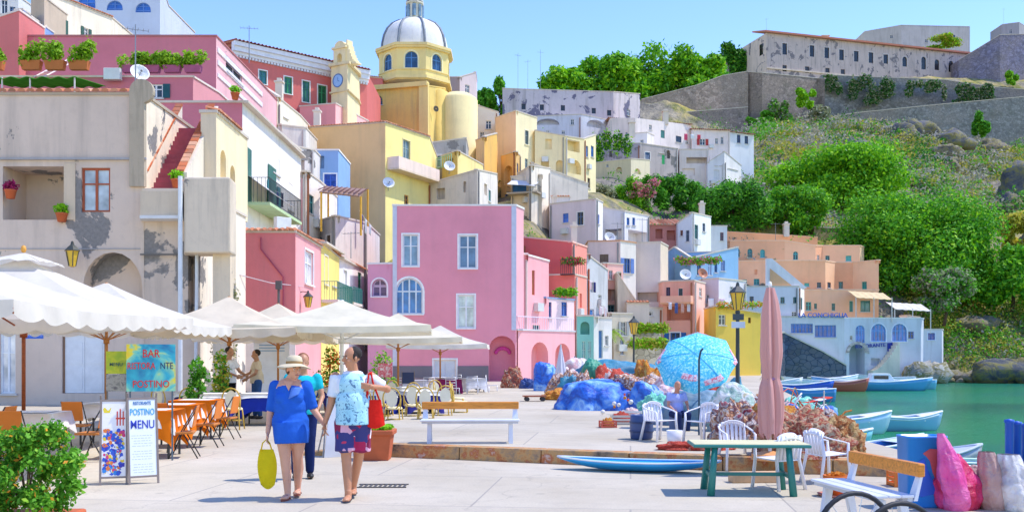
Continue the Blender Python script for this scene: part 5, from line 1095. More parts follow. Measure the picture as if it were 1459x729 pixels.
bl = [(858, 268, 296, 50, [FG], 'pale flowering oleander bush at the left end of the village bushes'), (900, 252, 290, 40, [FM, FB], 'bright green bush left of the pink oleander'), (912, 268, 292, 36, [FG, FM], 'grey green bush under the pink oleander'),
      (932, 252, 284, 34, [FM], 'green bush right of the pink oleander'), (962, 252, 286, 44, [FM, FD], 'dark bush at the right of the village bushes below the stone house'), (985, 262, 292, 34, [FM], 'small green bush beside the white gabled house wall')]
for i, (u, v0, v1, w, mt, lab) in enumerate(bl): tree('garden_bush', lab, u, v0-4, v1+14, 116+i*.7, w*1.5, mt, 5000, .17, 40+i, 15, 'bushes under the high village', trunk=False, cat='bush')
tree('oleander_bush', 'pink flowering oleander in the middle of the village bushes', 917, 250, 282, 114.5, 46, [foliage('c86a80', 'e89aa8'), foliage('c86a80', 'e89aa8'), FM], 1500, .16, 50, 7, trunk=False, cat='bush')
ub = [(1112, 140, 178, 44, [FG, FM], 'round grey green shrub on the slope under the bastion block'), (1148, 122, 150, 34, [FB], 'yellow green shrub growing against the bastion block'), (1085, 158, 176, 46, [FM], 'flat dark shrub left under the bastion block'), (1168, 150, 176, 40, [FG], 'grey shrub at the foot of the fortress wall'),
      (1330, 196, 222, 80, [FG, FM], 'broad grey shrub hedge on the rocky terrace'), (1445, 100, 120, 26, [FM, FB], 'green shrub beneath the lookout tower'), (1395, 160, 196, 30, [FM], 'dark ivy shrub by the road wall'), (1338, 52, 68, 70, [FO, FB], 'yellow green bushes behind the palace roof')]
for i, (u, v0, v1, w, mt, lab) in enumerate(ub):
    Y = {7: 330, 5: 285, 4: 205}.get(i, 228)
    tree('slope_shrub', lab, u, v0, v1+3, Y, w, mt, 2600, .4, 60+i, 9, 'shrubs on the upper slope', trunk=False, cat='bush')
# ivy on the fortress
m = [(P(u, v, 299), (2.2, 1.0, 3.0)) for u, v in ((1042, 78), (1052, 82), (1062, 86), (1048, 94), (1062, 98), (1036, 72))]
o = leafobj('ivy', m, 3500, .5, [FD, FM], rs=70, org=Vector(m[0][0])); tag(o, 'dark ivy covering the left wing of the ruined palace', 'ivy')
m = [(P(u, v, 130), (.8, .5, 1.6)) for u, v in ((851, 206), (853, 222), (866, 200), (880, 203), (893, 207))]
o = leafobj('ivy', m, 1800, .18, [FD, FB], rs=71, org=Vector(m[0][0])); tag(o, 'green creeper hanging on the dark stone house', 'ivy')
m = []; R3 = random.Random(5)
for i in range(46):
    u = R3.uniform(1180, 1420); v = 112+abs(R3.gauss(0, 16))+(u-1180)*.06; m.append((P(u, v, 251), (R3.uniform(.6, 2.6), .5, R3.uniform(.6, 2.2))))
o = leafobj('wall_creeper', m, 9000, .35, [FD, FG], rs=72, org=Vector(m[0][0])); tag(o, 'patches of creeper hanging over the long fortress wall', 'creeper', kind='stuff')
# scrub and rocks over the whole slope
def slope_pts(n, seed, u0, u1, y0, y1, test=None):
    R2 = random.Random(seed); out = []
    while len(out) < n:
        y = R2.uniform(y0, y1); u = R2.uniform(u0, u1); x = (u-U0)/F*y
        if test and not test(x, y, u): continue
        z = hill(x, y)
        if z > .3: out.append((x, y, z))
    return out
def patch(seed, k=.05): return lambda x, y, u: mn.noise(Vector((x*k+seed, y*k, seed))) > -.05
cov = [(slope_pts(1100, 1, 1020, 1620, 99, 262, patch(1)), 1.1, .5, FO, 'meadow_scrub', 42000, .18), (slope_pts(1300, 2, 1000, 1620, 100, 262, patch(7)), 1.2, .9, foliage('6f7a66', 'a8a494', hex3='b8a8b0'), 'grey_scrub', 52000, .2),
       (slope_pts(360, 3, 1000, 1620, 99, 262, patch(13)), 1.3, 1.0, FM, 'green_scrub', 20000, .18), (slope_pts(300, 4, 1290, 1620, 98, 116), 1.2, 1.0, FO, 'yellow_scrub', 26000, .14), (slope_pts(150, 8, 1060, 1620, 103, 165, patch(3, .08)), 1.5, 1.4, FM, 'slope_thicket', 18000, .18), (slope_pts(520, 41, 1070, 1620, 150, 246), 1.2, .9, FO, 'upper_meadow', 36000, .3), (slope_pts(420, 42, 1070, 1620, 150, 250, patch(17)), 1.3, 1.1, foliage('6a7a58', 'b4ae9c', hex3='c8bcc0'), 'upper_scrub', 30000, .3), (slope_pts(200, 43, 1070, 1620, 150, 250, patch(23)), 1.5, 1.2, FM, 'upper_bushes', 18000, .3),
       (slope_pts(130, 9, 1150, 1620, 150, 225, patch(5, .06)), 1.4, 1.2, FD, 'upper_thicket', 14000, .26),  # dark green clumps standing in for shadow among the shrubs
       (slope_pts(260, 6, 1330, 1620, 98, 112), .9, .9, FM, 'shore_scrub', 14000, .14), (slope_pts(200, 5, 560, 1050, 66, 235), 1.0, .9, FM, 'village_greenery', 10000, .18)]
for pts, r, h, mt, nm, n, leaf in cov:
    R2 = random.Random(len(pts)); cl = []
    for x, y, z in pts: s = R2.uniform(.5, 1.5)*(.6+y/200); cl.append(((x, y, z+h*s*.3), (r*s, r*s, h*s)))
    o = leafobj(nm, cl, n, leaf, [mt], rs=n, org=Vector((pts[0][0], pts[0][1], pts[0][2])), shell=.7); tag(o, 'low scrub covering the hillside', 'scrub', kind='stuff')
def rockm(hexc, sc_=.35):
    key = ('rk', hexc)
    if key in MATS: return MATS[key]
    m, nt, b = newmat('rock'); v = posmap(nt, (1, 1, 1.6)); f = noise(nt, v, sc_, 9, .72, .6); c = hx(hexc)
    L(nt, ramp(nt, f, [(.32, sc3(c, .35)), (.46, sc3(c, .8)), (.56, hx('8a8248')), (.62, sc3(c, 1.1)), (.75, sc3(c, 1.5))]), b.inputs['Base Color']); b.inputs['Roughness'].default_value = .95; bump(nt, b, f, 1, .5); MATS[key] = m; return m
def rock(m, c, r, seed):
    R2 = random.Random(seed); s0 = len(m.v); m.ell(c, r, 28 if max(r) > 2.2 else 12)
    for i in range(s0, len(m.v)):
        p = Vector(m.v[i]); d = p-Vector(c); q = 1+.6*mn.noise(p*(1.6/max(r))+Vector((seed, 0, 0)))+.3*abs(mn.noise(p*(4/max(r))))+.2*abs(mn.noise(p*(9/max(r))))+.1*mn.noise(p*(18/max(r))); m.v[i] = tuple(Vector(c)+d*q)
for i, (u, v, Y, rx, rz, lab) in enumerate(((1275, 195, 208, 4.6, 2.4, 'big grey rock outcrop under the road wall, left lobe'), (1302, 190, 212, 4.2, 2.4, 'rock outcrop lobe with yellow scrub at its top under the road wall'), (1348, 205, 206, 4.6, 2.2, 'rock outcrop right of the shrub hedge under the road wall'), (1322, 233, 190, 5, 1.4, 'flat grey rock ledge below the shrub hedge'),
                                           (1452, 272, 168, 3.2, 4, 'pale bare rock face at the right edge of the hillside'), (1436, 300, 160, 2.6, 2, 'smaller bare rock below the pale rock face'), (1215, 215, 190, 4, 2, 'grey rock showing above the spreading tree'))):
    m = MB(); c = P(u, v, Y); rock(m, c, (rx, rx*.7, rz), i+3); tag(m.obj('rock_outcrop', rockm('6f7078'), None, True, org=c), lab, 'rock')
R7 = random.Random(21); sr = MB()
for x, y, z in slope_pts(70, 31, 1020, 1620, 100, 250): r_ = R7.uniform(.5, 1.9)*(.5+y/220); ell0 = len(sr.v); rock(sr, (x, y, z+r_*.2), (r_*1.3, r_, r_*.8), R7.randrange(99))
tag(sr.obj('slope_rocks', rockm('8f867c', .9), None, True), 'grey rocks scattered over the slope', 'rocks', kind='stuff')
R4 = random.Random(9)
sh = MB()
for i in range(46):
    u = R4.uniform(1300, 1640); Y = R4.uniform(95.5, 99.5); r = R4.uniform(.3, 1.0); c = Vector(((u-U0)/F*Y, Y, -.9+r*.35)); rock(sh, c, (r*1.2, r, r*.8), i)
tag(sh.obj('shore_rocks', rockm('a89e8e', 1), None, True), 'pale boulders along the waterline below the slope', 'rocks', kind='stuff')
for i, (u, Y, r, lab) in enumerate(((1312, 93.5, 1.3, 'rounded white boulder at the water below the blue end house'), (1336, 93.5, 1.2, 'second rounded boulder at the corner of the blue end house'))):
    m = MB(); c = P(u, 533, Y); rock(m, c, (r, r, r*.9), i+20); tag(m.obj('boulder', rockm('c9c4ba', .8), None, True, org=c), lab, 'boulder')
m = MB(); c = P(1452, 532, 94); rock(m, c, (3.4, 2, 1.6), 40); tag(m.obj('boulder', rockm('5c6068', .5), None, True, org=c), 'dark rock at the waterline by the right edge', 'boulder')
# pole slanting in the slope greenery
m = MB(); m.cyl(P(1188, 262, 150), P(1202, 292, 150), .09, .12, 6); tag(m.obj('slope_pole', paint('a8a59c'), None, org=P(1202, 292, 150)), 'thin pale pole leaning in the shade under the spreading tree', 'pole')
# ================================================================ parasols
def parasol(label, c, peak, eave, half, rz, cloth, post, pr=.035, scal=7, val=.22, z0=0, seed=0, cap=True, under=None, rim=None):
    "square market parasol; c = (x, y) of its pole"
    o = thing('parasol', label, 'parasol', (c[0], c[1], z0), rz, 'cream parasols over the restaurant tables')
    m = MB(); n = 12; pk, ev = peak-z0, eave-z0
    for q in range(4):
        Rm = Matrix.Rotation(q*PI/2, 4, 'Z')
        def fn(a, b):      # b 0 centre..1 eave, a 0..1 across
            x = (a*2-1)*half*b; y = -half*b; sag = -.10*math.sin(PI*b)-.05*b*math.sin(PI*a)*b; return Rm @ Vector((x, y, pk+(ev-pk)*b+sag*(1 if b else 0)))
        m.grid(fn, n, 8)
        def fv(a, b):
            x = (a*2-1)*half; z = ev-.05*math.sin(PI*a); return Rm @ Vector((x, -half-.02*b+.015*b*math.sin(a*31+q+seed), z-b*(val*(.72+.28*abs(math.sin(a*PI*scal))))))
        m.grid(fv, 56, 2)
    cn = m.obj('canopy', cloth, o, True, org=Z0)
    if cap:
        m = MB()
        for q in range(4):
            Rm = Matrix.Rotation(q*PI/2, 4, 'Z'); m.grid(lambda a, b: Rm @ Vector(((a*2-1)*.5*b, -.5*b, pk+.09-.2*b+.03*math.sin(PI*a)*b+.02*math.sin(a*17)*b)), 8, 3)
        m.obj('vent_cap', cloth, o, True, org=Z0)
    m = MB()
    for q in range(4):
        for s in (0, 1):
            Rm = Matrix.Rotation(q*PI/2, 4, 'Z'); e = Rm @ (Vector((half*.985, -half*.985, ev-.04)) if s else Vector((0, -half*.985, ev-.09))); m.tube([Vector((0, 0, pk-.08)), Vector((0, 0, pk-.08)).lerp(e, .5)-Vector((0, 0, .17)), e-Vector((0, 0, .05))], .014, 5)
            k = Vector((0, 0, ev-.35)); m.cyl(k, Vector((0, 0, pk-.08)).lerp(e, .5)-Vector((0, 0, .19)), .012, n=5)
    m.obj('rib', post, o, org=Z0)
    m = MB(); m.cyl((0, 0, .05), (0, 0, pk), pr, n=10); m.cyl((0, 0, ev-.42), (0, 0, ev-.3), pr*1.9, n=10); m.obj('pole', post, o, True, org=Z0)
    if cap: m = MB(); m.ell((0, 0, pk+.15), (.05, .05, .07), 8); m.obj('finial', paint('d99a3c'), o, True, org=Z0)
    m = MB(); m.lathe((0, 0, 0), [(.32, 0), (.32, .06), (.08, .09), (.05, .3)], 14); m.obj('base', paint('8a8680', .8), o, org=Z0)
    return o
CL = fabric('e9e3d6', .32, fold=.2); CL2 = fabric('f1e9cf', .35, fold=.2); CL3 = fabric('f0e2c8', .35); WP = wood('9a4a1e'); WP2 = wood('b87838'); MP = paint('e6e6e2', .4)
um = [('nearest cream parasol, cut by the left edge of the picture', (-7.25, 12.3), 3.0, 2.2, 2.05, 0, CL, WP), ('cream parasol with a white vent cap behind the nearest one', (-8.4, 16.9), 3.3, 2.35, 2.25, .04, CL, WP),
      ('cream parasol on a wooden pole beside the painted bar sign', (-8.75, 21.2), 3.2, 2.3, 2.1, 0, CL, WP2), ('whitish parasol in the middle of the row, left of the waiters', (-7.25, 25.2), 3.15, 2.3, 1.9, .1, CL3, WP2),
      ('sand coloured parasol above the two waiters', (-7.0, 29.4), 3.2, 2.25, 1.9, -.06, CL3, WP2), ('big ivory parasol on a white metal pole behind the couple', (-4.5, 26), 3.1, 2.38, 2.35, .08, CL2, MP),
      ('yellowish parasol on a thin wooden pole right of the man', (-3.65, 31.5), 3.0, 2.2, 2.05, .05, CL2, WP2), ('small white parasol farthest right, in front of the pink building', (-2.85, 39), 2.85, 2.1, 1.9, 0, CL, WP2)]
for i, a in enumerate(um): parasol(*a[:8], pr=.05 if a[7] is MP else .033, seed=i, cap=i < 2, scal=7 if i < 5 else 0)

# ================================================================ restaurant furniture
def cloth_mesh(m, w, d, h, drop, seed, rz=0, overlay=False):
    "a square cloth lying on a table: top and four rippled sides with pointed corners"
    R2 = random.Random(seed); n = 40; ring0 = []; ring1 = []; ring2 = []
    for i in range(n):
        t = i/n*4; s = int(t); f = t-s; c = [(-1, -1), (1, -1), (1, 1), (-1, 1), (-1, -1)]; x = c[s][0]+(c[s+1][0]-c[s][0])*f; y = c[s][1]+(c[s+1][1]-c[s][1])*f
        corner = abs(abs(f-.5)*2); corner = corner**3
        rip = .03*math.sin(i*1.9+seed)+R2.uniform(-.01, .01); dr = drop*(.8+.45*corner)
        ring0.append((x*w/2, y*d/2, h)); ring1.append((x*(w/2+.02+rip*.4), y*(d/2+.02+rip*.4), h-.06-.3*drop)); ring2.append((x*(w/2+.04+rip), y*(d/2+.04+rip), h-dr))
    m.add(ring0+ring1+ring2, [tuple(range(n))]+[(k*n+i, k*n+(i+1) % n, (k+1)*n+(i+1) % n, (k+1)*n+i) for k in (0, 1) for i in range(n)])
def table(loc, rz, label, clothmat, over=None, w=.85, h=.74, g='restaurant tables'):
    o = thing('restaurant_table', label, 'table', loc, rz, g); m = MB(); m.box(-w/2, -w/2, h-.03, w/2, w/2, h); m.obj('tabletop', wood('8a6a4a'), o, org=Z0)
    for sx in (-1, 1):
        for sy in (-1, 1): m = MB(); m.cyl((sx*w*.42, sy*w*.42, 0), (sx*w*.42, sy*w*.42, h-.03), .02, n=6); m.obj('leg', paint('3a3a3c', .5), o, org=Z0)
    cc = []
    m = MB(); cloth_mesh(m, w, w, h+.004, .3 if over else .5, int(loc[1]*10)); c = m.obj('tablecloth', clothmat, None, False, org=Vector((0, 0, 0))); c.location = loc; c.rotation_euler = (0, 0, rz)
    for p in c.data.polygons: p.use_smooth = p.index > 0
    return o, c
def setting_bits(loc, rz, seed, label_t, n=3):
    "glasses and plates on a table"
    R2 = random.Random(seed); 
    for i in range(n):
        a = rz+i*2*PI/n; p = Vector(loc)+Vector((.24*math.cos(a), .24*math.sin(a), .75))
        yield p
_g = None
def glass_at(p, label, grp):
    global _g
    if _g is None:
        m = MB(); m.lathe((0, 0, 0), [(.03, 0), (.03, .004), (.005, .01), (.005, .07), (.03, .09), (.036, .15), (.028, .18)], 10)
        _g = m.obj('wine_glass', paint('dfe8ee', .1, var=.0), None, True, org=Vector(p)); o = _g
    else: o = _g.copy(); C.objects.link(o); o.location = p
    tag(o, label, 'glass', grp)
def plate_at(p, label, grp):
    global _pl
    try: o = _pl.copy(); C.objects.link(o); o.location = p
    except NameError:
        m = MB(); m.lathe((0, 0, 0), [(.001, .004), (.08, .004), (.12, .016), (.122, .013), (.08, 0), (.001, 0)], 16); _pl = m.obj('plate', paint('f2f0ea', .2), None, True, org=Vector(p)); o = _pl
    tag(o, label, 'plate', grp)
OC = fabric('f0801c', .15); WC = fabric('f3efe9', .1); BC = fabric('2438a0'); PC = fabric('3a3a8a')
def overcloth(loc, rz, mt, label, cat='tablecloth', w=.88, drop=.34, g='orange overcloths'):
    m = MB(); cloth_mesh(m, w, w, .752, drop, int(loc[1]*7)); o = m.obj('overcloth', mt, None, org=Vector((0, 0, 0))); o.location = loc; o.rotation_euler = (0, 0, rz); tag(o, label, cat, g)
    for p in o.data.polygons: p.use_smooth = p.index > 0
near_t = [((-5.8, 15.8, 0), .1, 'orange clothed table nearest the menu boards'), ((-6.05, 17.6, 0), .0, 'orange clothed table second behind the menu boards'), ((-6.25, 19.5, 0), .05, 'orange clothed table at the far end of the right row'),
          ((-7.4, 15.2, 0), .1, 'white and orange table behind the left menu board'), ((-8.6, 14.2, 0), .0, 'white and orange table near the left edge under the parasol'), ((-7.5, 18.2, 0), .1, 'white table below the painted bar sign'), ((-9.6, 16.6, 0), .1, 'white table at the left edge in front of the doors')]
for i, (l, rz, lab) in enumerate(near_t):
    o, c = table(l, rz, lab, WC, True); tag(c, 'white cloth on the '+lab, 'tablecloth', 'white restaurant tablecloths')
    if i < 3 or i == 4: overcloth((l[0], l[1], .0), rz+PI/4 if False else rz, OC, 'orange cloth on '+lab, w=.872+i*.0, drop=.5 if i < 3 else .2)
    m = MB(); m.box(-.3, -.3, .7555, .3, .3, .7575); q = m.obj('centre_cloth', WC, None, org=Vector((0, 0, 0))); q.location = (l[0], l[1], 0); q.rotation_euler = (0, 0, rz); tag(q, 'white centre on '+lab, 'tablecloth', 'white centre cloths')
    for j, p in enumerate(setting_bits(l, rz, i, '')):
        pos = ('left', 'right', 'far')[j]; glass_at(p+Vector((0, 0, .008)), 'stemmed glass at the %s side of the %s' % (pos, ' '.join(lab.replace('orange clothed ', '').replace('white and orange ', '').split()[:8])), 'glasses on the orange tables')
        plate_at(p+Vector((-.08, -.1, .008)), 'white plate at the %s side of the %s' % (pos, ' '.join(lab.replace('orange clothed ', '').replace('white and orange ', '').split()[:8])), 'plates on the orange tables')
far_t = [((-6.9, 23.0, 0), 'dark blue clothed table beside the left waiter'), ((-5.9, 23.2, 0), 'dark blue clothed table in front of the two waiters'), ((-7.8, 24.2, 0), 'blue clothed table at the left end behind the painted sign'), ((-3.4, 24.4, 0), 'blue clothed table behind the man with the red bag'), ((-2.3, 24.6, 0), 'blue clothed table behind the wooden bench'), ((-2.9, 27.6, 0), 'blue clothed table among the golden chairs'), ((-4.9, 27.4, 0), 'blue clothed table behind the couple')]
for i, (l, lab) in enumerate(far_t):
    o, c = table(l, .1*i, lab, BC if i % 2 else PC); tag(c, 'navy cloth on the '+lab, 'tablecloth', 'navy tablecloths')
    overcloth(l, .1*i, WC, 'short white cloth over the '+lab, w=.87, drop=.12, g='white overcloths')
# far furniture by the pink building
for i, (x, y, mt, lab) in enumerate(((-3.6, 36.5, 'c9c4cc', 'grey table nearest in front of the pink building'), (-2.4, 37.5, '8a2a5a', 'wine red clothed table by the last parasol'), (-1.6, 39.5, 'd9d9de', 'white table at the right end below the last parasol'), (-4.2, 40, 'b09aa8', 'mauve table at the back below the last parasol'), (-2.9, 41.5, 'cfcfd8', 'pale table closest to the pink building'))):
    o, c = table((x, y, 0), .2*i, lab, fabric(mt)); tag(c, 'cloth on the '+lab, 'tablecloth', 'cloths on the far tables')

def bistro_chair():
    o = thing('bistro_chair', 'x', 'chair'); GO = paint('c9a43c', .5); 
    m = MB(); m.lathe((0, 0, .45), [(.001, .02), (.17, .025), (.2, 0), (.2, -.02), (.17, -.03)], 16); m.obj('seat', paint('e9dcae', .7), o, True)
    m = MB(); bk = [(.2*math.cos(a)*1.0, .19+.03*math.sin(a), .66+.24*math.sin(a)) for a in np.linspace(0, 2*PI, 17)[:-1]]; m.tube(bk, .016, 6, closed=True); m.tube([(-.19, .17, .45), (-.2, .19, .66)], .016, 6); m.tube([(.19, .17, .45), (.2, .19, .66)], .016, 6); m.obj('back_frame', GO, o, True)
    m = MB(); m.grid(lambda a, b: ((a*2-1)*.13*math.sqrt(max(.02, 1-(b*2-1)**2)), .2, .66+(b*2-1)*.19), 6, 8); m.obj('back_panel', paint('efe6c9', .7), o, True)
    for sx in (-1, 1):
        for sy in (-1, 1): m = MB(); m.tube([(sx*.15, sy*.14, .45), (sx*.19, sy*.2, .0)], .015, 6); m.obj('leg', GO, o, True)
    m = MB(); m.tube([(.17*math.cos(a), .17*math.sin(a), .2) for a in np.linspace(0, 2*PI, 13)[:-1]], .01, 5, closed=True); m.obj('stretcher', GO, o, True)
    return o
bc = bistro_chair(); first = True
bl_ = [(-6.15, 21.7, PI, 'golden bistro chair right of centre in front of the navy tables, back turned'), (-7.15, 21.9, PI, 'golden bistro chair left of the dark tables, back turned'), (-8.0, 22.6, PI-.4, 'golden bistro chair at the left beside a plant'), (-5.1, 23.4, PI/2, 'golden bistro chair at the right side of the navy tables'),
       (-3.7, 23.2, PI, 'golden bistro chair directly right of the man, back turned'), (-3.05, 23.4, PI-.2, 'golden bistro chair second right of the man'), (-2.35, 23.3, PI, 'golden bistro chair behind the left end of the bench'), (-1.65, 23.6, PI+.3, 'golden bistro chair behind the middle of the bench'),
       (-3.6, 25.7, 0, 'golden bistro chair facing out behind the first blue table'), (-2.6, 25.9, .1, 'golden bistro chair facing out behind the second blue table'), (-1.9, 26.6, PI/2, 'golden bistro chair sideways near the bench'), (-3.5, 28.4, 0, 'golden bistro chair behind, left of the thin pole'), (-2.2, 28.6, .3, 'golden bistro chair behind, right of the thin pole'), (-4.6, 25.9, -.2, 'golden bistro chair hidden behind the couple'), (-5.4, 26.6, .2, 'golden bistro chair left of the white metal pole'), (-3.35, 21.9, PI+.2, 'golden bistro chair nearest the low yellow plant, in front of its row'), (-2.65, 22.0, PI-.1, 'golden bistro chair in front of the row, left of the bench post'), (-1.95, 22.2, PI, 'golden bistro chair in front of the row, above the bench rail'), (-1.3, 24.8, PI/2, 'golden bistro chair at the right end of the blue tables'), (-1.5, 27.2, PI/2, 'golden bistro chair at the right end, farther back')]
for i, (x, y, rz, lab) in enumerate(bl_):
    o = bc if i == 0 else dup(bc); o.location = (x, y, 0); o.rotation_euler = (0, 0, rz); tag(o, lab, 'chair', 'golden bistro chairs')
    o.scale = (1, 1, 1.02)
def cloth_chair():
    o = thing('restaurant_chair', 'x', 'chair'); BK = paint('2b2b2e', .5); m = MB(); m.box(-.21, -.2, .43, .21, .22, .47); m.obj('seat', paint('c87a34'), o, bevel=.01)
    m = MB(); m.hexa([(-.2, .2, .55), (.2, .2, .55), (.2, .22, .55), (-.2, .22, .55), (-.2, .27, .92), (.2, .27, .92), (.2, .29, .92), (-.2, .29, .92)]); m.obj('backrest', paint('e8822c'), o, bevel=.01)
    for sx in (-1, 1): m = MB(); m.tube([(sx*.2, -.19, .0), (sx*.19, .0, .44), (sx*.2, .28, .92)], .012, 6); m.tube([(sx*.2, .3, 0), (sx*.19, .05, .45)], .012, 6); m.obj('frame', BK, o, True)
    return o
cc0 = cloth_chair()
cl_ = [(-5.25, 15.6, -PI/2+.2, 'folding chair with black legs beside the nearest orange table'), (-5.45, 17.5, -PI/2, 'folding chair with black legs beside the second orange table'), (-5.65, 19.3, -PI/2-.1, 'folding chair with black legs at the far orange table'), (-5.95, 16.7, PI, 'folding chair between the first two orange tables'), (-7.2, 14.3, PI, 'folding chair just behind the left menu board'),
       (-8.1, 15.4, -PI/2, 'folding chair between the two left tables'), (-6.6, 15.4, -PI/2, 'folding chair seen between the parasol poles'), (-8.7, 13.2, PI, 'folding chair above the potted shrub'), (-7.6, 17.2, PI, 'folding chair in front of the white table under the sign')]
for i, (x, y, rz, lab) in enumerate(cl_):
    o = cc0 if i == 0 else dup(cc0); o.location = (x, y, 0); o.rotation_euler = (0, 0, rz); o.scale = (.9, .9, .9); tag(o, lab, 'chair', 'folding chairs at the orange tables')
MC = None
def metal_chair():
    o = thing('metal_chair', 'x', 'chair'); M_ = paint('d9d9de', .35, .3); m = MB(); m.box(-.2, -.2, .43, .2, .2, .45); m.obj('seat', M_, o)
    m = MB(); m.tube([(-.2, .2, 0), (-.2, .22, .45), (-.19, .27, .85), (.19, .27, .85), (.2, .22, .45), (.2, .2, 0)], .014, 6)
    for z in (.55, .65, .75): m.cyl((-.2, .25, z), (.2, .25, z), .01, n=5)
    m.obj('back_frame', M_, o, True)
    for sx in (-1, 1): m = MB(); m.tube([(sx*.2, -.2, 0), (sx*.2, -.19, .44)], .014, 6); m.obj('leg', M_, o, True)
    return o
mc = metal_chair()
ml = [(-3.9, 35.6, PI, 'pale metal chair left of the far grey table'), (-3.0, 35.8, PI, 'pale metal chair in front of the far grey table'), (-2.2, 36.4, PI-.2, 'pale metal chair before the wine red table'), (-1.5, 37.2, PI, 'pale metal chair right of the wine red table'), (-1.1, 38.6, PI/2, 'pale metal chair at the right end of the terrace'), (-.8, 40.2, PI/2, 'pale metal chair nearest the arch of the pink building'), (-2.3, 40.6, 0, 'pale metal chair behind the white far table')]
for i, (x, y, rz, lab) in enumerate(ml):
    o = mc if i == 0 else dup(mc); o.location = (x, y, 0); o.rotation_euler = (0, 0, rz); tag(o, lab, 'chair', 'pale metal chairs on the far terrace')

# ================================================================ boards and signs
def panel_M(a, b, z):      # frame with x along a->b, y up, z towards the camera
    d = Vector((b[0]-a[0], b[1]-a[1], 0)).normalized(); n = Vector((d.y, -d.x, 0)); up = Vector((0, 0, 1)); M = Matrix((d, up, n)).transposed().to_4x4(); M.translation = Vector(((a[0]+b[0])/2, (a[1]+b[1])/2, z)); return M
def a_board(label, u0, u1, Y0, Y1, h, face, lean=.16, tilt=.0):
    a, b = XY(u0, Y0), XY(u1, Y1); M = panel_M(a, b, 0) @ Matrix.Rotation(-.12, 4, 'X'); w = (b-a).length
    o = thing('menu_board', label, 'menu board', (M.translation.x, M.translation.y, 0), 0, None); FR = paint('8a7d78', .5)
    m = MB(M)
    for x in (-w/2, w/2-.025): m.box(x, 0, -.012, x+.025, h+.02, .012)
    m.box(-w/2+.025, h-.005, -.012, w/2-.025, h+.02, .012); m.box(-w/2+.025, .08, -.012, w/2-.025, .105, .012); m.obj('frame', FR, o)
    m = MB(M); m.box(-w/2+.026, .106, -.006, w/2-.026, h-.006, .006); m.obj('panel', paint(face, .5, var=.03), o)
    M2 = panel_M(a, b, 0) @ Matrix.Translation((0, 0, -.02)) @ Matrix.Rotation(.28, 4, 'X'); m = MB(M2 @ Matrix.Translation((0, 0, -h*.38))) 
    for x in (-w/2, w/2-.02): m.box(x, 0, -.01, x+.02, h*1.0, .01)
    m.box(-w/2+.02, .1, -.01, w/2-.02, .12, .01); m.obj('rear_leg', FR, o)
    return o, M, w
o, M, w = a_board('right white menu board with blue hand painted lettering', 183, 227, 12.3, 12.5, 1.07, 'e9eff4')
K = lambda x, y, r=0: M @ Matrix.Translation((x, y, .009)) @ Matrix.Rotation(r, 4, 'Z')
text_mesh('POSTINO', .115, K(0, .87), 'lettering', paint('2fa8dc'), o, .002, sx=.62); text_mesh('MENU', .15, K(.0, .70), 'lettering', paint('2438b0'), o, .002, sx=.72)
text_mesh('RISTORANTE', .06, K(0, 1.0), 'lettering', paint('2f78b8'), o, .002, sx=.62)
m = MB(M)
for i in range(16):
    y = .64-i*.033; x0 = -.14+rnd.uniform(0, .03)
    if i in (0, 6, 11): continue
    x = x0
    while x < .1: l = rnd.uniform(.015, .05); m.box(x, y, .006, x+l, y+.006, .0075); x += l+.012
m.obj('menu_lines', paint('b9c4d2'), o)
o, M, w = a_board('left menu board painted with blue, pink and yellow sea life', 141, 182, 12.25, 12.35, 1.05, 'f0eef0')
pal = ['2f58c8', '2f58c8', '2f88d8', 'd83a78', 'e8c83a', 'e07a3a', '3a3ab0', 'f2f2f2']; ms = [MB(M) for _ in pal]
for i in range(210):
    q = rnd.randrange(len(pal)); y = .13+.55*rnd.random()**.9; x = rnd.uniform(-w/2+.05, w/2-.05); r = rnd.uniform(.008, .03); k = rnd.randint(5, 9); a0 = rnd.random()*3
    ms[q].poly([(x+r*math.cos(a0+2*PI*j/k)*rnd.uniform(.5, 1.2), y+r*math.sin(a0+2*PI*j/k), .0065+i*.00002) for j in range(k)])
ms[0].lathe((0, 0, 0), [(0, 0)], 3) if False else None
for (x, y, r, q) in ((-.08, .6, .05, 2), (.05, .55, .06, 0), (-.1, .47, .06, 0), (.09, .65, .035, 3)): ms[q].poly([(x+r*math.cos(2*PI*j/14), y+r*.8*math.sin(2*PI*j/14), .0061+q*.0001) for j in range(14)])
for q, mm in zip(pal, ms):
    if mm.v: mm.obj('painted_pattern', paint(q), o)
mm = MB(M)
for j in range(3): mm.box(.03+j*.035, .74, .0064, .045+j*.035, .95-.03*abs(j-1), .008); 
mm.box(.02, .82, .0066, .13, .84, .0085); mm.obj('red_strokes', paint('d8452f'), o)
mm = MB(M); mm.poly([(-.13+.1*j/8, .95+.02*math.sin(j), .0065) for j in range(9)]+[(-.05, .9, .0065), (-.12, .9, .0065)]); mm.obj('yellow_fish', paint('e8d23a'), o)
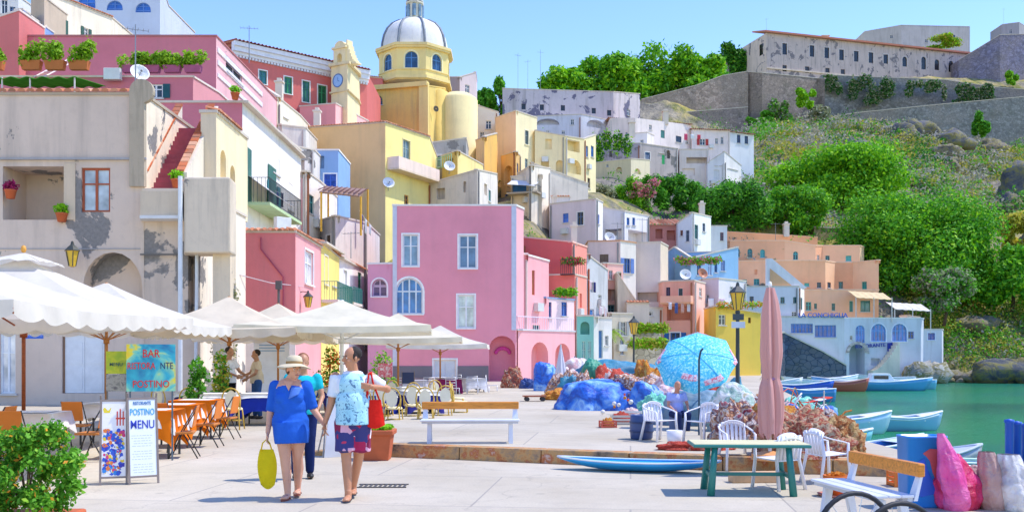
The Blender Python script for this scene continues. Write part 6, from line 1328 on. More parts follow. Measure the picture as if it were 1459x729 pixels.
# big painted bar sign on legs
a, b = XY(180, 15.0), XY(250, 15.2); M = panel_M(a, b, 0); o = thing('bar_sign', 'square turquoise and yellow painted bar sign with red and black lettering', 'sign', (M.translation.x, M.translation.y, 0)); z0, z1 = ZV(557, 15.1), ZV(490, 15.1); w = (b-a).length
m = MB(M); m.box(-w/2, z0, -.015, w/2, z1, .0); 
def signm():
    mt, nt, bb = newmat('painted_sign'); v = posmap(nt); f = noise(nt, v, 2.6, 3, .5, .8)
    L(nt, ramp(nt, f, [(.3, hx('1f78a8')), (.42, hx('2fb0c8')), (.5, hx('7fd0b8')), (.56, hx('e8d83a')), (.66, hx('f0c83a'))]), bb.inputs['Base Color']); bb.inputs['Roughness'].default_value = .5; return mt
m.obj('panel', signm(), o)
for t_, s_, y, c_ in (('BAR', .17, z1-.2, 'd8282f'), ('POSTINO', .155, z0+.06, 'd8282f')): text_mesh(t_, s_, M @ Matrix.Translation((0, y, .004)), 'lettering', paint(c_), o, .002, sx=.82)
text_mesh('RISTORA', .145, M @ Matrix.Translation((-.345, z1-.38, .004)), 'lettering', paint('d8282f'), o, .002, 'LEFT', sx=.7); text_mesh('NTE', .145, M @ Matrix.Translation((.13, z1-.38, .004)), 'lettering', paint('1c3a70'), o, .002, 'LEFT', sx=.7)
m = MB(M)
for x in (-w/2+.04, w/2-.06): m.box(x, 0, -.04, x+.025, z1-.02, -.016)
m.obj('stand', paint('5a6a78'), o)
a, b = XY(151, 15.3), XY(180, 15.3); M = panel_M(a, b, 0); w = (b-a).length; o = thing('menu_sign', 'small yellow green menu sign left of the painted bar sign', 'sign', (M.translation.x, M.translation.y, 0)); z0, z1 = ZV(532, 15.3), ZV(500, 15.3)
m = MB(M); m.box(-w/2, z0, -.015, w/2, z1, 0); m.obj('panel', tarp(['7fa03a', 'c8d23a', '9ac03a'], 6, rough=.6, fold=0), o); m = MB(M); m.box(-w/2, ZV(557, 15.3), -.015, w/2, z0-.01, 0); m.obj('lower_panel', tarp(['7d7f80', 'a9a9a6', '6a6a70'], 14, rough=.6, fold=0), o)
text_mesh('MENU', .075, M @ Matrix.Translation((0, z0+.12, .003)), 'lettering', paint('2a5a6a'), o, .002); m = MB(M); m.box(-w/2, 0, -.04, -w/2+.02, z1, -.016); m.box(w/2-.02, 0, -.04, w/2, z1, -.016); m.obj('stand', paint('6a6a6a'), o)
m = MB(); a, b = XY(459, 15.6), XY(512, 15.9); M = panel_M(a, b, 0) @ Matrix.Rotation(-.14, 4, 'X'); o = thing('folding_board', 'plain grey back of a folding board between the walking couple', 'board', (M.translation.x, M.translation.y, 0)); m = MB(M); m.add([(-.28, 0, 0), (.3, 0, 0), (.2, .95, 0), (-.13, .95, 0)], [(0, 1, 2, 3)]); m.obj('panel', paint('c9cdd6', .6), o, solid=.02)
m = MB(M); [m.cyl((x, 0, -.02), (x*.6, .95, -.02), .012, n=5) for x in (-.29, .31)]; m.cyl((-.28, 0, -.4), (-.12, .95, -.03), .012, n=5); m.cyl((.3, 0, -.4), (.2, .95, -.03), .012, n=5); m.obj('frame', paint('8d9098', .4, .4), o)
a, b = XY(538, 30), XY(559, 30); M = panel_M(a, b, 0); o = thing('notice_board', 'small red and white notice board behind the man', 'board', (M.translation.x, 30, 0)); m = MB(M); m.box(-.22, ZV(537, 30), 0, .22, ZV(517, 30), .02); m.obj('panel', tarp(['e8dfe0', 'd8405c', 'f0e8e8'], 7, fold=0), o); m = MB(M); m.box(-.02, 0, -.03, .02, ZV(518, 30), -.002); m.obj('post', paint('8a4a4a'), o)
a, b = XY(573, 29), XY(590, 29); M = panel_M(a, b, 0); o = thing('chalkboard', 'small dark blue chalkboard on a stand near the golden chairs', 'board', (M.translation.x, 29, 0)); m = MB(M); m.box(-.17, ZV(546, 29), 0, .17, ZV(530, 29), .02); m.obj('panel', paint('1f2f5a'), o); m = MB(M); m.box(-.19, 0, -.02, -.17, ZV(528, 29), .0); m.box(.17, 0, -.02, .19, ZV(528, 29), .0); m.obj('frame', paint('7a6a5a'), o)
a, b = XY(372, 31), XY(408, 31.0); M = panel_M(a, b, 0); o = thing('white_screen', 'white folding screen with blue lines behind the waiters', 'screen', (M.translation.x, 31, 0)); m = MB(M); m.box(-.62, 0, 0, .5, ZV(486, 31), .03); m.obj('panel', paint('e2e6f0'), o); m = MB(M); [m.box(-.45, ZV(v, 31), .032, .35, ZV(v, 31)+.03, .04) for v in (492, 496, 500)]; m.obj('blue_lines', paint('7fa8d0'), o)

# ================================================================ plants in pots near the camera
def pot(m, r0, r1, h, n=24): m.lathe((0, 0, 0), [(.001, 0), (r0, 0), (r1*.93, h*.84), (r1, h*.85), (r1*1.02, h), (r1*.9, h), (r1*.88, h*.9), (.001, h*.9)], n)
TC = paint('c4643c', .85, var=.2)
o = thing('potted_shrub', 'large leafy green shrub with orange flecks in a terracotta planter, bottom left corner', 'potted shrub', (-3.95, 8.0, 0)); m = MB(); m.hexa([(-.3, -.26, 0), (.26, -.26, 0), (.26, .26, 0), (-.3, .26, 0), (-.36, -.3, .25), (.32, -.3, .25), (.32, .3, .25), (-.36, .3, .25)]); m.box(-.39, -.33, .25, .35, .33, .32); m.obj('planter', TC, o, bevel=.02, org=Vector((0, 0, 0)))
R5 = random.Random(3); cl = []
for i in range(26):
    a = R5.uniform(0, 2*PI); rr = R5.random()**.5*.34; z = R5.uniform(.4, 1.0); rr *= math.sqrt(max(.15, 1-((z-.68)/.42)**2)); cl.append(((-3.93+rr*math.cos(a)*1.1, 8.0+rr*math.sin(a)*.9, z), (.13, .12, .11)))
leafobj('foliage', cl, 9000, .022, [foliage('3a7a1c', '7fc03a', hex3='c8e04a'), foliage('2f6a1c', '6ab02c', hex3='a8d84a')], o, rs=4, shell=.2, aspect=.6)
leafobj('orange_leaf', cl, 260, .02, [foliage('e08a2a', 'f0b03a')], o, rs=5, shell=.8)
m = MB()
for c, _ in cl[::2]: m.tube([(.0, 0, .4), Vector(c)-Vector((-3.95, 8.0, 0))], [.012, .004], 5)
m.obj('stem', BARK, o, org=Vector((0, 0, 0)))
o = thing('terracotta_planter', 'square terracotta planter with low bright green plant by the kerb, right of the man', 'planter', G(538, 654)); m = MB(); r0, r1, h = .19, .25, .47
m.hexa([(-r0, -r0, 0), (r0, -r0, 0), (r0, r0, 0), (-r0, r0, 0), (-r1*.94, -r1*.94, h*.84), (r1*.94, -r1*.94, h*.84), (r1*.94, r1*.94, h*.84), (-r1*.94, r1*.94, h*.84)]); m.box(-r1-.02, -r1-.02, h*.84, r1+.02, r1+.02, h); m.obj('pot', TC, o, bevel=.012, org=Vector((0, 0, 0)))
c0 = o.location; leafobj('foliage', [((c0.x+x, c0.y+y, h+.03), (.09, .09, .05)) for x in (-.14, 0, .14) for y in (-.12, .1)], 900, .03, [foliage('5aa01c', '9ad82c')], o, rs=8)
o = thing('flower_pot', 'orange flower pot on a pink saucer in front of the right hand bench', 'flower pot', G(1192, 706)); m = MB(); pot(m, .11, .15, .24); m.obj('pot', paint('d8702c', .8), o, True, org=Vector((0, 0, 0))); m = MB(); m.lathe((0, 0, 0), [(.001, .002), (.19, .002), (.22, .03), (.21, .03), (.18, .01)], 20); m.obj('saucer', paint('c47a68', .8), o, True, org=Vector((0, 0, 0)))
leafobj('foliage', [((o.location.x, o.location.y, .25), (.1, .1, .03))], 200, .02, [foliage('c86a1c', 'e09a3a')], o, rs=9)
for i, (u, v0, Y, w, mt, lab) in enumerate(((318, 500, 24, .3, [FY, FM], 'yellow green plant winding round the parasol pole by the waiters'), (283, 510, 21.5, .35, [FM], 'spiky green plant beside the painted bar sign'), (470, 492, 27.5, .5, [FM, foliage('e0a02a', 'e85a2a')], 'flowering plant in a tall pot behind the couple'), (548, 500, 34, .5, [FB, FM], 'green shrub behind the yellowish parasol'), (526, 590, 20.5, .3, [FY, foliage('b0603a', 'd08a4a')], 'low yellow plant beside the golden chairs'))):
    z = ZV(v0, Y); o = thing('potted_plant', lab, 'potted plant', (XY(u, Y).x, Y, 0), 0); m = MB(); pot(m, .14, .19, .34, 16); m.obj('pot', paint('a8643c', .85), o, True, org=Vector((0, 0, 0)))
    p = o.location; leafobj('foliage', [((p.x+rnd.uniform(-w, w)*.5, p.y, .35+k*(z-.35)/5), (w*.55, w*.5, (z-.3)/5+.05)) for k in range(5)], 900, .05, mt, o, rs=30+i)
    m = MB(); m.cyl((0, 0, .3), (0, 0, z*.8), .02, n=5); m.obj('stem', BARK, o, org=Vector((0, 0, 0)))

# ================================================================ benches, cart, plastic chairs, green table
def bench(loc, rz, L0, label):
    o = thing('bench', label, 'bench', loc, rz, 'white benches with orange back rail'); WM = paint('dcdfe8', .4); h = .66
    m = MB(); m.box(-L0/2, .12, h-.12, L0/2, .19, h); m.obj('back_rail', wood('d8882c'), o, bevel=.015, org=Z0)
    m = MB(); 
    for i in range(3): m.box(-L0/2, -.28+i*.125, .36, L0/2, -.28+i*.125+.112, .385)
    m.obj('seat', WM, o, bevel=.006, org=Z0); m = MB(); m.box(-L0/2+.02, -.25, .325, L0/2-.02, -.2, .359); m.box(-L0/2+.02, .03, .325, L0/2-.02, .08, .359); m.obj('seat_frame', paint('c2c6d0', .4), o, org=Z0)
    for sx in (-1, 1):
        x = sx*(L0/2-.14); m = MB(); m.hexa([(x-.035, -.24, 0), (x+.035, -.24, 0), (x+.035, -.18, 0), (x-.035, -.18, 0), (x-.03, -.2, .325), (x+.03, -.2, .325), (x+.03, -.12, .325), (x-.03, -.12, .325)]); m.hexa([(x-.035, .08, 0), (x+.035, .08, 0), (x+.035, .14, 0), (x-.035, .14, 0), (x-.03, .0, .325), (x+.03, .0, .325), (x+.03, .08, .325), (x-.03, .08, .325)]); m.obj('leg', WM, o, org=Z0)
        x = sx*(L0/2-.06); m = MB(); m.hexa([(x-.05, .085, .33), (x+.05, .085, .33), (x+.05, .12, .33), (x-.05, .12, .33), (x-.035, .15, h-.121), (x+.035, .15, h-.121), (x+.035, .18, h-.121), (x-.035, .18, h-.121)]); m.obj('back_post', WM, o, org=Z0)
    return o
bench(P(670, 508, 16.1)*1 + Vector((0, 0, -1.4)), 0.03, 1.6, 'white bench with orange back rail in the middle of the square behind the kerb')
bench((3.36, 9.25, 0), -PI/2+.16, 1.25, 'white bench with orange back rail at the lower right beside the blue bin')
o = thing('hand_cart', 'small cart with two spoked wheels cut by the bottom edge on the right', 'cart', (2.43, 6.55, 0), .28)
for i, (x, y) in enumerate(((0, -.24), (0, .24))):
    m = MB(); m.tube([(.3*math.cos(a), 0, .36+.3*math.sin(a)) for a in np.linspace(0, 2*PI, 33)[:-1]], .018, 7, closed=True); t = m.obj('wheel', paint('1c1f26', .6), o, True, org=Vector((0, 0, 0))); t.location = (x, y, 0)
    m = MB(); 
    for k in range(14): a = 2*PI*k/14; m.cyl((0, 0, .36), (.29*math.cos(a), 0, .36+.29*math.sin(a)), .003, n=4)
    m.cyl((0, -.03, .34), (0, .03, .34), .025, n=8); s_ = m.obj('spokes', paint('c2c6cc', .3, .7), t, org=Vector((0, 0, 0)))
m = MB(); m.cyl((0, -.3, .34), (0, .3, .34), .014, n=6); m.box(-.1, -.2, .34, .5, .2, .37); m.cyl((-.05, 0, .37), (-.05, 0, .5), .02, n=6); m.obj('frame', paint('b9bcc4', .4, .4), o, org=Vector((0, 0, 0)))
def plastic_chair():
    o = thing('plastic_chair', 'x', 'chair'); WM = paint('eceaf0', .35, var=.05)
    m = MB(); m.grid(lambda a, b: ((a*2-1)*(.23-.02*b), -.22+.44*b, .43-.02*math.sin(PI*a)*math.sin(PI*b)-.02*b), 8, 8); m.obj('seat', WM, o, True, solid=.018)
    m = MB()
    m.grid(lambda a, b: ((a*2-1)*(.2+.035*b), .2+.07*b+.04*abs(a*2-1)**2*-1+.03, .8-.06*abs(a*2-1)**2.5+.0-b*.08+.0), 12, 2)
    for k in range(5):
        x = -.15+k*.075; m.hexa([(x-.022, .2, .42), (x+.022, .2, .42), (x+.022, .215, .42), (x-.022, .215, .42), (x*1.1-.022, .268, .76), (x*1.1+.022, .268, .76), (x*1.1+.022, .283, .76), (x*1.1-.022, .283, .76)])
    m.obj('backrest', WM, o, True, solid=.016)
    for sx in (-1, 1):
        m = MB(); m.grid(lambda a, b: (sx*(.235+.03*b+.03*math.sin(PI*a)), -.2+.44*a, .64-.05*(1-a)**3+.06*a**3), 10, 2); m.obj('armrest', WM, o, True, solid=.018)
        m = MB(); m.tube([(sx*.27, -.25, 0), (sx*.245, -.21, .42), (sx*.26, -.2, .6)], [.028, .026, .02], 6); m.obj('leg', WM, o, True)
        m = MB(); m.tube([(sx*.26, .3, 0), (sx*.22, .21, .42), (sx*.225, .26, .74)], [.028, .026, .018], 6); m.obj('leg', WM, o, True)
    return o
pc = plastic_chair(); S = .82
for i, (u, v, z, rz, lab) in enumerate(((940, 632, .2, .55, 'white plastic chair beside the seated man, left one'), (1000, 634, .2, -.9, 'white plastic chair right of the seated man, turned sideways'), (1050, 672, 0, .12, 'white plastic chair facing the camera behind the green table'), (1108, 699, 0, PI+.5, 'white plastic chair in front of the green table, seen from behind'), (1178, 690, 0, 1.9, 'white plastic chair at the right end of the green table'))):
    o = pc if i == 0 else dup(pc); o.location = G(u, v-4, z); o.rotation_euler = (0, 0, rz); o.scale = (S, S, S if i < 2 else .86); tag(o, lab, 'chair', 'white plastic chairs')
o = thing('green_table', 'dark green plastic table with a pale top, right of the square', 'table', (2.78, 11.6, 0), -.06); GN = paint('2a7d74', .45)
m = MB(); m.box(-.67, -.33, .555, .67, .33, .59); m.obj('tabletop', GN, o, bevel=.012, org=Vector((0, 0, 0))); m = MB(); m.box(-.655, -.315, .591, .655, .315, .596); m.obj('top_surface', paint('d9cfa0', .6), o, org=Vector((0, 0, 0)))
for sx in (-1, 1):
    for sy in (-1, 1): m = MB(); m.tube([(sx*.42, sy*.27, .555), (sx*.47, sy*.3, .0)], [.036, .045], 8); m.obj('leg', GN, o, True, org=Vector((0, 0, 0)))
m = MB(); m.box(-.44, -.02, .2, .44, .02, .24); m.box(-.46, -.28, .2, -.42, .28, .24); m.box(.42, -.28, .2, .46, .28, .24); m.obj('stretcher', GN, o, org=Vector((0, 0, 0)))
# closed pink parasol
o = thing('closed_parasol', 'tall closed dusty pink parasol tied in the middle beside the green table', 'parasol', (P(1097, 620, 13.4).x, 13.4, .2))
m = MB(); zs = [(.32, .85), (.55, .98), (.8, 1.0), (1.0, .86), (1.1, .66), (1.2, .7), (1.45, .86), (1.9, .76), (2.15, .58), (2.34, .3)]
def cp(a, b):
    t = b*(len(zs)-1); i = min(int(t), len(zs)-2); f = t-i; z = zs[i][0]+(zs[i+1][0]-zs[i][0])*f; k = zs[i][1]+(zs[i+1][1]-zs[i][1])*f; an = a*2*PI; r = .15*k*(1+.2*math.sin(an*7+b*3)+.14*math.sin(an*3+1+b*2)+.05*math.sin(an*17+b*5)); return (r*math.cos(an), r*math.sin(an), z+(.05*math.sin(an*7) if b < .1 else 0))
m.grid(cp, 84, 40); m.obj('canopy', fabric('dba49c', .1, fold=.1, var=.03), o, True, org=Vector((0, 0, 0))); m = MB(); m.cyl((0, 0, 0), (0, 0, 2.3), .025, n=8); m.obj('pole', paint('d9d4ce'), o, org=Vector((0, 0, 0))); m = MB(); m.lathe((0, 0, 1.1), [(.085, -.02), (.1, 0), (.085, .02)], 14); m.obj('strap', fabric('a87a9a'), o, True, org=Vector((0, 0, 0)))
m = MB(); m.lathe((0, 0, 0), [(.25, 0), (.25, .08), (.04, .12)], 16); m.obj('base', paint('e09a5a'), o, org=Vector((0, 0, 0)))
m = MB(); m.ell((0, 0, 2.38), (.03, .03, .05), 8); m.obj('finial', paint('eeeeee'), o, True, org=Vector((0, 0, 0)))
# second closed parasol far away
o = thing('closed_parasol', 'closed grey white parasol beside the blue tarpaulins near the pink arcade', 'parasol', (XY(799, 36).x, 36, .2)); m = MB(); m.grid(lambda a, b: ((.3-.27*b)*(1+.15*math.sin(a*44))*math.cos(a*2*PI), (.3-.27*b)*(1+.15*math.sin(a*44))*math.sin(a*2*PI), .15+b*1.6), 60, 10); m.obj('canopy', fabric('d6d4de'), o, True, org=Vector((0, 0, 0))); m = MB(); m.cyl((0, 0, 0), (0, 0, 1.85), .03, n=6); m.obj('pole', paint('cccccc'), o, org=Vector((0, 0, 0)))
# turquoise beach umbrella
o = thing('beach_umbrella', 'large turquoise speckled beach umbrella with pink and white patches, tilted', 'umbrella', P(996, 520, 19)+Vector((0, .3, 0))); Q = Matrix.Rotation(-.3, 4, 'Y') @ Matrix.Rotation(.8, 4, 'X')
def dome(a, b, r=.82): t = b*1.35; s = 1-.09*abs(math.sin(a*2*PI*4))*b; return Q @ Vector((r*math.sin(t)*s*math.cos(a*2*PI+.39), r*math.sin(t)*s*math.sin(a*2*PI+.39), r*.42*math.cos(t)))
def umm():
    mt, nt, b = newmat('speckled_turquoise'); v = posmap(nt); f = noise(nt, v, 22, 4, .7); L(nt, ramp(nt, f, [(.35, hx('2fb0e0')), (.5, hx('5acce8')), (.62, hx('b0ecf4'))]), b.inputs['Base Color']); b.inputs['Roughness'].default_value = .7; return mt
m = MB(); m.grid(dome, 48, 10); m.obj('canopy', umm(), o, True, org=Vector((0, 0, 0)))
for i, (a, b, s) in enumerate(((.60, .55, .15), (.72, .75, .16), (.35, .8, .17), (.9, .9, .15), (.12, .85, .16))):
    m = MB(); m.grid(lambda x, y: (lambda p: p*1.012)(dome(a+(x-.5)*.09, min(.99, b+(y-.5)*s))), 6, 6); m.obj('patch', tarp(['f2eeee', 'e8607a', 'f0f0f2', 'e88a9a'], 14, rough=.7, fold=0), o, True, org=Vector((0, 0, 0)))
m = MB()
for k in range(8): m.tube([dome(k/8, j/8+.01)*1.004 for j in range(8)], .007, 4)
m.obj('seam', paint('4fb8dc'), o, org=Z0)
m = MB(); m.cyl(Q @ Vector((0, 0, .3)), Q @ Vector((0, 0, -1.1)), .02, n=7); m.obj('pole', paint('dddddd'), o, org=Vector((0, 0, 0)))
m = MB(); p = P(996, 585, 17.6); m.tube([(p.x, p.y, .2), (p.x, p.y, 1.55), (p.x+.03, p.y, 1.7), (p.x+.07, p.y, 1.75)], .02, 6); tag(m.obj('metal_pole', paint('27485c', .5), None, org=Vector((p.x, p.y, .2))), 'dark thin metal pole standing in front of the turquoise umbrella', 'pole')
# lamp posts and lanterns
def lantern(M_, s, o, bracket=False):
    m = MB(M_); m.lathe((0, 0, 0), [(.05*s, 0), (.09*s, .02*s), (.16*s, .38*s), (.18*s, .4*s)], 6)
    m.obj('lantern_glass', paint('e0b83c', .25, var=.2), o); m = MB(M_); m.lathe((0, 0, .4*s), [(.2*s, 0), (.2*s, .02*s), (.1*s, .12*s), (.05*s, .16*s), (.03*s, .24*s), (.001, .26*s)], 6)
    for i in range(6): a = 2*PI*i/6; m.cyl((.09*s*math.cos(a), .09*s*math.sin(a), .02*s), (.165*s*math.cos(a), .165*s*math.sin(a), .4*s), .012*s, n=4)
    m.obj('lantern_frame', paint('3a3f3c', .5), o)
for u, Y, vt, s, lab, z0 in ((1051, 25, 442, 1.1, 'black lamp post with a golden lantern beside the yellow cottage', .2), (903, 52, 476, 1.5, 'dark lamp post with an amber lantern behind the blue tarpaulins', .2)):
    x = XY(u, Y).x; zt_ = ZV(vt, Y); o = thing('lamp_post', lab, 'lamp post', (x, Y, z0)); m = MB(); m.lathe((0, 0, 0), [(.12, 0), (.12, .3), (.06, .4), (.045, zt_-z0-.1), (.07, zt_-z0-.05), (.05, zt_-z0)], 10); m.obj('post', paint('2f3a3c', .5), o, True, org=Vector((0, 0, 0))); lantern(Matrix.Translation((x, Y, zt_)), s, o)
    if Y == 25:
        m = MB(); m.box(-.14, -.09, ZV(456, 25)-z0, .14, -.05, ZV(447, 25)-z0); m.obj('dark_plate', paint('3c4a50'), o, org=Vector((0, 0, 0))); m = MB(); m.box(-.17, -.09, ZV(467, 25)-z0, .17, -.05, ZV(458, 25)-z0); m.obj('white_plate', paint('c9d2e0'), o, org=Vector((0, 0, 0)))
o = thing('wall_lantern', 'golden wall lantern on the beige house above the nearest parasol', 'lantern', P(103, 378, 32.4)); lantern(Matrix.Translation(P(103, 380, 32.4)), 1.3, o); m = MB(); m.tube([P(103, 357, 32.4), P(103, 352, 32.6), P(103, 356, 32.98)], .02, 6); m.obj('bracket', paint('3a3f3c'), o)
o = thing('wall_lantern', 'golden hanging lantern at the corner of the rose red house', 'lantern', P(439, 436, 43)); lantern(Matrix.Translation(P(439, 438, 43)), 1.15, o); p = P(439, 420, 43); m = MB(); m.tube([p, p+Vector((0, 0, .12)), p+Vector((-.25, .0, .15)), p+Vector((-.6, 0, .0))], .02, 6); m.obj('bracket', paint('3a3f3c'), o)
m = MB(); p = P(397, 445, 38); m.cyl((p.x, 38, 0), (p.x, 38, ZV(405, 38)), .05, n=7); m.box(p.x-.1, 37.88, ZV(412, 38), p.x+.12, 38.1, ZV(400, 38)); tag(m.obj('utility_pole', paint('5a5458'), None, org=Vector((p.x, 38, 0))), 'thin dark utility pole in front of the rose red house', 'pole')
# ================================================================ tarpaulins, nets and fishing gear
def heap(name, label, cat, c, r, mt, seed=0, flat=.5, n=26, amp=.28, freq=2.2, group=None, rz=0, kind=None):
    "irregular draped heap resting on the ground; c = foot centre, r = (rx, ry, h)"
    m = MB(); smoothish = name in ('tarpaulin_heap', 'tarpaulin_cover', 'green_cover', 'grey_cover', 'bag_cluster', 'cloth_heap'); n = n if n < 20 else 34
    def fn(a, b):
        an = a*2*PI; t = b*PI/2; x, y, z = math.cos(an)*math.cos(t)**.75, math.sin(an)*math.cos(t)**.75, math.sin(t)**.9; fq = freq*(.6 if smoothish else 1.2)
        q = Vector((x*2, y*2, z*2+seed*3.7)); amp = .17 if smoothish else .28; k = 1+amp*1.1*mn.noise(q*fq*.55)+amp*.4*mn.noise(q*fq*1.6)+amp*.16*mn.noise(q*fq*4)+(.035*math.sin(an*13+seed+4*b+3*mn.noise(q))*(1-b) if smoothish else .05*mn.noise(q*9))
        if b > .96: k = 1+amp*1.1*mn.noise(Vector((0, 0, 2+seed*3.7))*fq*.55)
        return Vector((x*r[0]*k, y*r[1]*k, z*r[2]*(k if b > .08 else 1)))
    fn0 = fn
    if smoothish:
        def fn(a, b):
            p = fn0(a, b); an = a*2*PI; p.z = r[2]*(p.z/r[2])**.72; hem = max(0, 1-b*2.2); return p*(1+.05*math.sin(an*9+seed)*hem+.03*math.sin(an*21+seed*2)*hem)
    m.grid(fn, n*2, n)
    o = m.obj(name, mt, None, True, org=Vector((0, 0, 0))); o.location = c; o.rotation_euler = (0, 0, rz); tag(o, label, cat, group, kind); return o
BT_ = tarp(['1f58c0', '2f78e0', '1f50b0', '3f88e8', '9fccf4', '2a68d8'], 1.5, rough=.45, fold=.8); TL = tarp(['1f5f80', '2a7a98', '3f8fa8'], 1.0, rough=.5); NT = tarp(['b08a60', 'd8b890', 'c05a4a', '8a5a4a', 'e8d8c0'], 7, rough=.9, fold=1)  # pale blue in the blue tarpaulin mix paints highlights on its folds
RN = tarp(['c0302a', 'e0604a', 'd84a3a', 'f0a088'], 9, rough=.9, fold=1); ON = tarp(['e08a2a', 'f0b04a', 'd8702a', 'e8c878'], 8, rough=.9, fold=1); WN = tarp(['f0ece6', 'e8d0c8', 'e0a8a8', 'f4f0ee'], 3, rough=.8, fold=.8); MN = tarp(['5ac0a8', '8fe0c8', '3fa090'], 4, rough=.8, fold=.8); GB = tarp(['5a7890', '6a8aa0', '7f9ab0'], 1, rough=.6, fold=.3); MX = tarp(['c05a68', 'e8e0d8', '7a4a5a', 'd89a6a', 'f0e8e0', 'a83a4a'], 6, rough=.9, fold=1)
def g2(u, v): return G(u, v, .2)
hp = [('tarpaulin_heap', 'large bright blue tarpaulin heap in the middle of the quay', 'tarpaulin', g2(852, 582), (1.1, .9, .78), BT_, 1), ('tarpaulin_heap', 'blue tarpaulin heap just left of the net pile and barrel', 'tarpaulin', g2(898, 578)+Vector((0, .6, 0)), (1.0, .85, .82), BT_, 2), ('tarpaulin_cover', 'dark teal cover over a long boat shape behind the blue heaps', 'tarpaulin', G(885, 556, .2), (2.2, 1.1, 1.2), TL, 3),
      ('green_cover', 'dark green lump of cover at the left end of the teal cover', 'tarpaulin', G(846, 562, .2), (.55, .5, 1.25), tarp(['1f6a5a', '2f8a6a', '3a9a80'], 1, rough=.5), 4), ('tarpaulin_heap', 'leaning blue tarpaulin left of the closed white parasol', 'tarpaulin', G(777, 556, .2), (.5, .6, 1.2), BT_, 5), ('cloth_heap', 'pink and white cloth heap right of the closed white parasol', 'cloth heap', G(822, 553, .2), (.75, .7, 1.3), WN, 6),
      ('net_heap', 'orange net lying on the low trolley near the pink arcade', 'net', G(795, 569, .2), (.5, .4, .32), ON, 7), ('net_heap', 'tan and white net pile behind the seated man', 'net', g2(925, 585)+Vector((0, 1.2, 0)), (1.15, .8, .85), MX, 8), ('net_heap', 'orange yellow net on top of the pile left of the turquoise umbrella', 'net', g2(940, 582)+Vector((0, 1.9, .0)), (.75, .6, 1.08), ON, 9), ('net_heap', 'mint green net in front of the pile, left of the seated man', 'net', g2(932, 596), (.38, .35, .5), MN, 10),
      ('cloth_heap', 'white cloth spread on the pile next to the mint green net', 'cloth heap', g2(955, 590)+Vector((.1, .7, 0)), (.5, .5, .66), WN, 11), ('grey_cover', 'smooth grey blue cover behind the seated man', 'tarpaulin', g2(1005, 606)+Vector((0, .4, 0)), (.85, .6, .68), GB, 12), ('net_heap', 'mixed red and white net pile left of the closed pink parasol', 'net', g2(1052, 634), (.42, .5, .66), MX, 13), ('cloth_heap', 'white and green cloth on the pile behind the green table', 'cloth heap', g2(1050, 615)+Vector((0, .4, 0)), (.45, .5, .85), tarp(['e8e8dc', '9ac0b0', 'f0f0ee', 'c8c0a0'], 5, rough=.9), 14),
      ('net_heap', 'big reddish brown net heap right of the closed pink parasol', 'net', g2(1140, 648), (.62, .55, .58), tarp(['9a6a4a', 'd8b088', 'b8483a', 'e0c8a8', '7a5a4a'], 8, rough=.9, fold=1), 15), ('net_heap', 'tan net heap with orange floats at the right end of the gear', 'net', g2(1188, 645), (.4, .42, .48), tarp(['c89a5a', 'e0c088', 'a85a2a', 'd8a868'], 8, rough=.9, fold=1), 16), ('net_heap', 'flat tangle of bright red netting under the white plastic chairs', 'net', g2(988, 640), (.55, .22, .12), RN, 17),
      ('net_heap', 'orange net heap directly behind the closed pink parasol', 'net', g2(1112, 640)+Vector((0, .9, 0)), (.6, .5, .62), ON, 18), ('net_heap', 'small round bundle of tan net against the pink arcade', 'net', G(731, 552, .2), (.5, .45, .85), NT, 19), ('blue_bundle', 'dark blue bundle lying between the round net and the arcade', 'bundle', G(752, 553, .2), (.35, .3, .4), tarp(['1f3a78', '2f58a0'], 2), 20), ('tarpaulin_heap', 'low blue tarpaulin end at the right of the teal cover', 'tarpaulin', G(925, 570, .2), (1.0, .6, .85), tarp(['2f88c8', '4fa8e0'], 1, rough=.4), 21)]
for a in hp: heap(a[0], a[1], a[2], a[3], a[4], a[5], a[6])
R8 = random.Random(17); NM = [BT_, TL, NT, RN, ON, WN, MN, MX, paint('e8e4de'), paint('d8502c'), paint('2f78d8')]; cm = MB()
def lump(c, r, h, mi, sd):
    m0 = len(cm.v)
    def fn(a, b):
        an = a*2*PI; t = b*PI/2; x, y, z = math.cos(an)*math.cos(t)**.7, math.sin(an)*math.cos(t)**.7, math.sin(t); q = Vector((x*1.6, y*1.6, z*1.6+sd)); k = 1+.4*mn.noise(q)+.22*mn.noise(q*2.7) if b < .95 else 1+.4*mn.noise(Vector((0, 0, 1.6+sd)))
        return c+Vector((x*r*k, y*r*k*.8, z*h*k))
    cm.grid(fn, 22, 9, mi)
for i in range(120):
    t = R8.random(); u = 800+t*400; v = (568+t*64)-R8.uniform(-4, 30 if t > .4 else 22)
    if 930 < u < 1040 and v > 596: continue
    c = g2(u, v); k = (c.y/18)**.6; lump(c, R8.uniform(.16, .4)*k, R8.uniform(.14, .5)*k*(1.3 if v < 590 else .8), R8.randrange(8), i*1.7)
for i in range(60):      # loose ropes and rods thrown over the nets
    t = R8.random(); u = 805+t*390; v = 572+t*58-R8.uniform(0, 22)
    if 935 < u < 1035: continue
    c = g2(u, v)+Vector((0, 0, R8.uniform(.1, .5))); a = R8.uniform(0, 6.28); l = R8.uniform(.2, .7); cm.tube([c+Vector((math.cos(a)*l*(s_-.5)*2, math.sin(a)*l*(s_-.5)*2, .22*math.sin(s_*6+i)+.1*s_)) for s_ in np.linspace(0, 1, 9)], R8.uniform(.008, .02), 5, R8.choice([3, 4, 8, 8, 9, 10]))
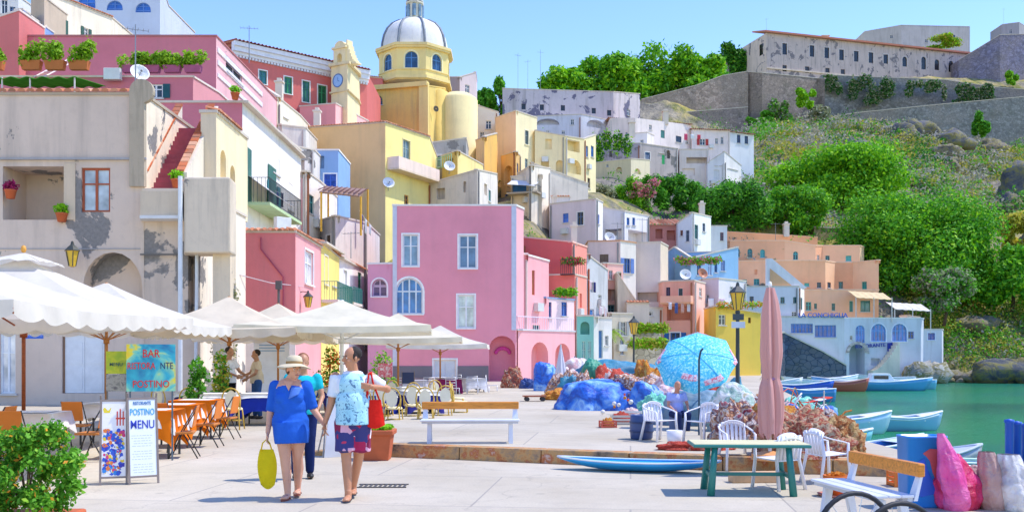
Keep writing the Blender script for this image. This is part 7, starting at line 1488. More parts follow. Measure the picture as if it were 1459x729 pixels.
for i in range(70):
    t = R8.random(); u = 815+t*380; v = 585+t*56-R8.uniform(0, 14); c = g2(u, v)+Vector((0, 0, R8.uniform(.05, .5)))
    if not 935 < u < 1035: cm.ell(c, R8.uniform(.03, .06), 8, None, R8.choice([8, 9, 9, 10, 4]))
tag(cm.obj('net_clutter', NM, None, True), 'jumble of nets, ropes and floats between the big heaps', 'nets', kind='stuff')
NETL = [('red float line coiled on the near edge of the net pile', 906, 604, 'e0503a', .22), ('yellow buoy line lying on the pile under the turquoise umbrella', 1062, 596, 'e8c83a', .2)]
for i, (lab, u, v, c, r) in enumerate(NETL):
    m = MB(); pts = [(r*(1-.02*k)*math.cos(k*.5), r*(1-.02*k)*math.sin(k*.5), .03+k*.004) for k in range(36)]; m.tube(pts, .018, 6); o = m.obj('rope_coil', paint(c), None, True, org=Vector((0, 0, 0))); o.location = g2(u, v)+Vector((0, 0, 0)); tag(o, lab, 'rope')
fl = [(1018+rnd.uniform(-5, 190), rnd.uniform(585, 640)) for _ in range(22)]
for i, (u, v) in enumerate([(1205, 640), (1196, 636), (1176, 632), (1160, 628), (1128, 634), (1088, 632), (1064, 628), (1040, 626)]):
    m = MB(); m.ell((0, 0, 0), (.05, .05, .05), 10); m.cyl((-.055, 0, 0), (.055, 0, 0), .012, n=5); o = m.obj('net_float', paint(('d8502c', 'e8902c', 'e8e0d8')[i % 3], .4), None, True, org=Vector((0, 0, 0))); p = g2(u, v); o.location = (p.x, p.y-.45, .26+(i % 3)*.05)
    tag(o, '%s float resting on the nets, number %s counting from the right' % (('red', 'orange', 'white')[i % 3], ('one', 'two', 'three', 'four', 'five', 'six', 'seven', 'eight')[i]), 'float', 'net floats')
# barrel, crates, bucket, trolley
o = thing('barrel', 'dark blue plastic barrel at the left of the seated man', 'barrel', g2(914, 625)); m = MB(); m.lathe((0, 0, 0), [(.001, 0), (.17, 0), (.19, .03), (.2, .2), (.19, .4), (.17, .42), (.165, .36), (.001, .36)], 20); m.obj('drum', paint('3a4f80', .4), o, True, org=Vector((0, 0, 0))); m = MB(); m.lathe((0, 0, 0), [(.2, .12), (.212, .14), (.2, .16)], 20); m.lathe((0, 0, 0), [(.2, .27), (.212, .29), (.2, .31)], 20); m.obj('hoop', paint('2a3c68', .4), o, True, org=Vector((0, 0, 0)))
def crate(loc, label, col, fill=None, s=1.0, rz=0):
    o = thing('crate', label, 'crate', loc, rz, 'fish crates'); m = MB(); a, b, h = .22*s, .15*s, .2*s; t = .012
    for z in (0, .07*s, .14*s): m.box(-a, -b, z+.01, a, -b+t, z+.055*s); m.box(-a, b-t, z+.01, a, b, z+.055*s); m.box(-a, -b+t, z+.01, -a+t, b-t, z+.055*s); m.box(a-t, -b+t, z+.01, a, b-t, z+.055*s)
    for x in (-a-.004, a-.022):
        for y in (-b-.004, b-.022): m.box(x, y, 0, x+.026, y+.026, h)
    m.box(-a+t, -b+t, .01, a-t, b-t, .02); m.obj('slatted_box', paint(col, .6), o, org=Vector((0, 0, 0)))
    if fill: heap('crate_filling', '%s piled inside the %s' % (fill[0], label), 'net', Vector(loc)+Vector((0, 0, .02)), (a*.85, b*.85, h*1.15), fill[1], int(loc[0]*10), n=10, rz=rz)
crate(g2(886, 604), 'cream crate filled with red netting near the barrel', 'd9cfc0', ('red netting', RN)); crate(g2(876, 608)+Vector((-.15, -.1, 0)), 'low red crate left of the cream crate', 'd8604a', ('orange netting', ON), .7, .2); crate(g2(903, 598)+Vector((0, .3, 0)), 'white crate behind the barrel', 'e8e6e2', ('pink cloth', WN), 1.0, -.2)
crate(Vector((4.9, 12.2, 0)), 'orange crate at the edge of the quay under the bench back', 'e07a2c', None, .9)
o = thing('flat_trolley', 'low flat wooden trolley with small wheels on the square near the nets', 'trolley', G(764, 571, .2), .1); m = MB(); m.box(-.42, -.2, .14, .3, .2, .18); m.obj('deck', wood('a8603c'), o, org=Vector((0, 0, 0)))
for x in (-.3, .2):
    for y in (-.16, .16): m = MB(); m.cyl((x, y-.02, .07), (x, y+.02, .07), .07, n=12); m.obj('wheel', paint('3a3a3c', .7), o, org=Vector((0, 0, 0)))
o = thing('white_tub', 'white tub below the plastic chair beside the seated man', 'tub', g2(961, 634)); m = MB(); m.lathe((0, 0, 0), [(.001, 0), (.1, 0), (.13, .24), (.12, .24), (.09, .02), (.001, .02)], 16); m.obj('bucket', paint('e9e9ee', .4), o, True, org=Vector((0, 0, 0)))
o = thing('concrete_block', 'tan concrete block lying under the green table', 'block', G(1075, 686), .1); m = MB(); m.box(-.32, -.1, 0, .36, .1, .13); m.obj('block', plaster('c9a078', .8), o, bevel=.015, org=Vector((0, 0, 0)))
# blue dinghy lying against the kerb
o = thing('blue_dinghy', 'long bright blue shallow dinghy lying against the kerb', 'dinghy', (P(905, 660, 14).x, 13.75, 0), -.28)
m = MB(); L1 = 1.15
def hul(a, b):
    t = a*2-1; w_ = .26*(1-abs(t)**2.6)+.004; s = (b*2-1); return Vector((t*L1, s*w_, .13-.12*(1-abs(s)**2.2)*(1-abs(t)**3)+.04*abs(t)**2))
m.grid(hul, 36, 12); m.obj('hull', paint('2f9fe0', .35), o, True, org=Vector((0, 0, 0)), solid=.012); m = MB()
for s in (0, 1): m.tube([hul(i/24, s)+Vector((0, 0, .012)) for i in range(25)], .013, 6)
m.obj('gunwale', paint('eef2f6', .4), o, True, org=Vector((0, 0, 0)))

# blue bin, sacks
o = thing('blue_bin', 'tall blue plastic bin with a red printed shape at the lower right', 'bin', (P(1316, 720, 10.5).x, 10.55, 0), .12)
m = MB(); a, b, h, r = .225, .16, .74, .07; pts = []
for cx_, cy_, a0 in ((a-r, -b+r, -PI/2), (a-r, b-r, 0), (-a+r, b-r, PI/2), (-a+r, -b+r, PI)):
    for k in range(5): an = a0+PI/2*k/4; pts.append((cx_+r*math.cos(an), cy_+r*math.sin(an)))
nn = len(pts); vs = []; prof = [(.86, 0), (.93, .02), (1.0, h), (1.03, h), (1.03, h+.02), (.95, h+.02), (.93, h-.03)]
for k, z in prof: vs += [(x*k, y*k, z) for x, y in pts]
m.add(vs, [tuple(reversed(range(nn)))]+[(k*nn+i, k*nn+(i+1) % nn, (k+1)*nn+(i+1) % nn, (k+1)*nn+i) for k in range(len(prof)-1) for i in range(nn)]+[tuple((len(prof)-1)*nn+i for i in range(nn))])
m.obj('shell', paint('2f88e0', .35), o, True, org=Vector((0, 0, 0)))
m = MB(); m.add([(x, -.163, z) for x, z in ((-.08, .58), (.0, .63), (.14, .62), (.15, .3), (.13, .16), (.09, .25), (.03, .38), (.0, .5), (-.04, .55))], [tuple(range(9))]); m.obj('red_print', paint('c85a5c', .5), o, org=Vector((0, 0, 0)))
m = MB(); m.add([(x, -.162, z) for x, z in ((-.13, .5), (-.06, .53), (-.02, .4), (.03, .3), (.1, .16), (-.1, .12), (-.16, .2))], [tuple(range(7))]); m.obj('dark_print', paint('1f5ac8', .5), o, org=Vector((0, 0, 0)))
def sack(name, label, c, rx, ry, h, mt, seed, lean=(0, 0), neck=.25, tie=None):
    o = thing(name, label, 'sack', c); m = MB()
    def fn(a, b):
        an = a*2*PI; k = (1-.15*(1-min(1, b*6))**2)*(1-neck_f(b)); q = Vector((math.cos(an)*1.3, math.sin(an)*1.3, b*3+seed*5)); f = 1+.16*mn.noise(q*1.1)+.07*mn.noise(q*3.2)+.05*math.sin(an*9+seed)*b
        return Vector((rx*k*f*math.cos(an)+lean[0]*b**1.6, ry*k*f*math.sin(an)+lean[1]*b**1.6, h*b))
    def neck_f(b): return 0 if b < .45 else ((b-.45)/.55)**1.3*(1-neck)
    m.grid(fn, 60, 40); m.obj('bag', mt, o, True, org=Vector((0, 0, 0)))
    if tie: q = MB(); c_ = fn(0, .86); q.lathe((lean[0]*.86**1.6, lean[1]*.86**1.6, h*.86), [(rx*.36, -.01), (rx*.42, 0), (rx*.36, .012)], 14); q.obj('tie', paint(tie), o, True, org=Vector((0, 0, 0)))
    return o
PKB = tarp(['d81f5c', 'e0307a', 'c81848', 'f04a90'], 1.6, rough=.35, fold=.9)
sack('pink_sack', 'shiny magenta plastic sack slumped beside the blue bin', (P(1366, 722, 10.4).x, 10.4, 0), .25, .2, .58, PKB, 1, (-.1, 0), .35); 
sack('pink_sack', 'hot pink folded sack lying over the top of the magenta one', (P(1356, 700, 10.4).x, 10.28, .0), .14, .12, .80, tarp(['f03a98', 'f878b8', 'e02878'], 2, rough=.35, fold=.9), 2, (-.17, 0), .25)
sack('beige_sack', 'dusty pink beige sack in front of the boats by the magenta sack', (P(1412, 722, 10.4).x, 10.35, 0), .15, .15, .6, tarp(['b88a80', 'c8a49a', 'a87870'], 2, rough=.7, fold=.8), 3, (-.06, .02), .5)
sack('white_sack', 'grey and white striped sack at the lower right edge', (P(1443, 722, 10.3).x, 10.3, 0), .17, .16, .58, tarp(['c9c4c4', 'ece8e8', 'b0a8aa', 'dcd8da'], 3, rough=.7, fold=.8), 4, (-.05, 0), .6)
heap('bag_cluster', 'small tan bag squeezed between the magenta and the beige sack', 'bag', (P(1392, 715, 10.6).x, 10.7, 0), (.14, .12, .4), tarp(['8a6a62', 'b89088', '6a5050'], 3, rough=.7), 33, n=16)

# ================================================================ boats
def boat(label, c, L0, B, Hh, rz, hull, rim='f2f2f2', inner='d9e2e8', stripe=None, motor=False, cabin=None, group='moored boats', name='rowing_boat', cover=None):
    o = thing(name, label, 'boat', c, rz, group); N_ = 22
    def sec(t, s):   # t -1..1 stern..bow ; s -1..1 port..starboard
        w_ = B/2*(1-max(0, t)**2.4)*(1-.12*max(0, -t)**2); k = abs(s); z = Hh*(k**2.6)*(.9+.1*abs(t))+Hh*.28*max(0, t)**2.2*(k**.5)+.0; 
        return Vector((t*L0/2+(.12*L0*max(0, t)**3)*k, math.copysign(w_*k**.6, s) if k > 0 else 0, z))
    m = MB(); m.grid(lambda a, b: sec(a*2-1, b*2-1), N_, 16); hm = m.obj('hull', paint(hull, .3, var=.06), o, True, org=Vector((0, 0, 0)), solid=.03)
    ts = [sec(-1, s/8-1) for s in range(17)]; m = MB(); m.add(ts, [tuple(range(17))]); m.obj('transom', paint(hull, .3), o, org=Vector((0, 0, 0)), solid=.03)
    m = MB()
    for s in (-1, 1): m.tube([sec(t/11-1, s)+Vector((0, 0, .01)) for t in range(23)], .032, 6)
    m.tube([sec(-1, -1), sec(-1, 1)], .03, 6); m.obj('gunwale', paint(rim, .4), o, True, org=Vector((0, 0, 0)))
    m = MB(); fl_ = [sec(t/8-1, -.75) for t in range(16)]; fr_ = [sec(t/8-1, .75) for t in range(16)]; zf = Hh*.42
    m.add([(p.x, p.y*.96, zf) for p in fl_]+[(p.x, p.y*.96, zf) for p in fr_], [(i, i+1, 17+i, 16+i) for i in range(15)]); m.obj('floor', paint(inner, .7), o, org=Vector((0, 0, 0)))
    m = MB()
    for t in (-.55, 0, .45): y = B/2*(1-max(0, t)**2.4)*.93; m.box(t*L0/2-.12, -y, Hh*.72, t*L0/2+.12, y, Hh*.78)
    m.obj('thwart', paint(rim if not cover else cover, .6), o, org=Vector((0, 0, 0)))
    m = MB(); t = .78; y = B/2*(1-t**2.4)
    m.add([sec(.5, 1)+Vector((0, 0, .01)), sec(.5, -1)+Vector((0, 0, .01)), sec(.97, -1), sec(.97, 1)], [(0, 1, 2, 3)]); m.obj('foredeck', paint(rim, .5), o, org=Vector((0, 0, 0)))
    if stripe:
        m = MB()
        for s in (-1, 1): m.tube([sec(t/11-1, s*.965)*1.0+Vector((0, s*.012, -.01)) for t in range(22)], .028, 5)
        m.obj('stripe', paint(stripe, .4), o, True, org=Vector((0, 0, 0)))
    if motor:
        m = MB(); x = -L0/2-.12; m.box(x-.12, -.1, Hh*.85, x+.1, .1, Hh*1.3); m.cyl((x, 0, Hh*.85), (x, 0, -.1), .04, n=6); m.cyl((x+.1, 0, Hh*1.15), (x+.5, .0, Hh*1.2), .02, n=5); m.obj('outboard_motor', paint('2a2d30', .4), o, org=Vector((0, 0, 0)), bevel=.02)
    if cabin:
        m = MB(); m.hexa([(-.1*L0, -B*.28, Hh*.75), (.2*L0, -B*.24, Hh*.75), (.2*L0, B*.24, Hh*.75), (-.1*L0, B*.28, Hh*.75), (-.08*L0, -B*.25, Hh*.75+.75), (.12*L0, -B*.22, Hh*.75+.75), (.12*L0, B*.22, Hh*.75+.75), (-.08*L0, B*.25, Hh*.75+.75)]); cb = m.obj('cabin', paint(cabin, .4), o, org=Vector((0, 0, 0)), bevel=.03)
        m = MB(); m.box(-.06*L0, -B*.272, Hh*.75+.35, .1*L0, -B*.262, Hh*.75+.6); m.obj('pane', glassm(), cb, org=Vector((0, 0, 0)))
    return o
def wz(u, v): return G(u, v, -.9)
WV = -1.02
bs = [('pale blue boat with white rail, moored left of the open water', (10.7, 31.8), 2.7, 1.0, .62, .12, 'a8cde8', 'f4f4f2', {}), ('white and light blue boat on the open water, right of its twin', (13.3, 33.4), 2.2, .9, .55, .05, '7fb4dc', 'f4f4f4', dict(stripe='e6eef4')),
      ('bright blue hulled boat half hidden by the tan nets', (8.1, 22.3), 2.4, 1.0, .6, .3, '2f78c8', 'cfe0ee', {}), ('grey inflatable dinghy behind the bench and blue bin', (8.6, 20.6), 2.2, .95, .55, .15, '8f98a8', 'b9c0cc', dict(motor=True)),
      ('white boat with green trim moored behind the magenta sack', (9.2, 18.6), 2.6, 1.0, .62, .2, 'e2ebe6', 'a9cfc0', dict(stripe='4fa88f')), ('blue and white boat with yellow seat at the right edge', (8.9, 16.7), 2.4, 1.0, .66, .1, '2f7fd0', 'f0f0f0', dict(cover='e8c83a')),
      ('dark blue boat bow at the bottom right behind the striped sack', (7.5, 14.0), 2.4, 1.0, .7, 2.8, '2452b0', '9fc0e8', {}), ('white boat behind the blue bin, bow to the left', (7.3, 17.4), 2.2, .9, .58, 3.0, 'dfe6ec', 'c9d8e0', {}), ('light turquoise skiff between the bench and the tan nets', (7.5, 24.6), 2.4, .95, .6, -.1, '6fc0d0', 'f0f0ec', dict(stripe='d8c83a'))]
for a in bs: boat(a[0], (a[1][0], a[1][1], WV+.06), a[2], a[3], a[4], a[5], a[6], a[7], **a[8])
fb = [(1130, 562, 4.2, '2a58c8', 'f0f0f0', 'royal blue hulled boat moored below the dark ramp wall'), (1160, 553, 4.5, 'e9eef2', 'c9d8e8', 'white boat at the foot of the ramp wall'), (1185, 549, 4.0, 'dbe6ee', 'f4f4f4', 'small white boat under the waterfront restaurant'), (1212, 553, 5.0, '5f9fd0', 'f4f4f4', 'light blue boat left of centre under the round doorway'), (1250, 556, 6.5, '4f9fd8', 'eef4f8', 'longest pale blue boat in front of the waterfront houses'),
      (1290, 554, 4.5, '6fb4dc', 'f4f4f4', 'pale turquoise boat at the right end of the far moorings'), (1200, 557, 3.0, 'b05a4a', 'e0b0a0', 'small reddish brown boat among the far blue boats'), (1265, 548, 4.5, 'e9eef2', 'd0dce6', 'white boat against the rock below the blue house'), (1100, 556, 3.6, 'e0e8ee', 'f2f2f2', 'white boat just right of the closed pink parasol top'), (1145, 572, 3.5, '3f88c8', 'e9eef2', 'blue boat with white rim near the folded deckchairs')]
for i, (u, v, L0, hc, rc, lab) in enumerate(fb):
    p = wz(u, v); boat(lab, (p.x, p.y, WV), L0, L0*.3, .85, rnd.uniform(-.25, .25)+(PI if i % 2 else 0), hc, rc, cabin='eef2f6' if i in (4,) else None, group='boats moored by the far waterfront')
for i, (u, v, lab) in enumerate(((1306, 554, 'white mooring buoy on the water right of the far boats'), (1337, 541, 'tiny white buoy near the shore rocks'))):
    m = MB(); m.ell((0, 0, 0), (.3, .3, .26), 12); o = m.obj('buoy', paint('f0f0f0', .4), None, True, org=Vector((0, 0, 0))); o.location = wz(u, v)+Vector((0, 0, .1)); tag(o, lab, 'buoy', 'mooring buoys')
# blue mooring posts at the right edge
for i, (u, lab) in enumerate(((1438, 'left blue painted mooring post at the right edge'), (1449, 'middle blue mooring post with a cap at the right edge'), (1461, 'blue mooring post cut by the right edge'))):
    p = P(u, 600, 17.5+i*.2); m = MB(); m.lathe((0, 0, 0), [(.07, -1.2), (.07, .68-.0*i), (.085, .69), (.085, .74), (.001, .76)], 12); o = m.obj('mooring_post', paint('2458c0', .4), None, True, org=Vector((0, 0, 0))); o.location = (p.x, p.y, ZV(596+i*3, p.y)-.76); tag(o, lab, 'post', 'blue mooring posts')
# folded deckchairs / small anchors by the water
for i, (u, c_) in enumerate(((1148, 'd8453a'), (1162, 'e8e0e4'), (1172, 'd84a3a'))):
    o = thing('folding_stool', ('red folding stool by the moored blue boat', 'white folding stool between the two red ones', 'rightmost red folding stool near the water')[i], 'stool', Vector((XY(u, 22+i).x, 22+i, .2)), .3*i, 'folding stools on the quay edge'); m = MB()
    for y in (-.15, .15): m.cyl((-.2, y, 0), (.2, y, .42), .014, n=5); m.cyl((.2, y, 0), (-.2, y, .42), .014, n=5)
    m.obj('frame', paint('4a5a70', .4), o, org=Vector((0, 0, 0))); m = MB(); m.grid(lambda a, b: ((a*2-1)*.2, (b*2-1)*.16, .42-.04*math.sin(PI*a)), 8, 3); m.obj('seat', fabric(c_), o, True, org=Vector((0, 0, 0)), solid=.01)
# ================================================================ the little lane at the foot of the village (centre)
r = house('teal_house', 'narrow turquoise house front beside the pink arcade', [(822, 64), (846, 64)], 450, '4fc4bc', z0=-.3, dirt=.1, dep=3, wins=[(0, 827, 458, 840, 476, 'v', dict(dp=.6, arch=True)), (0, 829, 486, 834, 520, 'g', dict(fc='bfe6e0', glass='3f98a0')), (0, 837, 486, 842, 520, 'g', dict(fc='bfe6e0', glass='3f98a0'))])
house('low_white_house', 'low white house with a blue door and a railing between teal house and stairs', [(846, 67), (872, 68)], 452, 'e0dfe2', z0=-.3, dirt=.4, dep=3, wins=[(0, 853, 470, 859, 510, 'd', dict(doorc='3f6fa0')), (0, 862, 478, 867, 492, 'g', {})])
house('beige_lane_house', 'beige house with grey shutters in the lane behind the palm tree', [(866, 70), (902, 71)], 446, 'ccc2b4', z0=-.3, dirt=.4, dep=3, wins=[(0, 885, 458, 892, 478, 'o', dict(shc='9aa0a4')), (0, 872, 468, 876, 474, 'g', {}), (0, 884, 484, 889, 505, 'g', dict(fc='d9d9e2', glass='5a6a9a'))])
house('grey_white_house', 'grey white house with square window behind the amber lamp post', [(900, 76), (944, 77)], 438, 'd2d4d6', z0=-.3, dirt=.6, dep=3, wins=[(0, 922, 458, 928, 468, 'g', {}), (0, 904, 440, 910, 452, 'g', dict(fc='3f9f98')), (0, 918, 443, 930, 450, 'g', {})])
house('stone_gable', 'tan stone stairway wall narrowing upwards like a gable in the centre of the village', [(880, 74.5), (912, 74.5)], 392, 'd0c2b0', z0=1, dirt=.5, dep=3, tops=[388, 438], cope='e6ddd0')
house('roof_ledge_house', 'small house with an orange tiled ledge under the beige block', [(893, 74), (925, 74)], 432, 'd9cfc6', z0=-.3, dep=2, roof='tiles', dirt=.4)
def palm(label, c, h, r, n=16, seed=1):
    o = thing('palm_tree', label, 'palm tree', c); m = MB(); m.tube([(0, 0, 0), (.1, 0, h*.5), (.05, 0, h)], [.16, .12, .1], 8); m.obj('trunk', paint('8a7458', .95, var=.3), o, True, org=Vector((0, 0, 0))); R2 = random.Random(seed); m = MB()
    for i in range(n):
        a = 2*PI*i/n+R2.uniform(-.2, .2); up = R2.uniform(.1, .9); pts = []
        for k in range(9): t = k/8; pts.append(Vector((math.cos(a)*r*t, math.sin(a)*r*t, h+up*r*t-1.0*r*t*t)))
        for k in range(8):
            p, q = pts[k], pts[k+1]; s = Vector((-math.sin(a), math.cos(a), 0))
            for sg in (-1, 1):
                for j in range(2):
                    b = p.lerp(q, j/2); l = r*.34*math.sin(PI*(.12+.86*(k+j/2)/8)); m.add([b, b+(q-p)*.35, b+s*sg*l+(q-p)*.6-Vector((0, 0, l*.35))], [(0, 1, 2)])
    m.obj('frond', foliage('4f7a1c', '9ab83a'), o, org=Vector((0, 0, 0))); return o
palm('short palm tree in the lane between the beige houses', G(870, 536, .2), 3.2, 1.15)
for i, (u, v, Y, lab) in enumerate(((924, 470, 71.5, 'upper strip of green plants behind the garden wall'), (924, 492, 70.5, 'lower strip of yellow green plants below the garden wall'))):
    cl = [(P(u+d, v-3, Y), (.6, .4, .4)) for d in range(-20, 21, 8)]; o = leafobj('plant_bed', cl, 1300, .12, [FB, FO], rs=80+i, org=Vector(cl[0][0])); tag(o, lab, 'plant bed')
cl = [(P(u, 371+rnd.uniform(-2, 2), 82.6), (.5, .4, .35)) for u in range(968, 1026, 6)]; o = leafobj('window_box_plants', cl, 1500, .1, [FB, FM, foliage('c84a6a', 'e88a9a')], rs=82, org=Vector(cl[0][0])); tag(o, 'row of green and pink flowers along the sky blue house terrace', 'flower box')
cl = [(P(u, 434+rnd.uniform(-1, 1), 73), (.3, .3, .3)) for u in range(1026, 1084, 8)]; o = leafobj('roof_plants', cl, 900, .08, [FB, foliage('e86a3a', 'f0a04a')], rs=83, org=Vector(cl[0][0])); tag(o, 'orange and green plants on the yellow cottage roof', 'flower box')
for i, (u, v, Y, lab) in enumerate(((815, 372, 65.3, 'red geraniums on the bright red house balcony'), (806, 416, 62, 'green plants above the blue roof kiosk'))):
    cl = [(P(u+d, v, Y), (.4, .3, .3)) for d in range(-10, 14, 5)]; o = leafobj('balcony_plants', cl, 700, .09, [foliage('b0283a', 'e04a5a') if i == 0 else FB, FM], rs=84+i, org=Vector(cl[0][0])); tag(o, lab, 'potted plants')
# aerials, dishes and chimneys over the roofs, laundry
for i, (u, v, Y, h, lab) in enumerate(((738, 127, 150, 5.5, 'aerial at the left end of the grey palace roof'), (752, 127, 150, 4.5, 'second aerial on the grey palace roof'), (770, 127, 150, 6.0, 'tallest aerial on the grey palace roof'), (355, 90, 58, 2.2, 'thin aerial on the magenta house end wall'), (880, 345, 79, 1.6, 'aerial above the beige tower house'), (915, 345, 81, 2.0, 'aerial above the beige block house'), (1105, 343, 108, 2.0, 'aerial on the orange terraces'), (500, 368, 55, 1.5, 'aerial on the white lane house'), (1430, 38, 320, 6, 'mast on the lookout tower'), (1092, 46, 287, 4, 'mast on the ruined palace corner'))): antenna(P(u, v, Y), h, lab)
for i, (u, v, Y, c_, lab) in enumerate(((976, 400, 76.6, 'e8e8ea', 'white dish on the salmon terrace house'), (553, 270, 74, 'e8e8ea', 'white dish on the yellow palazzo balcony corner'), (868, 347, 78, 'd9d9dc', 'dish on the white narrow tower house'), (1000, 398, 79.5, 'b8785a', 'rust coloured dish on the lilac low house'), (640, 246, 78, 'e4e4e4', 'dish above the pale terrace house'))): dish(P(u, v+2, Y), lab, .45, rnd.uniform(-.5, .8), hexc=c_)
def chimney(u, v, Y, w_, h, lab, c_='d8cfc6'):
    p = P(u, v, Y); m = MB(); m.box(-w_/2, -w_/2, -.6, w_/2, w_/2, h); m.box(-w_*.65, -w_*.65, h, w_*.65, w_*.65, h+.12); m.box(-w_*.3, -w_*.3, h+.12, w_*.3, w_*.3, h+.35); o = m.obj('chimney', plaster(c_, .5), None, org=Vector((0, 0, 0))); o.location = p; tag(o, lab, 'chimney', 'chimneys')
for a in ((452, 178, 78, .5, 1.0, 'chimney at the left end of the yellow palazzo roof'), (900, 190, 139, .8, 1.4, 'chimney on the white box house'), (948, 172, 145, .8, 1.3, 'white chimney on the long white row house'), (1000, 303, 95, .5, .8, 'chimney on the pale blue house'), (818, 338, 67, .4, .7, 'chimney on the bright red house'), (1120, 330, 112, .6, .8, 'chimney above the orange terraces'), (398, 138, 72, .5, 1.0, 'chimney on the cream terrace house'), (1175, 128-66, 300, 2, 2, 'chimney on the ruined palace roof'), (790, 291, 90, .4, .6, 'chimney on the lilac house')): chimney(*a)
def laundry(u0, v0, u1, v1, Y, items, lab):
    a, b = P(u0, v0, Y), P(u1, v1, Y); o = thing('washing_line', lab, 'washing line', (a+b)/2, 0, 'washing lines'); m = MB(); m.tube([a, a.lerp(b, .5)-Vector((0, 0, .06)), b], .01, 4); m.obj('line', paint('cccccc'), o); n = len(items)
    for i, c_ in enumerate(items):
        p = a.lerp(b, (i+.3)/n); q = a.lerp(b, (i+.8)/n); h = rnd.uniform(.5, .9); m = MB(); m.grid(lambda s, t: p.lerp(q, s)+Vector((0, -.02+.03*math.sin(s*9+t*3), -.04-h*t)), 6, 5); m.obj('garment', fabric(c_), o, True, solid=.01)
laundry(512, 300, 530, 322, 56.5, ['2f3aa8', 'f0f0f4', 'e8e8ee'], 'washing line with navy and white cloths beside the pergola'); laundry(392, 272, 405, 274, 47, ['2438a0', '4a4a58'], 'dark clothes drying on the white house balcony'); laundry(838, 398, 850, 402, 70.5, ['f0f0f4', '3a4a8a'], 'laundry on the grey blue house'); laundry(852, 435, 866, 437, 70, ['f4f4f6', 'f0f0f2'], 'white sheets drying above the low white house'); laundry(950, 430, 985, 431, 75.5, ['e8e0e4', '5a6aa0', 'e0b0a0', 'd8d8dc'], 'clothes line on the salmon terrace'); laundry(1004, 424, 1036, 425, 79, ['f0f0f4', 'e8d0d8'], 'white cloths on the lilac low house')
laundry(972, 190, 1000, 192, 138, ['e05a7a', 'f0f0f0', 'd84a5a'], 'pink and white washing on the high village terrace')
# stone arch wall bits, cables
m = MB(); a, b = P(336, 390, 38), P(432, 408, 43); m.tube([a, a.lerp(b, .5)-Vector((0, 0, .1)), b], .02, 5); tag(m.obj('cable', paint('c9b8bc'), None, org=a), 'pale cable crossing the rose red house front', 'cable')
cl = []; R6 = random.Random(4)
for i in range(16): cl.append((Vector((XY(R6.uniform(306, 330), 33.0).x, 33+R6.uniform(.0, .3), R6.uniform(.5, 4.2))), (.25, .15, .5)))
o = leafobj('dry_creeper', cl, 1500, .06, [foliage('8a8a4a', 'b8b070'), FG], rs=90, org=Vector(cl[0][0])); tag(o, 'dry grey green creeper climbing the beige house corner', 'creeper')
for i, (u, v, Y, lab) in enumerate(((15, 283, 32.9, 'red flowers in a pot hung in the loggia of the beige house'), (88, 316, 32.9, 'small orange pot on the loggia parapet'), (252, 268, 33.3, 'orange pots with plants at the foot of the red staircase'), (335, 142, 43.6, 'green plant on the magenta wall corner'))):
    p = P(u, v, Y); o = thing('flower_pot', lab, 'flower pot', p, 0); m = MB(); pot(m, .13, .2, .3, 14); m.obj('pot', TC, o, True, org=Vector((0, 0, 0))); leafobj('foliage', [((p.x, p.y, p.z+.42), (.25, .2, .2))], 260, .06, [foliage('8a1f4a', 'c83a7a') if i == 0 else FB], o, rs=91+i)
# ================================================================ people
def skinm(hexc):
    key = ('sk', hexc)
    if key in MATS: return MATS[key]
    m, nt, b = newmat('skin'); c = hx(hexc); v = posmap(nt); L(nt, ramp(nt, noise(nt, v, 6, 5), [(.3, sc3(c, .9)), (.7, sc3(c, 1.06))]), b.inputs['Base Color'])
    b.inputs['Roughness'].default_value = .5; b.inputs['Subsurface Weight'].default_value = .1; b.inputs['Subsurface Radius'].default_value = (.02, .008, .004); MATS[key] = m; return m
V = Vector
def limb(m, pts, rs, n=12):
    pts = [V(p) for p in pts]; m.tube(pts, rs, n)
    for p, r in zip(pts, rs): m.ell(p, r, n)
def hand(m, w, d, nrm, side, curl=.4, s=1.0):
    "w wrist, d pointing direction, nrm palm normal, side +1/-1 thumb side"
    d = V(d).normalized(); nrm = V(nrm); nrm = (nrm-d*nrm.dot(d)).normalized(); t = d.cross(nrm)*side; w = V(w)
    q = Matrix((t, nrm, d)).transposed().to_quaternion(); m.ell(w+d*.045*s, (.038*s, .016*s, .052*s), 12, q); m.tube([w-d*.03*s, w+d*.01*s], [.026*s, .024*s], 10)
    for k, (off, l) in enumerate(((.029, .068), (.0105, .078), (-.0095, .072), (-.028, .056))):
        b = w+d*.082*s+t*off*s; p = [b]; dr = d+t*off*2.5
        for j in range(3): dr = (dr*math.cos(curl)+nrm*math.sin(curl)).normalized() if j else dr.normalized(); p.append(p[-1]+dr*l*s/ (2.4, 3.2, 3.6)[j])
        limb(m, [b-d*.02*s]+p, [.0095*s, .0095*s, .009*s, .0085*s, .0075*s], 7)
    b = w+d*.02*s+t*.025*s; limb(m, [b, b+(t*.7+d*.6+nrm*.2)*.032*s, b+(t*.75+d*1.2+nrm*.5)*.045*s], [.014*s, .011*s, .009*s], 7)
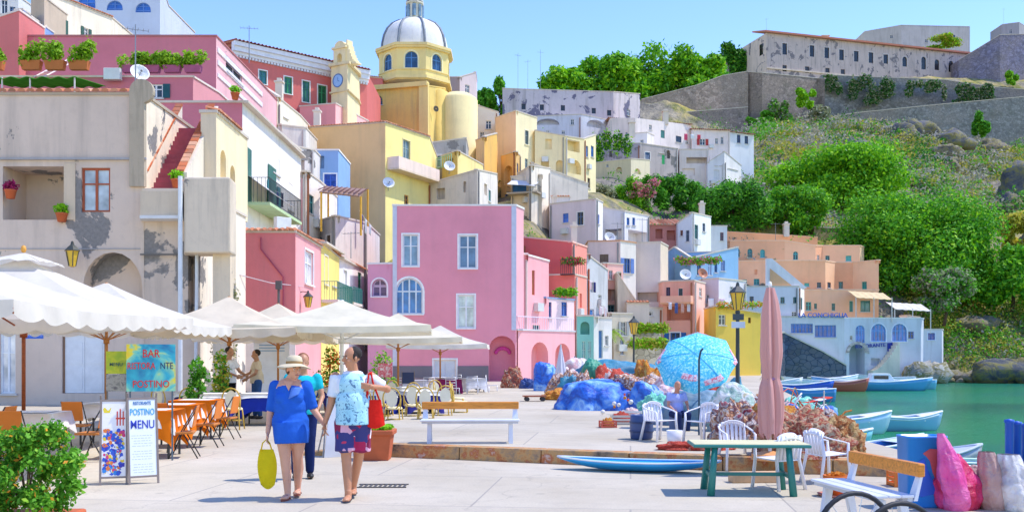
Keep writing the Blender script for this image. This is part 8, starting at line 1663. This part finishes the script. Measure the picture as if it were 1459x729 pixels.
def head(m, c, R, s=1.0):
    f = lambda x, y, z: V(c)+R @ V((x*s, y*s, z*s)); q = R.to_quaternion()
    m.ell(f(0, .012, .035), (.074*s, .095*s, .088*s), 18, q); m.ell(f(0, -.025, -.035), (.056*s, .062*s, .078*s), 16, q); m.ell(f(0, -.055, -.088), (.024*s, .022*s, .02*s), 10, q)
    m.tube([f(0, -.088, .012), f(0, -.112, -.02)], [.009*s, .016*s], 8); m.ell(f(0, -.104, -.024), (.018*s, .014*s, .011*s), 8, q)
    for sx in (-1, 1): m.ell(f(sx*.076, .01, -.005), (.01*s, .02*s, .032*s), 10, q); m.ell(f(sx*.032, -.072, .018), (.022*s, .016*s, .008*s), 8, q); m.ell(f(sx*.035, -.06, -.03), (.022*s, .025*s, .022*s), 8, q)
    m.ell(f(0, -.09, -.055), (.022*s, .012*s, .009*s), 8, q)
def face(o, c, R, s=1.0, org=None, brow='3a2a20', lip='b0605a'):
    f = lambda x, y, z: V(c)+R @ V((x*s, y*s, z*s)); q = R.to_quaternion()
    for sx in (-1, 1):
        m = MB(); m.ell(f(sx*.031, -.077, .006), (.013*s, .008*s, .008*s), 10, q); e = m.obj('eye', paint('ece8e2', .2), o, True, org=V((0, 0, 0))); m = MB(); m.ell(f(sx*.031, -.0845, .006), (.0055*s, .003*s, .0055*s), 8, q); m.obj('iris', paint('2c2018', .2), e, True, org=V((0, 0, 0)))
        m = MB(); m.tube([f(sx*.016, -.09, .026), f(sx*.032, -.09, .031), f(sx*.05, -.078, .025)], .004*s, 5); m.obj('eyebrow', paint(brow), o, True, org=V((0, 0, 0)))
    m = MB(); m.tube([f(-.022, -.094, -.056), f(0, -.102, -.054), f(.022, -.094, -.056)], .005*s, 6); m.obj('lips', paint(lip), o, True, org=V((0, 0, 0)))
def remesh(o, vox, it=6, fac=.5, disp=0):
    md = o.modifiers.new('merge', 'REMESH'); md.mode = 'VOXEL'; md.voxel_size = vox; md.use_smooth_shade = True
    sm = o.modifiers.new('smooth', 'SMOOTH'); sm.iterations = it; sm.factor = fac; return o
def RZ(a, tilt=0, roll=0): return (Matrix.Rotation(a, 3, 'Z') @ Matrix.Rotation(tilt, 3, 'X') @ Matrix.Rotation(roll, 3, 'Y'))
Z0 = V((0, 0, 0))
def foot(m, a, ang=0, s=1.0):
    a = V(a); d = V((math.sin(ang), -math.cos(ang), 0)); q = Matrix.Rotation(ang, 3, 'Z').to_quaternion()
    m.ell(a+d*.06+V((0, 0, -.045)), (.042*s, .11*s, .028*s), 14, q); m.ell(a+V((0, 0, -.04)), (.034*s, .045*s, .035*s), 10, q); m.tube([a+V((0, 0, .04)), a+V((0, 0, -.03))], [.036*s, .038*s], 10)
    for k in range(5): t = V((math.cos(ang), math.sin(ang), 0)); m.ell(a+d*(.155-.012*abs(k-1.5))*s+t*(k-2)*.017+V((0, 0, -.055)), (.01, .016, .01), 6, q)
def sandal(o, a, ang, c1, c2, lift=0):
    a = V(a); q = Matrix.Rotation(ang, 4, 'Z'); m = MB(Matrix.Translation(a+V((0, 0, -.077))) @ q); m.prism([(.042*math.cos(t)*(1.05 if math.sin(t) < 0 else .85), -.055+.135*math.sin(t)) for t in np.linspace(0, 2*PI, 21)[:-1]], 0, .016); s = m.obj('sandal', paint(c1, .7), o, org=Z0)
    m = MB(Matrix.Translation(a+V((0, 0, -.06))) @ q); m.tube([(-.045, -.05, 0), (-.02, -.08, .035), (0, -.13, .012), (.02, -.08, .035), (.045, -.05, 0)], .008, 6); m.obj('strap', paint(c2, .6), s, True, org=Z0)

# ---- woman in the blue dress (feet centre at local origin, facing -Y)
wl = G(414, 709); o = thing('person', 'woman in a royal blue dress and cream sun hat carrying a yellow bag', 'person', wl)
SK = skinm('d9a184'); Rh = RZ(.62, .04, .06); hc = V((.045, -.02, 1.455))
m = MB()
la, ra = V((.045, .16, .1)), V((-.01, -.1, .08))     # ankles: rear leg (viewer right), front leg
limb(m, [(-.085, 0, .84), (-.045, -.07, .47), ra], [.115, .062, .037]); limb(m, [(-.045, -.06, .44), (-.03, -.06, .32), ra], [.056, .055, .036])
limb(m, [(.085, .02, .84), (.075, .03, .48), la], [.115, .062, .037]); limb(m, [(.075, .04, .45), (.07, .12, .33), la], [.056, .055, .036])
foot(m, ra, -.1); foot(m, la, .15)
m.ell((0, .01, .88), (.2, .14, .16), 18); m.ell((0, .0, 1.05), (.18, .14, .18), 18); m.ell((0, .0, 1.22), (.185, .12, .15), 18); m.tube([(0, .02, 1.28), (.012, .0, 1.38)], [.075, .055], 12); m.tube([(.01, .0, 1.36), hc-V((0, 0, .04))], [.055, .052], 12)
shL, shR = V((-.175, .01, 1.27)), V((.175, .01, 1.27)); eL, wL_ = V((-.235, .03, .97)), V((-.245, -.05, .75)); eR, wR_ = V((.25, .05, 1.0)), V((.375, .0, .845))
limb(m, [shL, eL, wL_], [.062, .043, .027]); limb(m, [shR, eR, wR_], [.062, .043, .027])
hand(m, wL_, (-.05, -.1, -1), (1, 0, 0), 1, .75, .95); hand(m, wR_, (.25, -.05, -1), (1, .2, 0), -1, .45, .95)
head(m, hc, Rh); b = m.obj('body', SK, o, True, org=Z0); remesh(b, .0075, 4)
face(o, hc, Rh); DR = fabric('2a64cc', fold=.5, fs=5, var=.1)
m = MB(); m.ell((0, .0, 1.19), (.19, .14, .15), 18); m.ell((0, .0, 1.04), (.19, .16, .2), 18); m.ell((0, .0, .86), (.215, .17, .2), 18); m.tube([(0, 0, .88), (.01, .0, .75), (.015, -.01, .62)], [.2, .205, .19], 20)
m.ell((-.08, -.09, 1.14), (.085, .07, .08), 12); m.ell((.08, -.09, 1.14), (.085, .07, .08), 12); m.ell((0, .005, 1.28), (.185, .1, .062), 16); m.ell((0, .01, 1.315), (.11, .085, .04), 12)
for sh, el in ((shL, eL), (shR, eR)): limb(m, [sh+V((0, 0, -.004)), sh.lerp(el, .82)], [.073, .06]); m.tube([sh.lerp(el, .6), sh.lerp(el, .93)], [.057, .062], 12)
d = m.obj('dress', DR, o, True, org=Z0); remesh(d, .011, 4)
m = MB(); m.add([(-.0, -.152, 1.24), (.05, -.178, 1.13), (.15, -.15, 1.2), (.13, -.09, 1.3), (.06, -.11, 1.3)], [(0, 1, 2, 3, 4)]); m.add([(-.08, -.14, .72), (.0, -.232, .66), (.09, -.23, .64), (.07, -.2, .74)], [(0, 1, 2, 3)]); m.v = [(x, y-.012, z) for x, y, z in m.v]; m.v = []; m.f = []; m.m = []
m.grid(lambda a, b: (.015+a*.11+b*.03, -.166-.012*math.sin(PI*a)+.04*a*b+.02*b, 1.13+b*.13+.05*a*(1-b)), 6, 6); m.obj('chest_triangle', fabric('5f8ae0'), o, True, org=Z0, solid=.006)  # lighter blue piece lying on the chest of the dress
m = MB(); m.add([(-.05, -.105, 1.325), (.055, -.105, 1.325), (.012, -.152, 1.22)], [(0, 1, 2)]); m.obj('neckline', SK, o, org=Z0, solid=.004)
m = MB(Matrix.Translation(hc) @ Rh.to_4x4() @ Matrix.Rotation(-.1, 4, 'X')); m.grid(lambda a, b: ((.08+.11*b)*math.cos(a*2*PI)*1.0, .005+(.095+.11*b)*math.sin(a*2*PI), .062-.045*b**1.5+.01*math.sin(a*2*PI*3)*b), 36, 4); m.lathe((0, .005, 0), [(.086, .06), (.088, .1), (.078, .14), (.05, .158), (.001, .162)], 24, sy=1.12); m.obj('hat', fabric('e6d6b4', .15), o, True, org=Z0, solid=.006)
m = MB(Matrix.Translation(hc) @ Rh.to_4x4() @ Matrix.Rotation(-.1, 4, 'X')); m.lathe((0, .005, 0), [(.0915, .064), (.0925, .09)], 24, sy=1.12); m.obj('hat_band', fabric('a8865a'), o, True, org=Z0)
m = MB(); f = lambda x, y, z: hc+Rh @ V((x, y, z)); m.ell(f(0, .045, .0), (.082, .07, .085), 14, Rh.to_quaternion()); h = m.obj('hair', paint('5a3c28', .7), o, True, org=Z0)
sandal(o, ra, -.1, '8a4a3a', 'a8503c'); sandal(o, la, .15, '8a4a3a', 'a8503c')
# yellow bag in her hand
hb = wl+wL_+V((-.01, -.02, -.09)); t = thing('yellow_bag', 'bright yellow cloth bag hanging from the woman\'s hand', 'bag', hb); m = MB()
m.grid(lambda a, b: ((-.10+a*.2)*(.55+.55*math.sin(PI*min(1, b*.75+.12)))+.015*b, -.0-.035*math.sin(PI*a)*math.sin(PI*b), -.1-.4*b-.05*b*math.sin(PI*a)+.08*a*b*(1-b)), 14, 14); m.grid(lambda a, b: ((-.10+a*.2)*(.55+.55*math.sin(PI*min(1, b*.75+.12)))+.015*b, .035*math.sin(PI*a)*math.sin(PI*b), -.1-.4*b-.05*b*math.sin(PI*a)+.08*a*b*(1-b)), 14, 14); m.obj('pouch', fabric('e8d020', .15, fold=.6, fs=6), t, True, org=Z0)
m = MB(); m.tube([(-.06, -.01, -.12), (-.045, 0, -.03), (0, 0, .012), (.035, 0, -.03), (.06, .01, -.12)], .008, 6); m.obj('handle', fabric('d8b818'), t, True, org=Z0)

# ---- man
ml_ = G(503, 711); o = thing('person', 'balding man in a light blue printed vest and patchwork shorts with a red bag', 'person', ml_)
SK2 = skinm('c68a66'); Rh = RZ(-.95, .05, 0); hc = V((-.01, -.02, 1.585)); m = MB()
ra, la = V((-.035, -.12, .08)), V((-.03, .2, .11))
limb(m, [(-.09, 0, .88), (-.07, -.04, .5), ra], [.1, .06, .037]); limb(m, [(-.07, -.035, .46), (-.06, -.04, .34), ra], [.054, .056, .036])
limb(m, [(.09, .02, .88), (.06, .05, .52), la], [.1, .06, .037]); limb(m, [(.06, .06, .48), (.02, .14, .36), la], [.054, .056, .036]); foot(m, ra, 0, 1.1); foot(m, la, .1, 1.1)
m.ell((0, .01, .93), (.17, .12, .13), 18); m.ell((0, -.01, 1.08), (.165, .14, .17), 18); m.ell((0, .0, 1.28), (.19, .125, .16), 18); m.tube([(0, .02, 1.36), (-.005, .0, 1.47)], [.08, .06], 12); m.tube([(-.005, 0, 1.45), hc-V((0, 0, .04))], [.06, .057], 12)
shL, shR = V((-.2, .01, 1.37)), V((.2, .02, 1.37)); eL, wL2 = V((-.25, .03, 1.08)), V((-.315, .0, .86)); eR, wR2 = V((.37, .1, 1.235)), V((.215, -.1, 1.27))
limb(m, [shL, eL, wL2], [.062, .043, .029]); limb(m, [shR, eR, wR2], [.062, .045, .03])
hand(m, wL2, (.0, -.05, -1), (-1, 0, 0), -1, .5, 1.0); hand(m, wR2, (-1, -.15, .12), (-.1, 1, 0), 1, .8, 1.0)
head(m, hc, Rh, 1.04); b = m.obj('body', SK2, o, True, org=Z0); remesh(b, .0075, 4); face(o, hc, Rh, 1.04, brow='1c1612', lip='8a4a40')
m = MB(); f = lambda x, y, z: hc+Rh @ V((x, y, z))
m.ell(f(0, .036, .05), (.083, .088, .083), 18, Rh.to_quaternion()); [m.ell(f(sx*.07, .012, .02), (.014, .035, .05), 10, Rh.to_quaternion()) for sx in (-1, 1)]; h = m.obj('hair', paint('2a201c', .8), o, True, org=Z0)
m = MB(); m.ell((0, .0, 1.27), (.2, .138, .165), 18); m.ell((0, -.01, 1.08), (.19, .16, .2), 18); m.tube([(0, -.0, 1.1), (0, 0, .9)], [.175, .185], 20)
for sh, el, k in ((shL, eL, .62), (shR, eR, .6)): limb(m, [sh+V((0, 0, -.01)), sh.lerp(el, k)], [.068, .06]); m.tube([sh.lerp(el, k*.8), sh.lerp(el, k+.12)], [.06, .066], 12)
m.ell((0, 0, 1.42), (.12, .08, .03), 12); s = m.obj('shirt', fabric('e6ecf4', fold=.5, fs=6), o, True, org=Z0); remesh(s, .011, 4)
def vestm():
    mt, nt, b = newmat('printed_vest'); v = posmap(nt); f = noise(nt, v, 3, 4); base = ramp(nt, f, [(.35, hx('8fcfe4')), (.65, hx('b8e6f0'))]); n2 = noise(nt, v, 17, 5, .7, 1.2); msk = noise(nt, v, 4, 2)
    sp = N(nt, 'ShaderNodeSeparateXYZ'); L(nt, N(nt, 'ShaderNodeNewGeometry').outputs['Position'], sp.inputs[0]); band = ramp(nt, sp.outputs[2], [(.98, 0.0), (1.0, 1.0)])
    col = mix(nt, ramp(nt, n2, [(.56, 0.0), (.58, .85)]), base, hx('2a5a8a')); L(nt, col, b.inputs['Base Color']); b.inputs['Roughness'].default_value = .85; bump(nt, b, f, .5, .03); return mt
m = MB(); m.ell((0, -.012, 1.27), (.175, .147, .17), 18); m.ell((0, -.016, 1.08), (.2, .172, .2), 18); m.tube([(0, -.0, 1.1), (0, 0, .845)], [.185, .2], 20); m.ell((0, 0, 1.38), (.15, .1, .05), 12); s = m.obj('vest', vestm(), o, True, org=Z0); remesh(s, .011, 4)
def shortm():
    mt, nt, b = newmat('patchwork_cloth'); v = posmap(nt, (14, 14, 14)); vo = N(nt, 'ShaderNodeTexVoronoi', distance='CHEBYCHEV'); vo.inputs['Scale'].default_value = .75; L(nt, v, vo.inputs['Vector']); sp = N(nt, 'ShaderNodeSeparateColor'); L(nt, vo.outputs['Color'], sp.inputs[0])
    r = ramp(nt, sp.outputs[0], [(0, hx('b01f50')), (.25, hx('3a3a78')), (.45, hx('e0a8c0')), (.6, hx('8a1f4a')), (.8, hx('c8385a')), (.9, hx('f0e0e8'))]); nt.nodes[-1].color_ramp.interpolation = 'CONSTANT' if nt.nodes[-1].type == 'VALTORGB' else 'LINEAR'
    L(nt, r, b.inputs['Base Color']); b.inputs['Roughness'].default_value = .85; return mt
m = MB(); m.ell((0, .01, .9), (.19, .145, .12), 18); limb(m, [(-.09, 0, .86), (-.077, -.03, .62)], [.125, .115]); limb(m, [(.09, .02, .86), (.073, .045, .62)], [.125, .115]); m.tube([(-.08, -.02, .7), (-.075, -.035, .545)], [.115, .125], 16); m.tube([(.08, .03, .7), (.07, .05, .545)], [.115, .125], 16)
s = m.obj('shorts', shortm(), o, True, org=Z0); remesh(s, .011, 3); sandal(o, ra, 0, '3a3a44', '2a2a30'); sandal(o, la, .1, '3a3a44', '2a2a30')
hb = ml_+V((.235, -.02, 1.24)); t = thing('red_bag', 'red shoulder bag hanging from the man\'s shoulder, its strap in his hand', 'bag', hb); m = MB()
m.grid(lambda a, b: ((-.105+a*.21)*(.8+.25*b)+.02*b, -.045*math.sin(PI*a)**.6*(.4+.6*b)-.02, -.12-.28*b-.04*b*math.sin(PI*a)), 12, 10); m.grid(lambda a, b: ((-.105+a*.21)*(.8+.25*b)+.02*b, .045*math.sin(PI*a)**.6*(.4+.6*b)-.02, -.12-.28*b-.04*b*math.sin(PI*a)), 12, 10); m.grid(lambda a, b: ((-.105+a*.21)*1.05+.02, (-.045+.09*b)*math.sin(PI*a)**.6-.02, -.4-.04*math.sin(PI*a)), 12, 3); m.obj('pouch', fabric('e0281f', fold=.5, fs=6), t, True, org=Z0)
m = MB(); 
for y in (-.05, .01): m.tube([(-.07, y, -.13), (-.06, y-.03, .05), (-.05, y+.02, .17), (-.03, y+.06, .185)], .011, 6); 
m.tube([(.07, -.02, -.13), (.0, -.04, .06), (-.03, 0, .18)], .011, 6); m.obj('strap', fabric('c82018'), t, True, org=Z0)

# ---- simpler figures, same construction
def figure(label, loc, rz, h=1.7, skin='c08a68', hair='2a201c', shirt='e8e8ea', trousers='1c1c22', sit=False, arm=(.3, .3), long=True, sleeve=.5, bald=False, cap=None):
    o = thing('person', label, 'person', loc, rz); s = h/1.72; m = MB(Matrix.Scale(s, 4)); K = lambda v_: V(v_)
    hz_ = .46 if sit else .9; up = V((0, 0, hz_-.9)); hc = V((0, -.03 if not sit else -.07, 1.58))+up; Rh = RZ(0, .2)
    hipL, hipR = V((-.09, 0, .9))+up, V((.09, 0, .9))+up
    if sit: kn = [V((-.12, -.42, .47)), V((.12, -.42, .47))]; an = [V((-.12, -.4, .08)), V((.13, -.36, .08))]
    else: kn = [V((-.09, -.03, .49)), V((.09, -.01, .49))]; an = [V((-.1, -.02, .08)), V((.1, .06, .08))]
    for a, k, f_ in zip((hipL, hipR), kn, an): limb(m, [a, k, f_], [.095, .06, .038], 10); foot(m, f_)
    m.ell(V((0, 0, .94))+up, (.16, .12, .12), 14); m.ell(V((0, 0, 1.1))+up, (.155, .12, .16), 14); m.ell(V((0, -.01, 1.28))+up, (.18, .115, .15), 14); m.tube([V((0, .01, 1.36))+up, hc], [.07, .055], 10)
    el = []; wr = []
    for sx, q in ((-1, arm[0]), (1, arm[1])):
        shd = V((sx*.19, .0, 1.37))+up; e = shd+V((sx*.06, -.12*q*2, -.27+.06*q)); w_ = e+V((-sx*.1*q*2, -.24*min(1, q*2.2), -.22+.3*q)); el.append((shd, e)); wr.append(w_); limb(m, [shd, e, w_], [.055, .04, .027], 10); hand(m, w_, (w_-e).normalized(), (-sx, 0, 0), 1, .5)
    head(m, hc, Rh); b = m.obj('body', skinm(skin), o, True, org=Z0); remesh(b, .012, 3)
    m = MB(Matrix.Scale(s, 4)); m.ell(V((0, 0, 1.09))+up, (.18, .145, .18), 14); m.ell(V((0, -.01, 1.27))+up, (.195, .135, .155), 14); m.tube([V((0, 0, 1.1))+up, V((0, 0, .88))+up], [.165, .175], 14)
    for shd, e in el: limb(m, [shd, shd.lerp(e, sleeve)], [.07, .06], 10)
    c = m.obj('shirt', fabric(shirt, fold=.4, fs=5), o, True, org=Z0); remesh(c, .014, 3)
    m = MB(Matrix.Scale(s, 4)); m.ell(V((0, .01, .92))+up, (.175, .135, .11), 14)
    for a, k, f_ in zip((hipL, hipR), kn, an): limb(m, [a, k]+([k.lerp(f_, .92)] if long else []), [.115, .078]+([.06] if long else []), 12)
    c = m.obj('trousers', fabric(trousers, fold=.4, fs=5), o, True, org=Z0); remesh(c, .014, 3)
    if long:
        m = MB(Matrix.Scale(s, 4)); [m.ell(f_+V((0, -.05, -.04)), (.05, .13, .042), 10) for f_ in an]; m.obj('shoes', paint('2a2624'), o, True, org=Z0)
    if not bald: m = MB(Matrix.Scale(s, 4)); m.ell(hc+V((0, .03, .05)), (.084, .095, .088), 14); m.obj('hair', paint(hair, .8), o, True, org=Z0)
    else: m = MB(Matrix.Scale(s, 4)); m.ell(hc+V((0, .05, .01)), (.08, .07, .06), 14); m.obj('hair', paint('c9c4be', .8), o, True, org=Z0)
    return o
figure('person in a teal top and dark trousers walking just behind the woman in blue', (G(455, 668).x-.0, 12.9, 0), .3, 1.66, shirt='1fb8c4', trousers='1c2a5a', hair='8a5a38', long=True)
figure('waiter in a white shirt and black trousers standing left at the blue tables', (XY(326, 24.6).x, 24.6, 0), 1.2, 1.86, shirt='ececf0', trousers='16161c', arm=(.45, .5))
figure('man in a cream shirt and jeans standing right of the waiter', (XY(366, 25.4).x, 25.4, 0), -1.1, 1.8, shirt='e0cdb0', trousers='3a5a8a', arm=(.45, .35))
figure('seated elderly man in a lilac shirt among the nets', g2(964, 612)+V((0, .0, -.06)), .25, 1.36, skin='c98a70', shirt='aab4ea', trousers='23305a', sit=True, bald=True, arm=(.35, .35))
# the stool he sits on
p = g2(964, 612); m = MB(); m.cyl((0, 0, 0), (0, 0, .27), .14, .15, 16); o = m.obj('upturned_tub', paint('5a6a90', .5), None, org=Z0); o.location = p; tag(o, 'dark tub the elderly man is sitting on', 'tub')
